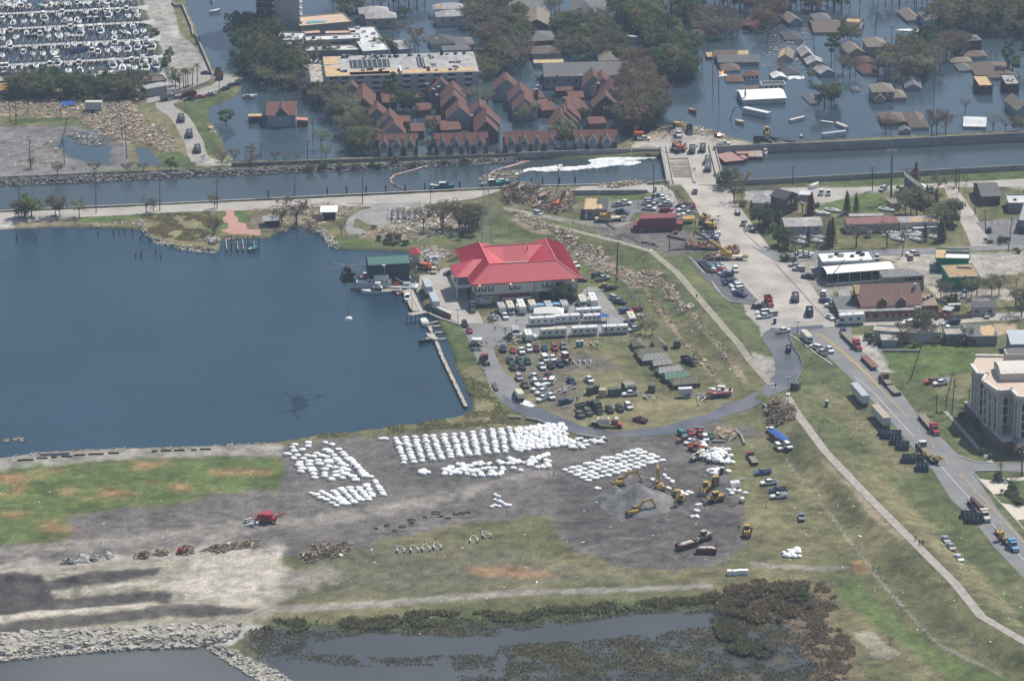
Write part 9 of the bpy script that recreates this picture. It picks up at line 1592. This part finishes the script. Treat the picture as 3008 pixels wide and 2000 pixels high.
def scr(n,l,seed,polys,size=(.2,.65)):
 r=Rnd(seed);b=MB();MI=[]
 for fr,pts,w in polys:
  poly=GP(fr,pts);Pm=np.array(poly);x0,y0=Pm.min(0);x1,y1=Pm.max(0);c=0
  while c<n*w:
   x,y=r.u(x0,x1),r.u(y0,y1)
   if sd(np.array([x]),np.array([y]),poly)[0]<0:continue
   c+=1;f0=len(b.f);s=r.u(*size)*(2.2 if r.random()<.06 else 1);a=r.u(0,3.1);b.bar((x-cos(a)*s/2,y-sin(a)*s/2,H(x,y)+.1),(x+cos(a)*s/2,y+sin(a)*s/2,H(x,y)+.12+s*.1),s*r.u(.3,.8),.1);MI+=[r.choices((0,1,2),(.7,.22,.08))[0]]*(len(b.f)-f0)
 me=mesh('scattered_litter',b.v,b.f);[me.materials.append(m)for m in SCR];me.polygons.foreach_set('material_index',MI);return tag(link('scattered_litter',me,kind='stuff'),l,'litter')
scr(90,'pale litter scattered over right-hand grass',3,[('C6',rows('0|0;56|0;100|56;150|110;190|150;130|140;70|90;0|65',10),.7),('C4',rows('450|500;800|650;1150|1150;1400|1474;900|1400;420|650'),.35),('C6',rows('70|0;100|10;190|90;193|125;150|100',10),.25)]);scr(80,'pale litter over levee and camp field',4,[('C3',rows('88|10;110|6;150|10;220|80;200|90;120|105;70|90;30|62',10),.8),('B3',rows('430|560;900|600;1900|1300;1700|1474;1000|900'),.6)])
scr(60,'small white scraps on lower fields',7,[('C1',rows('0|600;2359|600;2359|1474;0|1474'),.3),('C8',rows('0|10;120|10;230|30;230|48;0|70',10),.6),('C5',rows('10|10;190|10;190|110;40|110',10),.8)],(.3,.8))
def leafm(n,c,c2):
 m=mat('foliage_'+n,c,.75,.35,.9,rnd=.28,col2=c2,spec=.2);t=m.node_tree;b=t.nodes['Principled BSDF'];s=N(t,'ShaderNodeBsdfTranslucent');x=N(t,'ShaderNodeMixShader');I(x,0,.42)
 t.links.new(b.inputs['Base Color'].links[0].from_socket,s.inputs[0]);t.links.new(b.outputs[0],x.inputs[1]);t.links.new(s.outputs[0],x.inputs[2]);t.links.new(x.outputs[0],t.nodes['Material Output'].inputs[0]);return m
LF=dict(green=leafm('green',(.12,.17,.06),(.16,.20,.08)),dark=leafm('dark',(.085,.125,.055),(.12,.15,.065)),olive=leafm('olive',(.20,.20,.10),(.25,.22,.13)),brown=leafm('brown',(.24,.195,.14),(.19,.165,.12)),rust=leafm('rust',(.25,.165,.11),(.20,.15,.105)),pale=leafm('pale',(.25,.27,.15),(.30,.29,.18)))
BARK=mat('grey_bark',(.16,.135,.115),.95,.25,1.5,rnd=.2)
def leaves(seed,pts,n,size,spread):
 0
 r=Rst(seed);k=r.randint(0,len(pts),n);Pp=np.array(pts)[k];d=r.normal(size=(n,3));d/=np.linalg.norm(d,axis=1)[:,None];rad=r.rand(n)**.45
 c=Pp[:,:3]+d*(rad*Pp[:,3])[:,None]*np.array([1,1,spread]);a=r.normal(size=(n,3));a/=np.linalg.norm(a,axis=1)[:,None];b=np.cross(a,r.normal(size=(n,3)));b/=np.linalg.norm(b,axis=1)[:,None];s=size*(.5+r.rand(n))[:,None];a*=s;b*=s*.7
 V=np.stack([c-a-b,c+a-b*.6,c+a*.8+b,c-a*.7+b*.9],1).reshape(-1,3);F_=np.arange(4*n).reshape(n,4);return V,F_
def tmesh(nm,seed,pts,n,size,m,spread=.8):
 V,F_=leaves(seed,pts,n,size,spread);return fmesh(nm,V,F_,None,[m])
def trunk(seed,h,limbs,r0=.3,droop=0,fine=0,wide=.55):
 r=Rnd(seed);b=MB();top=(r.u(-.4,.4),r.u(-.3,.3),h*.45);b.tube((0,0,-.6),top,r0,r0*.6,6);tips=[]
 for i in Rg(limbs):
  a=6.283*i/limbs+r.u(-.5,.5);L=h*wide*r.u(.7,1.1);s=Vec(top)*r.u(.6,1);e=s+Vec((cos(a)*L*.75,sin(a)*L*.75,h*r.u(.25,.5)-droop));m=s.lerp(e,.5)+Vec((0,0,.3));b.tube(s,m,r0*.42,r0*.28,5);b.tube(m,e,r0*.28,r0*.08,4);tips.append(e)
  for j in Rg(fine):
   f=m.lerp(e,r.u(0,1));g=f+Vec((r.u(-1,1),r.u(-1,1),r.u(.1,1.1)))*h*.13;b.tube(f,g,r0*.12,r0*.04,3);tips.append(g)
 return b,tips
TR={}
def mk(kind,i):
 s=i*13+len(kind);r=Rnd(s)
 if kind in('green','dark','olive'):
  h=10;b,tips=trunk(s,h,7,.32);pts=[(t.x,t.y,t.z,r.u(1.3,2.2))for t in tips]+[(0,0,h*.75,2.4),(1,1,h*.85,1.8)]+[(r.u(-3,3),r.u(-3,3),h*r.u(.28,.6),r.u(1,1.8))for _ in Rg(6)];return b,[(tmesh('crown',s,pts,1100,.30,LF[kind]),'crown')]
 if kind in('brown','pale','rust'):
  h=10;b,tips=trunk(s,h,9,.28,0,5);pts=[(t.x,t.y,t.z,r.u(.8,1.5))for t in tips]+[(r.u(-2.5,2.5),r.u(-2.5,2.5),h*r.u(.25,.6),1.2)for _ in Rg(5)];return b,[(tmesh('crown',s,pts,620,.24,LF[kind]),'crown')]
 if kind=='bare':b,tips=trunk(s,9,9,.28,0,9);pts=[(t.x,t.y,t.z,.6)for t in tips];return b,[(tmesh('twigs',s,pts,240,.16,LF['brown']),'twigs')]
 if kind=='pine':
  b=Tb((0,0,-.6),(.3,0,13),.25,.1,6);pts=[]
  for k in Rg(9):a=k*2.4;z=7.5+k*.75;L=2.6-.16*k;b.tube((.15,0,z-.6),(cos(a)*L,sin(a)*L,z),.08,.03,3);pts.append((cos(a)*L,sin(a)*L,z,1.5-.06*k))
  return b,[(tmesh('crown',s,pts,800,.28,LF['dark'],.6),'crown')]
 if kind in('cypress','dead_cypress'):
  b=Tb((0,0,-.4),(0,0,10),.22,.05,6);pts=[(r.u(-.2,.2),r.u(-.2,.2),1.2+k*.85,2.15-.2*k)for k in Rg(10)];return b,[(tmesh('crown',s,pts,900,.24,LF['rust' if kind=='dead_cypress' else 'olive'],.6),'crown')]
 if kind=='palm':
  b=Tb((0,0,-.3),(.2,0,7),.22,.16,7);V=[];F_=[]
  for k in Rg(15):
   a=k*.42+r.random()*.2;P0=Vec((.2,0,7));prev=P0
   for j in Rg(1,5):q=P0+Vec((cos(a)*.62*j,sin(a)*.62*j,(.45 if k%2 else .9)*j-.2*j*j));w=Vec((-sin(a),cos(a),0))*(.42-.07*j);n=len(V);V+=[tuple(prev-w),tuple(prev+w),tuple(q+w*.8),tuple(q-w*.8)];F_.append((n,n+1,n+2,n+3));prev=q
  return b,[(mesh('fronds',V,F_,LF['olive']),'fronds')]
 if kind in('bush','brown_bush'):
  b=Tb((0,0,-.2),(0,0,1.2),.1,.05,4).tube((0,0,0),(.5,.4,1.1),.06,.03,3);pts=[(r.u(-.9,.9),r.u(-.9,.9),r.u(.5,1.4),.8)for _ in Rg(6)];return b,[(tmesh('crown',s,pts,330,.17,LF['green' if kind=='bush' else 'brown'],.8),'crown')]
NV=dict(green=4,dark=3,olive=3,brown=4,pale=3,rust=2,bare=3,pine=3,cypress=2,dead_cypress=2,palm=2,bush=3,brown_bush=3)
for k_,n_ in NV.items():
 for i in Rg(n_):b,c=mk(k_,i);TR[k_,i]=(b.me('trunk',BARK),c)
KN=dict(green='green leafy tree',dark='dark green tree',olive='olive-green tree',brown='brown-leaved tree',pale='pale green sparse tree',rust='rust-leaved tree',bare='leafless tree',pine='tall pine',cypress='conical green cypress',dead_cypress='conical rust-brown cypress',palm='palm',bush='green bush',brown_bush='brown bush')
tr_=Rnd(77);TCOUNT=[0]
TQ=[]
def tree(fr,x,y,k,s,l,grp=None,z0=None):
 p=G(fr,x,y,LAND if z0 is None else z0);z=(Hl(*p)if z0 is None else z0)-.05
 TQ.append((s*(1500/(2000+p[1]))*(.3 if 'bush' in k else 1),p,z,k,s,l,grp,tr_.randrange(NV[k]),tr_.u(0,6.28),[tr_.u(.9,1.12)for _ in Rg(3)]))
def plant_all():
 TQ.sort(key=lambda q:-q[0]);n=0;far=[]
 for _,p,z,k,s,l,grp,v,a,sc in TQ:
  own='bush' in k or k in('palm','pine');n+=not own
  if not own and n>296:far.append((p,z,k,s,v,a,sc));continue
  t=tg('bush' if 'bush' in k else('palm_tree' if k=='palm' else('pine_tree' if k=='pine' else 'tree')),(p[0],p[1],z),a,l,'bush' if 'bush' in k else('palm' if k=='palm' else 'tree'),grp);t.scale=tuple(s*q for q in sc)
  m,cs=TR[k,v];link('trunk',m,t)
  for me,nm in cs:o=link(nm,me,t);o['kind']='stuff'
 V=[];L=[];S=[];MI=[];nv=0;mats=[]
 for p,z,k,s,v,a,sc in far:
  m,cs=TR[k,v]
  for me in[m]+[c[0]for c in cs]:
   co=np.empty(len(me.vertices)*3);me.vertices.foreach_get('co',co);co=co.reshape(-1,3)*s*np.array(sc);c,s_=cos(a),sin(a);V.append(np.stack([co[:,0]*c-co[:,1]*s_+p[0],co[:,0]*s_+co[:,1]*c+p[1],co[:,2]+z],1))
   li=np.empty(len(me.loops),np.int32);me.loops.foreach_get('vertex_index',li);lt=np.empty(len(me.polygons),np.int32);me.polygons.foreach_get('loop_total',lt);L.append(li+nv);S.append(lt);nv+=len(co)
   if me.materials[0]not in mats:mats.append(me.materials[0])
   MI.append(np.full(len(lt),mats.index(me.materials[0]),np.int32))
 me=fmesh('distant_trees',np.concatenate(V),np.concatenate(L),np.concatenate(S),mats,np.concatenate(MI));tag(link('distant_trees',me,kind='stuff'),'smaller trees of woods in flooded district','trees')
FT='trees in flooded district'
KC=dict(g='green',d='dark',o='olive',b='brown',p='pale',r='rust',x='bare',i='pine',c='cypress',e='dead_cypress',l='palm',h='bush',n='brown_bush')
def gv(fr,items,place,grp=FT,flood=None):
 flood=grp==FT if flood is None else flood;items=[(a,b,KC[c],d)for a,b,c,d in items]
 from collections import defaultdict
 d=defaultdict(list)
 for it in items:d[it[2]].append(it)
 for k,L in d.items():
  L.sort()
  for j,(x,y,_,s)in En(L):tree(fr,x,y,k,s,f'{KN[k]} {place}'+('' if len(L)==1 else f', {nth(j)} from left'),grp,0. if flood else None)
def wd(fr,pts,n,mix,srange,place,grp=FT,flood=None,mind=10,seed=1):
 Pm=np.array(pts,float);r=Rnd(seed);out=[];x0,y0=Pm.min(0);x1,y1=Pm.max(0);t=0
 while len(out)<n and t<n*200:
  t+=1;x,y=r.u(x0,x1),r.u(y0,y1)
  if sd(np.array([x]),np.array([y]),pts)[0]<0:continue
  if any((x-o[0])**2+((y-o[1])*2.2)**2<mind**2 for o in out):continue
  out.append((x,y,r.choices(list(mix),list(mix.values()))[0],r.u(*srange)))
 gv(fr,out,place,grp,flood)
wd('A1',rows('6|82;13|76;30|74;50|76;72|78;105|74;125|80;130|84;110|86;70|87;30|88;6|87',10),46,dict(g=5,d=2,o=2,b=1),(.75,1.05),'in dark belt between marina sheds and debris field','tree belt by marina',mind=48)
wd('A1',rows('-3|86;30|86;90|86;130|85;130|87;90|88;-3|90',10),14,dict(n=3,h=1),(1.2,2),'on front edge of marina tree belt','tree belt by marina',mind=40,seed=2)
gv('A1',rows('1465|530|g|.6;1430|570|h|2;1520|740|g|.55;1480|545|l|.9;1350|300|h|1.4'),'on verge beside marina street','trees by marina street')
gv('A1',[(x,y,'l',1.05)for x,y in rows('1500|750;1522|770;1555|790;1590|765;1610|770;1630|765;1668|745;1712|725')],'in row behind curved parapet','trees by marina street')
gv('A1',rows('1960|1060|g|.75;2030|1400|b|.55;2170|1390|r|.6;2210|1420|b|.5;1930|1400|b|.45;1760|1400|x|.35'),'round flooded basin',FT,False)
wd('A2',rows('-6|56;6|48;23|52;44|56;48|64;43|70;20|72;-6|64',10),15,dict(g=3,d=3,o=1),(1.05,1.3),'in dark wood at foot of tower',mind=95,seed=3)
wd('A2',rows('-13|30;-2|26;16|33;18|46;0|52;-13|44',10),11,dict(g=4,d=3),(1.15,1.4),'in tall wood left of tower',mind=95,seed=4)
wd('A2',rows('6|70;47|70;52|76;56|86;70|88;62|96;30|78;8|79',10),13,dict(b=3,o=2,p=1,x=1),(.6,.9),'at water edge below dark wood',mind=54,seed=5)
wd('A2',rows('58|82;82|78;86|96;96|105;98|120;108|133;90|132;76|118;64|100',10),26,dict(b=4,o=3,p=2,g=1),(.8,1.1),'on left edge of town houses',mind=48,seed=6)
gv('A2',rows('600|1290|p|.85;640|1380|p|.6;200|1400|r|.45;395|1400|x|.5;290|1400|x|.5;1010|1340|o|.9;1110|1330|o|.9;1270|1345|g|.7;1560|1330|o|.7;880|1190|g|1.1;870|1080|p|1.1'),'in shallows before front town houses')
gv('A2',rows('1200|950|i|1.25;1310|985|g|1.05;1380|990|d|1.;1330|960|o|.9;1060|800|d|.6;1240|870|g|.8;1960|950|p|.95;1880|900|p|.8;2040|900|o|.7;1800|1080|g|.6;1560|1160|o|.7;1880|760|g|.8;1640|720|o|.85;1880|640|d|.6;700|760|b|.9;820|800|r|.8;1650|680|b|.7;1890|800|o|.8'),'among town houses')
wd('A2',rows('200|56;220|62;214|70;205|70;199|64',10),6,dict(o=2,b=1),(.7,.9),'right of white apartment block',mind=46,seed=8)
wd('A2',rows('185|6;220|4;223|20;236|26;236|42;220|56;205|50;195|42;188|32;190|20',10),38,dict(b=4,o=3,x=1,g=1),(.9,1.2),'in brown wood at top centre',mind=48,seed=9)
wd('A2',rows('70|2;155|0;154|8;120|9;88|11;70|9',10),20,dict(b=3,x=1,o=2),(.8,1.1),'behind pale houses at top',mind=58,seed=10)
gv('A2',rows('790|160|g|.7;840|180|d|.6;1270|330|r|.75;1410|420|r|1.;1440|450|b|.9;1100|440|o|.7;1210|460|g|.6;560|500|b|.8;640|480|o|.7;370|450|b|.8;240|450|b|.7;1320|150|g|.6;720|500|b|.6;1180|420|o|.6;900|460|o|.5'),'among flat white roofs')
wd('A3',rows('-2|28;14|20;18|42;20|56;12|62;0|64;-8|50',10),30,dict(b=3,o=3,g=1),(.9,1.15),'left of brick houses',mind=48,seed=11)
wd('A3',rows('40|10;48|6;50|24;80|25;86|17;90|33;104|43;106|52;80|54;64|54;50|54;48|33;42|23',10),60,dict(b=3,o=3,g=2,x=1),(.7,1.),'round large grey hipped roof',mind=43,seed=12)
gv('A3',rows('965|430|g|1.;940|350|d|.9;1030|460|g|.8;690|370|l|1;800|80|d|.9;880|100|b|.9;1010|170|o|.7'),'beside flooded street')
wd('A3',rows('110|56;118|56;128|76;138|95;138|106;130|111;118|116;106|118;103|108;104|90;107|76',10),60,dict(r=3,b=3,o=3,g=1),(.95,1.25),'in wood between town houses and bridgehead',mind=40,seed=13)
gv('A3',rows('230|1060|p|1.;160|1080|p|.8;310|740|r|.55;340|750|o|.5;530|1270|o|1.1;500|1290|b|.8;240|1300|o|.5;430|950|d|.5;690|1050|d|.6;1045|660|r|.9;1020|680|b|.8;700|330|g|.6;820|900|b|.7'),'among right-hand town houses')
wd('A3',rows('98|6;110|4;128|6;133|18;130|30;120|30;105|25;96|16',10),27,dict(g=3,o=2,b=2,d=1),(.9,1.15),'in upper clump beside flooded street',mind=48,seed=14)
wd('A3',rows('126|33;140|30;150|42;158|48;164|60;160|72;148|74;140|64;133|56;129|48',10),48,dict(g=5,d=2,o=2),(1.05,1.3),'in long green clump standing in open water',mind=42,seed=15)
wd('A3',rows('143|2;170|0;170|13;160|18;154|20;146|13',10),18,dict(g=2,r=2,o=2),(.9,1.15),'left of sunken brown roofs at top',mind=48,seed=16)
wd('A3',rows('164|16;186|20;204|26;206|34;190|35;166|33',10),27,dict(x=3,b=3,p=1),(.7,1.),'tangled over long brown roof',mind=45,seed=17)
wd('A3',rows('180|0;240|-1;240|12;220|10;188|9',10),27,dict(b=2,r=2,o=2,x=1,i=1),(.9,1.15),'along top edge right of centre',mind=58,seed=18)
wd('A4',rows('0|6;25|4;26|23;20|28;8|30;0|18',10),21,dict(b=3,r=2,x=1),(.8,1.05),'left of broken-porch house',mind=48,seed=19)
wd('A4',rows('26|2;86|2;86|6;70|10;50|10;28|9',10),21,dict(b=3,o=2),(.9,1.1),'behind dark brick house at top',mind=56,seed=20)
wd('A4',rows('105|2;170|0;170|6;130|6;108|6',10),18,dict(x=2,b=3),(.8,1.),'on top edge over open water',mind=66,seed=21)
wd('A4',rows('156|12;170|15;179|6;212|6;240|6;240|33;212|35;206|30;178|28;166|30;156|26',10),66,dict(b=4,o=3,x=1,r=1,i=1),(.8,1.1),'in wood at upper right',mind=48,seed=22)
wd('A4',rows('126|44;142|40;160|50;164|64;152|70;130|72;108|70;110|60;120|52',10),39,dict(b=4,o=2,x=2,p=1),(.8,1.1),'in brown thicket right of grey-beige house',mind=45,seed=23)
wd('A4',rows('164|44;180|40;184|48;170|54',10),12,dict(r=2,b=2),(.8,1.),'beside dark brick house with white chimney',mind=45,seed=24)
gv('A4',rows('1500|470|i|1.05;1545|490|i|1.1;1440|470|i|.95;690|580|i|1.05;720|540|i|.9;830|380|o|1.;860|350|o|.8;850|660|b|1.;790|640|b|.9;900|640|r|.8;630|920|g|1.05;690|900|o|.9;720|860|g|.7;1495|700|p|1.1;1400|720|b|.7;1600|1165|b|1.15;1680|1150|b|.9;1560|1160|x|1.;1160|1150|r|.75;1210|1150|b|.6;2090|1150|x|1.;1850|980|x|.8;2200|1140|x|.9;2215|630|i|1.;2260|620|d|.8;515|690|o|.45;250|610|b|.5;410|430|b|.5;1330|410|x|.6;2085|300|i|1.;1880|150|i|.95;140|360|x|.7;2300|1140|o|.7;1250|740|b|.6;2380|560|i|.9'),'standing alone in flood')
NT='trees along near canal bank'
gv('B1',rows('210|560|o|.95;270|560|g|1.;190|550|b|.7;480|550|o|.95;520|545|b|.8;690|555|p|.75;1270|520|x|.8;1330|515|b|.6;1860|480|r|.6;1870|700|r|.65;1850|720|b|.6;270|130|b|.5;500|200|b|.6;640|180|x|.4;820|180|b|.6;1100|180|r|.55;1240|170|b|.5;1480|150|g|.55;1370|160|x|.35;2170|120|b|.5;2210|120|x|.4;1925|110|b|.45'),'on canal and lake banks at left',NT)
gv('B2',rows('385|620|b|1.25;260|600|x|.95;240|620|b|.7;500|660|p|.5;560|640|b|.65;775|710|x|.7;1490|670|x|1.15;1655|660|b|1.3;1640|650|x|1.2;1795|650|b|1.1;1900|690|o|1.1;1960|640|g|.9;1850|660|o|.9;1060|660|n|.9;1205|745|n|1.2;1270|745|n|1.2;620|130|h|1.4;1070|120|h|1.7;1240|90|n|1.5;500|140|n|1.6;300|130|x|.5;760|130|n|1.4;900|130|n|1.4;1400|110|h|1.2;1660|90|n|1.4;1850|80|n|1.4'),'between plaza and lattice tower',NT)
wd('B2',rows('116|78;135|78;135|80;116|80',10),8,dict(h=1),(.8,1.1),'in hedge on basin shore',NT,mind=18,seed=31)
gv('B3',[(1995,420,'x',1.25),(1950,300,'o',.9),(1890,310,'g',.7),(2070,310,'p',.8),(2050,460,'n',1.6),(240,1320-10,'h',1)],'at right bridge end',NT)
YT='trees round boat yard'
gv('B4',rows('130|640|e|1.05;240|650|e|1.1;60|640|g|.9;150|660|d|.8;100|620|o|.8;500|530|c|.9;520|540|e|.95;440|520|x|.9;825|525|c|.95;905|520|c|1.;300|830|e|.8;350|835|b|.8;230|800|g|.8;270|810|g|.7;490|800|e|.8;700|810|e|1.15;670|800|c|1.;640|790|b|.7;905|820|x|1.4;1170|815|x|1.2;1330|540|p|1.2;1430|540|o|1.1;1380|530|p|.9;1500|550|g|.8;1420|280|e|1.;1380|290|b|.8;1600|480|e|.9;1610|340|b|.9;1520|400|c|.6;1650|640|o|1.15;1700|620|g|1.;1740|610|g|.85;1640|760|c|1.15;1660|770|c|.9;1500|760|e|.8;1300|780|x|1.;1760|290|b|.6;1860|280|x|.5;1520|540|b|.7;2050|780|h|1.2;2160|775|h|1.6;2200|772|h|1.4;270|935|h|1.1;310|935|h|1.2;370|938|h|1.;2300|865|h|1.;560|470|h|1.2;1290|330|h|1.2'),'in boat yard quarter',YT)
gv('B4',rows('1640|1260|b|.75;1690|1255|b|.6;1860|1240|x|1.;1900|1250|p|.8;1950|1230|x|.9;2080|1230|b|.8;2140|1230|p|.8;2290|1330|x|1.2;2340|1410|b|1.;2359|1330|d|.8;1720|1310|g|.45;1770|1310|d|.4;1700|1290|h|1.2'),'behind the restaurant',YT)
gv('C4',rows('1300|320|b|.75;1330|330|r|.5;1500|260|o|1.;1530|300|b|.7;1110|330|n|1.6;1240|340|n|1.5;1420|350|h|1.3;1600|320|n|1.5;1700|320|n|1.6;1860|320|b|.6;1820|340|n|1.7;1900|330|n|1.5;1010|290|h|1.4;1050|320|h|1.3'),'over vine-grown workshops',YT)
PG_='palms and shrubs near condominium'
gv('C4',rows('1880|860|l|.8;1600|930|l|.8;1680|900|l|.8;1820|970|h|1.2;1850|1000|h|1.2;1940|1040|h|1.3;2050|1090|h|1.2;2150|1500|l|.7;2340|1470|l|1.3;2190|1195|l|.75;2290|1280|l|.75;2060|1320|h|1.;1990|1280|h|1.1;1900|930|h|1.1'),'beside the condominium',PG_)
gv('G8',rows('1130|340|h|1.5;1170|360|n|1.1;1230|540|h|.9;1280|550|h|.9;1330|590|n|.9;1360|630|n|.8;1400|660|h|1.;1450|690|h|1.3;1340|480|h|1.2;1400|560|n|.8'),'between two cream driveways',PG_)
gv('G1',rows('1880|1120|d|.75;1960|1130|d|.65;1800|1130|d|.6;2040|1120|b|.5;2100|1090|h|1.2'),'under right front of station','trees at station')
gv('C3',rows('1180|380|p|.6;1290|400|p|.6;1230|390|b|.45'),'on stone-ringed island of station parking','trees at station')
gv('H2',rows('490|650|l|.55;560|660|h|1.2;1085|690|x|.25;520|640|h|1.'),'at yard gate','trees at station')
gv('B2',[(1100,755,'h',1.)],'alone on basin shore','trees at station')
def tf(name,fr,pts,n,m,h,l,seed,zr=(-.3,1.5),w=.28):
 poly=GP(fr,pts,.1);Pm=np.array(poly);r=Rst(seed);x0,y0=Pm.min(0);x1,y1=Pm.max(0);x=r.u(x0,x1,n*4);y=r.u(y0,y1,n*4);d=sd(x,y,poly)+fbm(x,y,7,4,seed)*8;k=(d>0)&(fbm(x,y,5,4,seed+9)>-.05);x=x[k][:n];y=y[k][:n]
 z=np.array([H(a,b)for a,b in zip(x,y)]);k=(z>zr[0])&(z<zr[1]);x,y,z=x[k],y[k],np.maximum(z[k],-.05);n=len(x);a=r.u(0,3.14,n);s=w*(.5+r.rand(n));hh=h*(.4+r.rand(n));dx,dy=np.cos(a)*s,np.sin(a)*s;lx,ly=r.normal(size=n)*.35*hh,r.normal(size=n)*.35*hh
 V=np.stack([np.stack([x-dx,y-dy,z-.1],1),np.stack([x+dx,y+dy,z-.1],1),np.stack([x+dx*.7+lx,y+dy*.7+ly,z+hh],1),np.stack([x-dx*.6+lx,y-dy*.6+ly,z+hh*.8],1)],1).reshape(-1,3)
 me=fmesh(name,V,np.arange(4*n),None,[m]);return tag(link(name,me,kind='stuff'),l,'marsh plants')
MG_=leafm('marsh_green',(.16,.175,.08),(.20,.18,.10));MBn=leafm('marsh_brown',(.20,.165,.115),(.17,.15,.10));STRW=leafm('straw_reeds',(.36,.28,.17),(.27,.22,.13))
MR=rows('575|1450;640|1438;800|1433;1000|1428;1200|1420;1400|1402;1620|1388;1720|1372;1850|1350;1890|1375;1880|1430;1870|1500;1930|1568;2000|1640;640|1640;610|1540;560|1480')
tf('marsh_plants','O',MR,20000,MG_,.4,'green marsh plants over shallow water at bottom',1,(-.28,.6));tf('marsh_plants','O',MR,24000,MBn,.35,'brown dead marsh plants over shallow water at bottom',2,(-.35,.6));tf('reeds','C8',rows('198|44;220|38;242|42;242|52;225|56;210|52',10),5000,STRW,1.4,'straw-coloured reeds at marsh corner',3,(-1,3));tf('reeds','O',rows('600|1440;900|1425;1300|1405;1640|1378;1640|1392;1300|1420;900|1445;620|1462'),9000,MG_,1.,'green reed edge along channel',4,(-1,3));tf('reeds','C6',rows('0|88;30|87;54|86;56|96;60|110;70|130;76|150;56|157;40|130;30|105;0|100',10),8000,leafm('dry_brown_scrub',(.30,.25,.16),(.22,.20,.11)),.6,'brown scrub on right shore of marsh',5,(-.2,3));tf('reeds','C8',rows('202|53;208|54;220|64;233|70;225|73;210|69;203|60',10),4500,MG_,1.4,'dense green shrubs between channel and scrub',6,(-1,3))
gv('C6',rows('350|980|g|.5;985|1300|x|.35;420|1040|n|1.2;200|1130|n|1.'),'at marsh corner','shrubs of marsh')
tf('rough_grass','O',rows('1065|880;1110|850;1150|930;1200|985;1100|985;900|1000;700|1015;690|1002;960|975;1085|950'),7000,leafm('shore_grass',(.36,.33,.17),(.26,.27,.12)),.5,'rough yellow grass along basin shore',7,(-.1,3));tf('rough_grass','B1',rows('120|57;140|54;182|53;185|70;176|80;140|76;126|69',10),4500,MATS['foliage_shore_grass'],.4,'dry grass on lake point',8,(-.1,3))
plant_all()
print('trees',TCOUNT[0],'objects',len(bpy.data.objects))
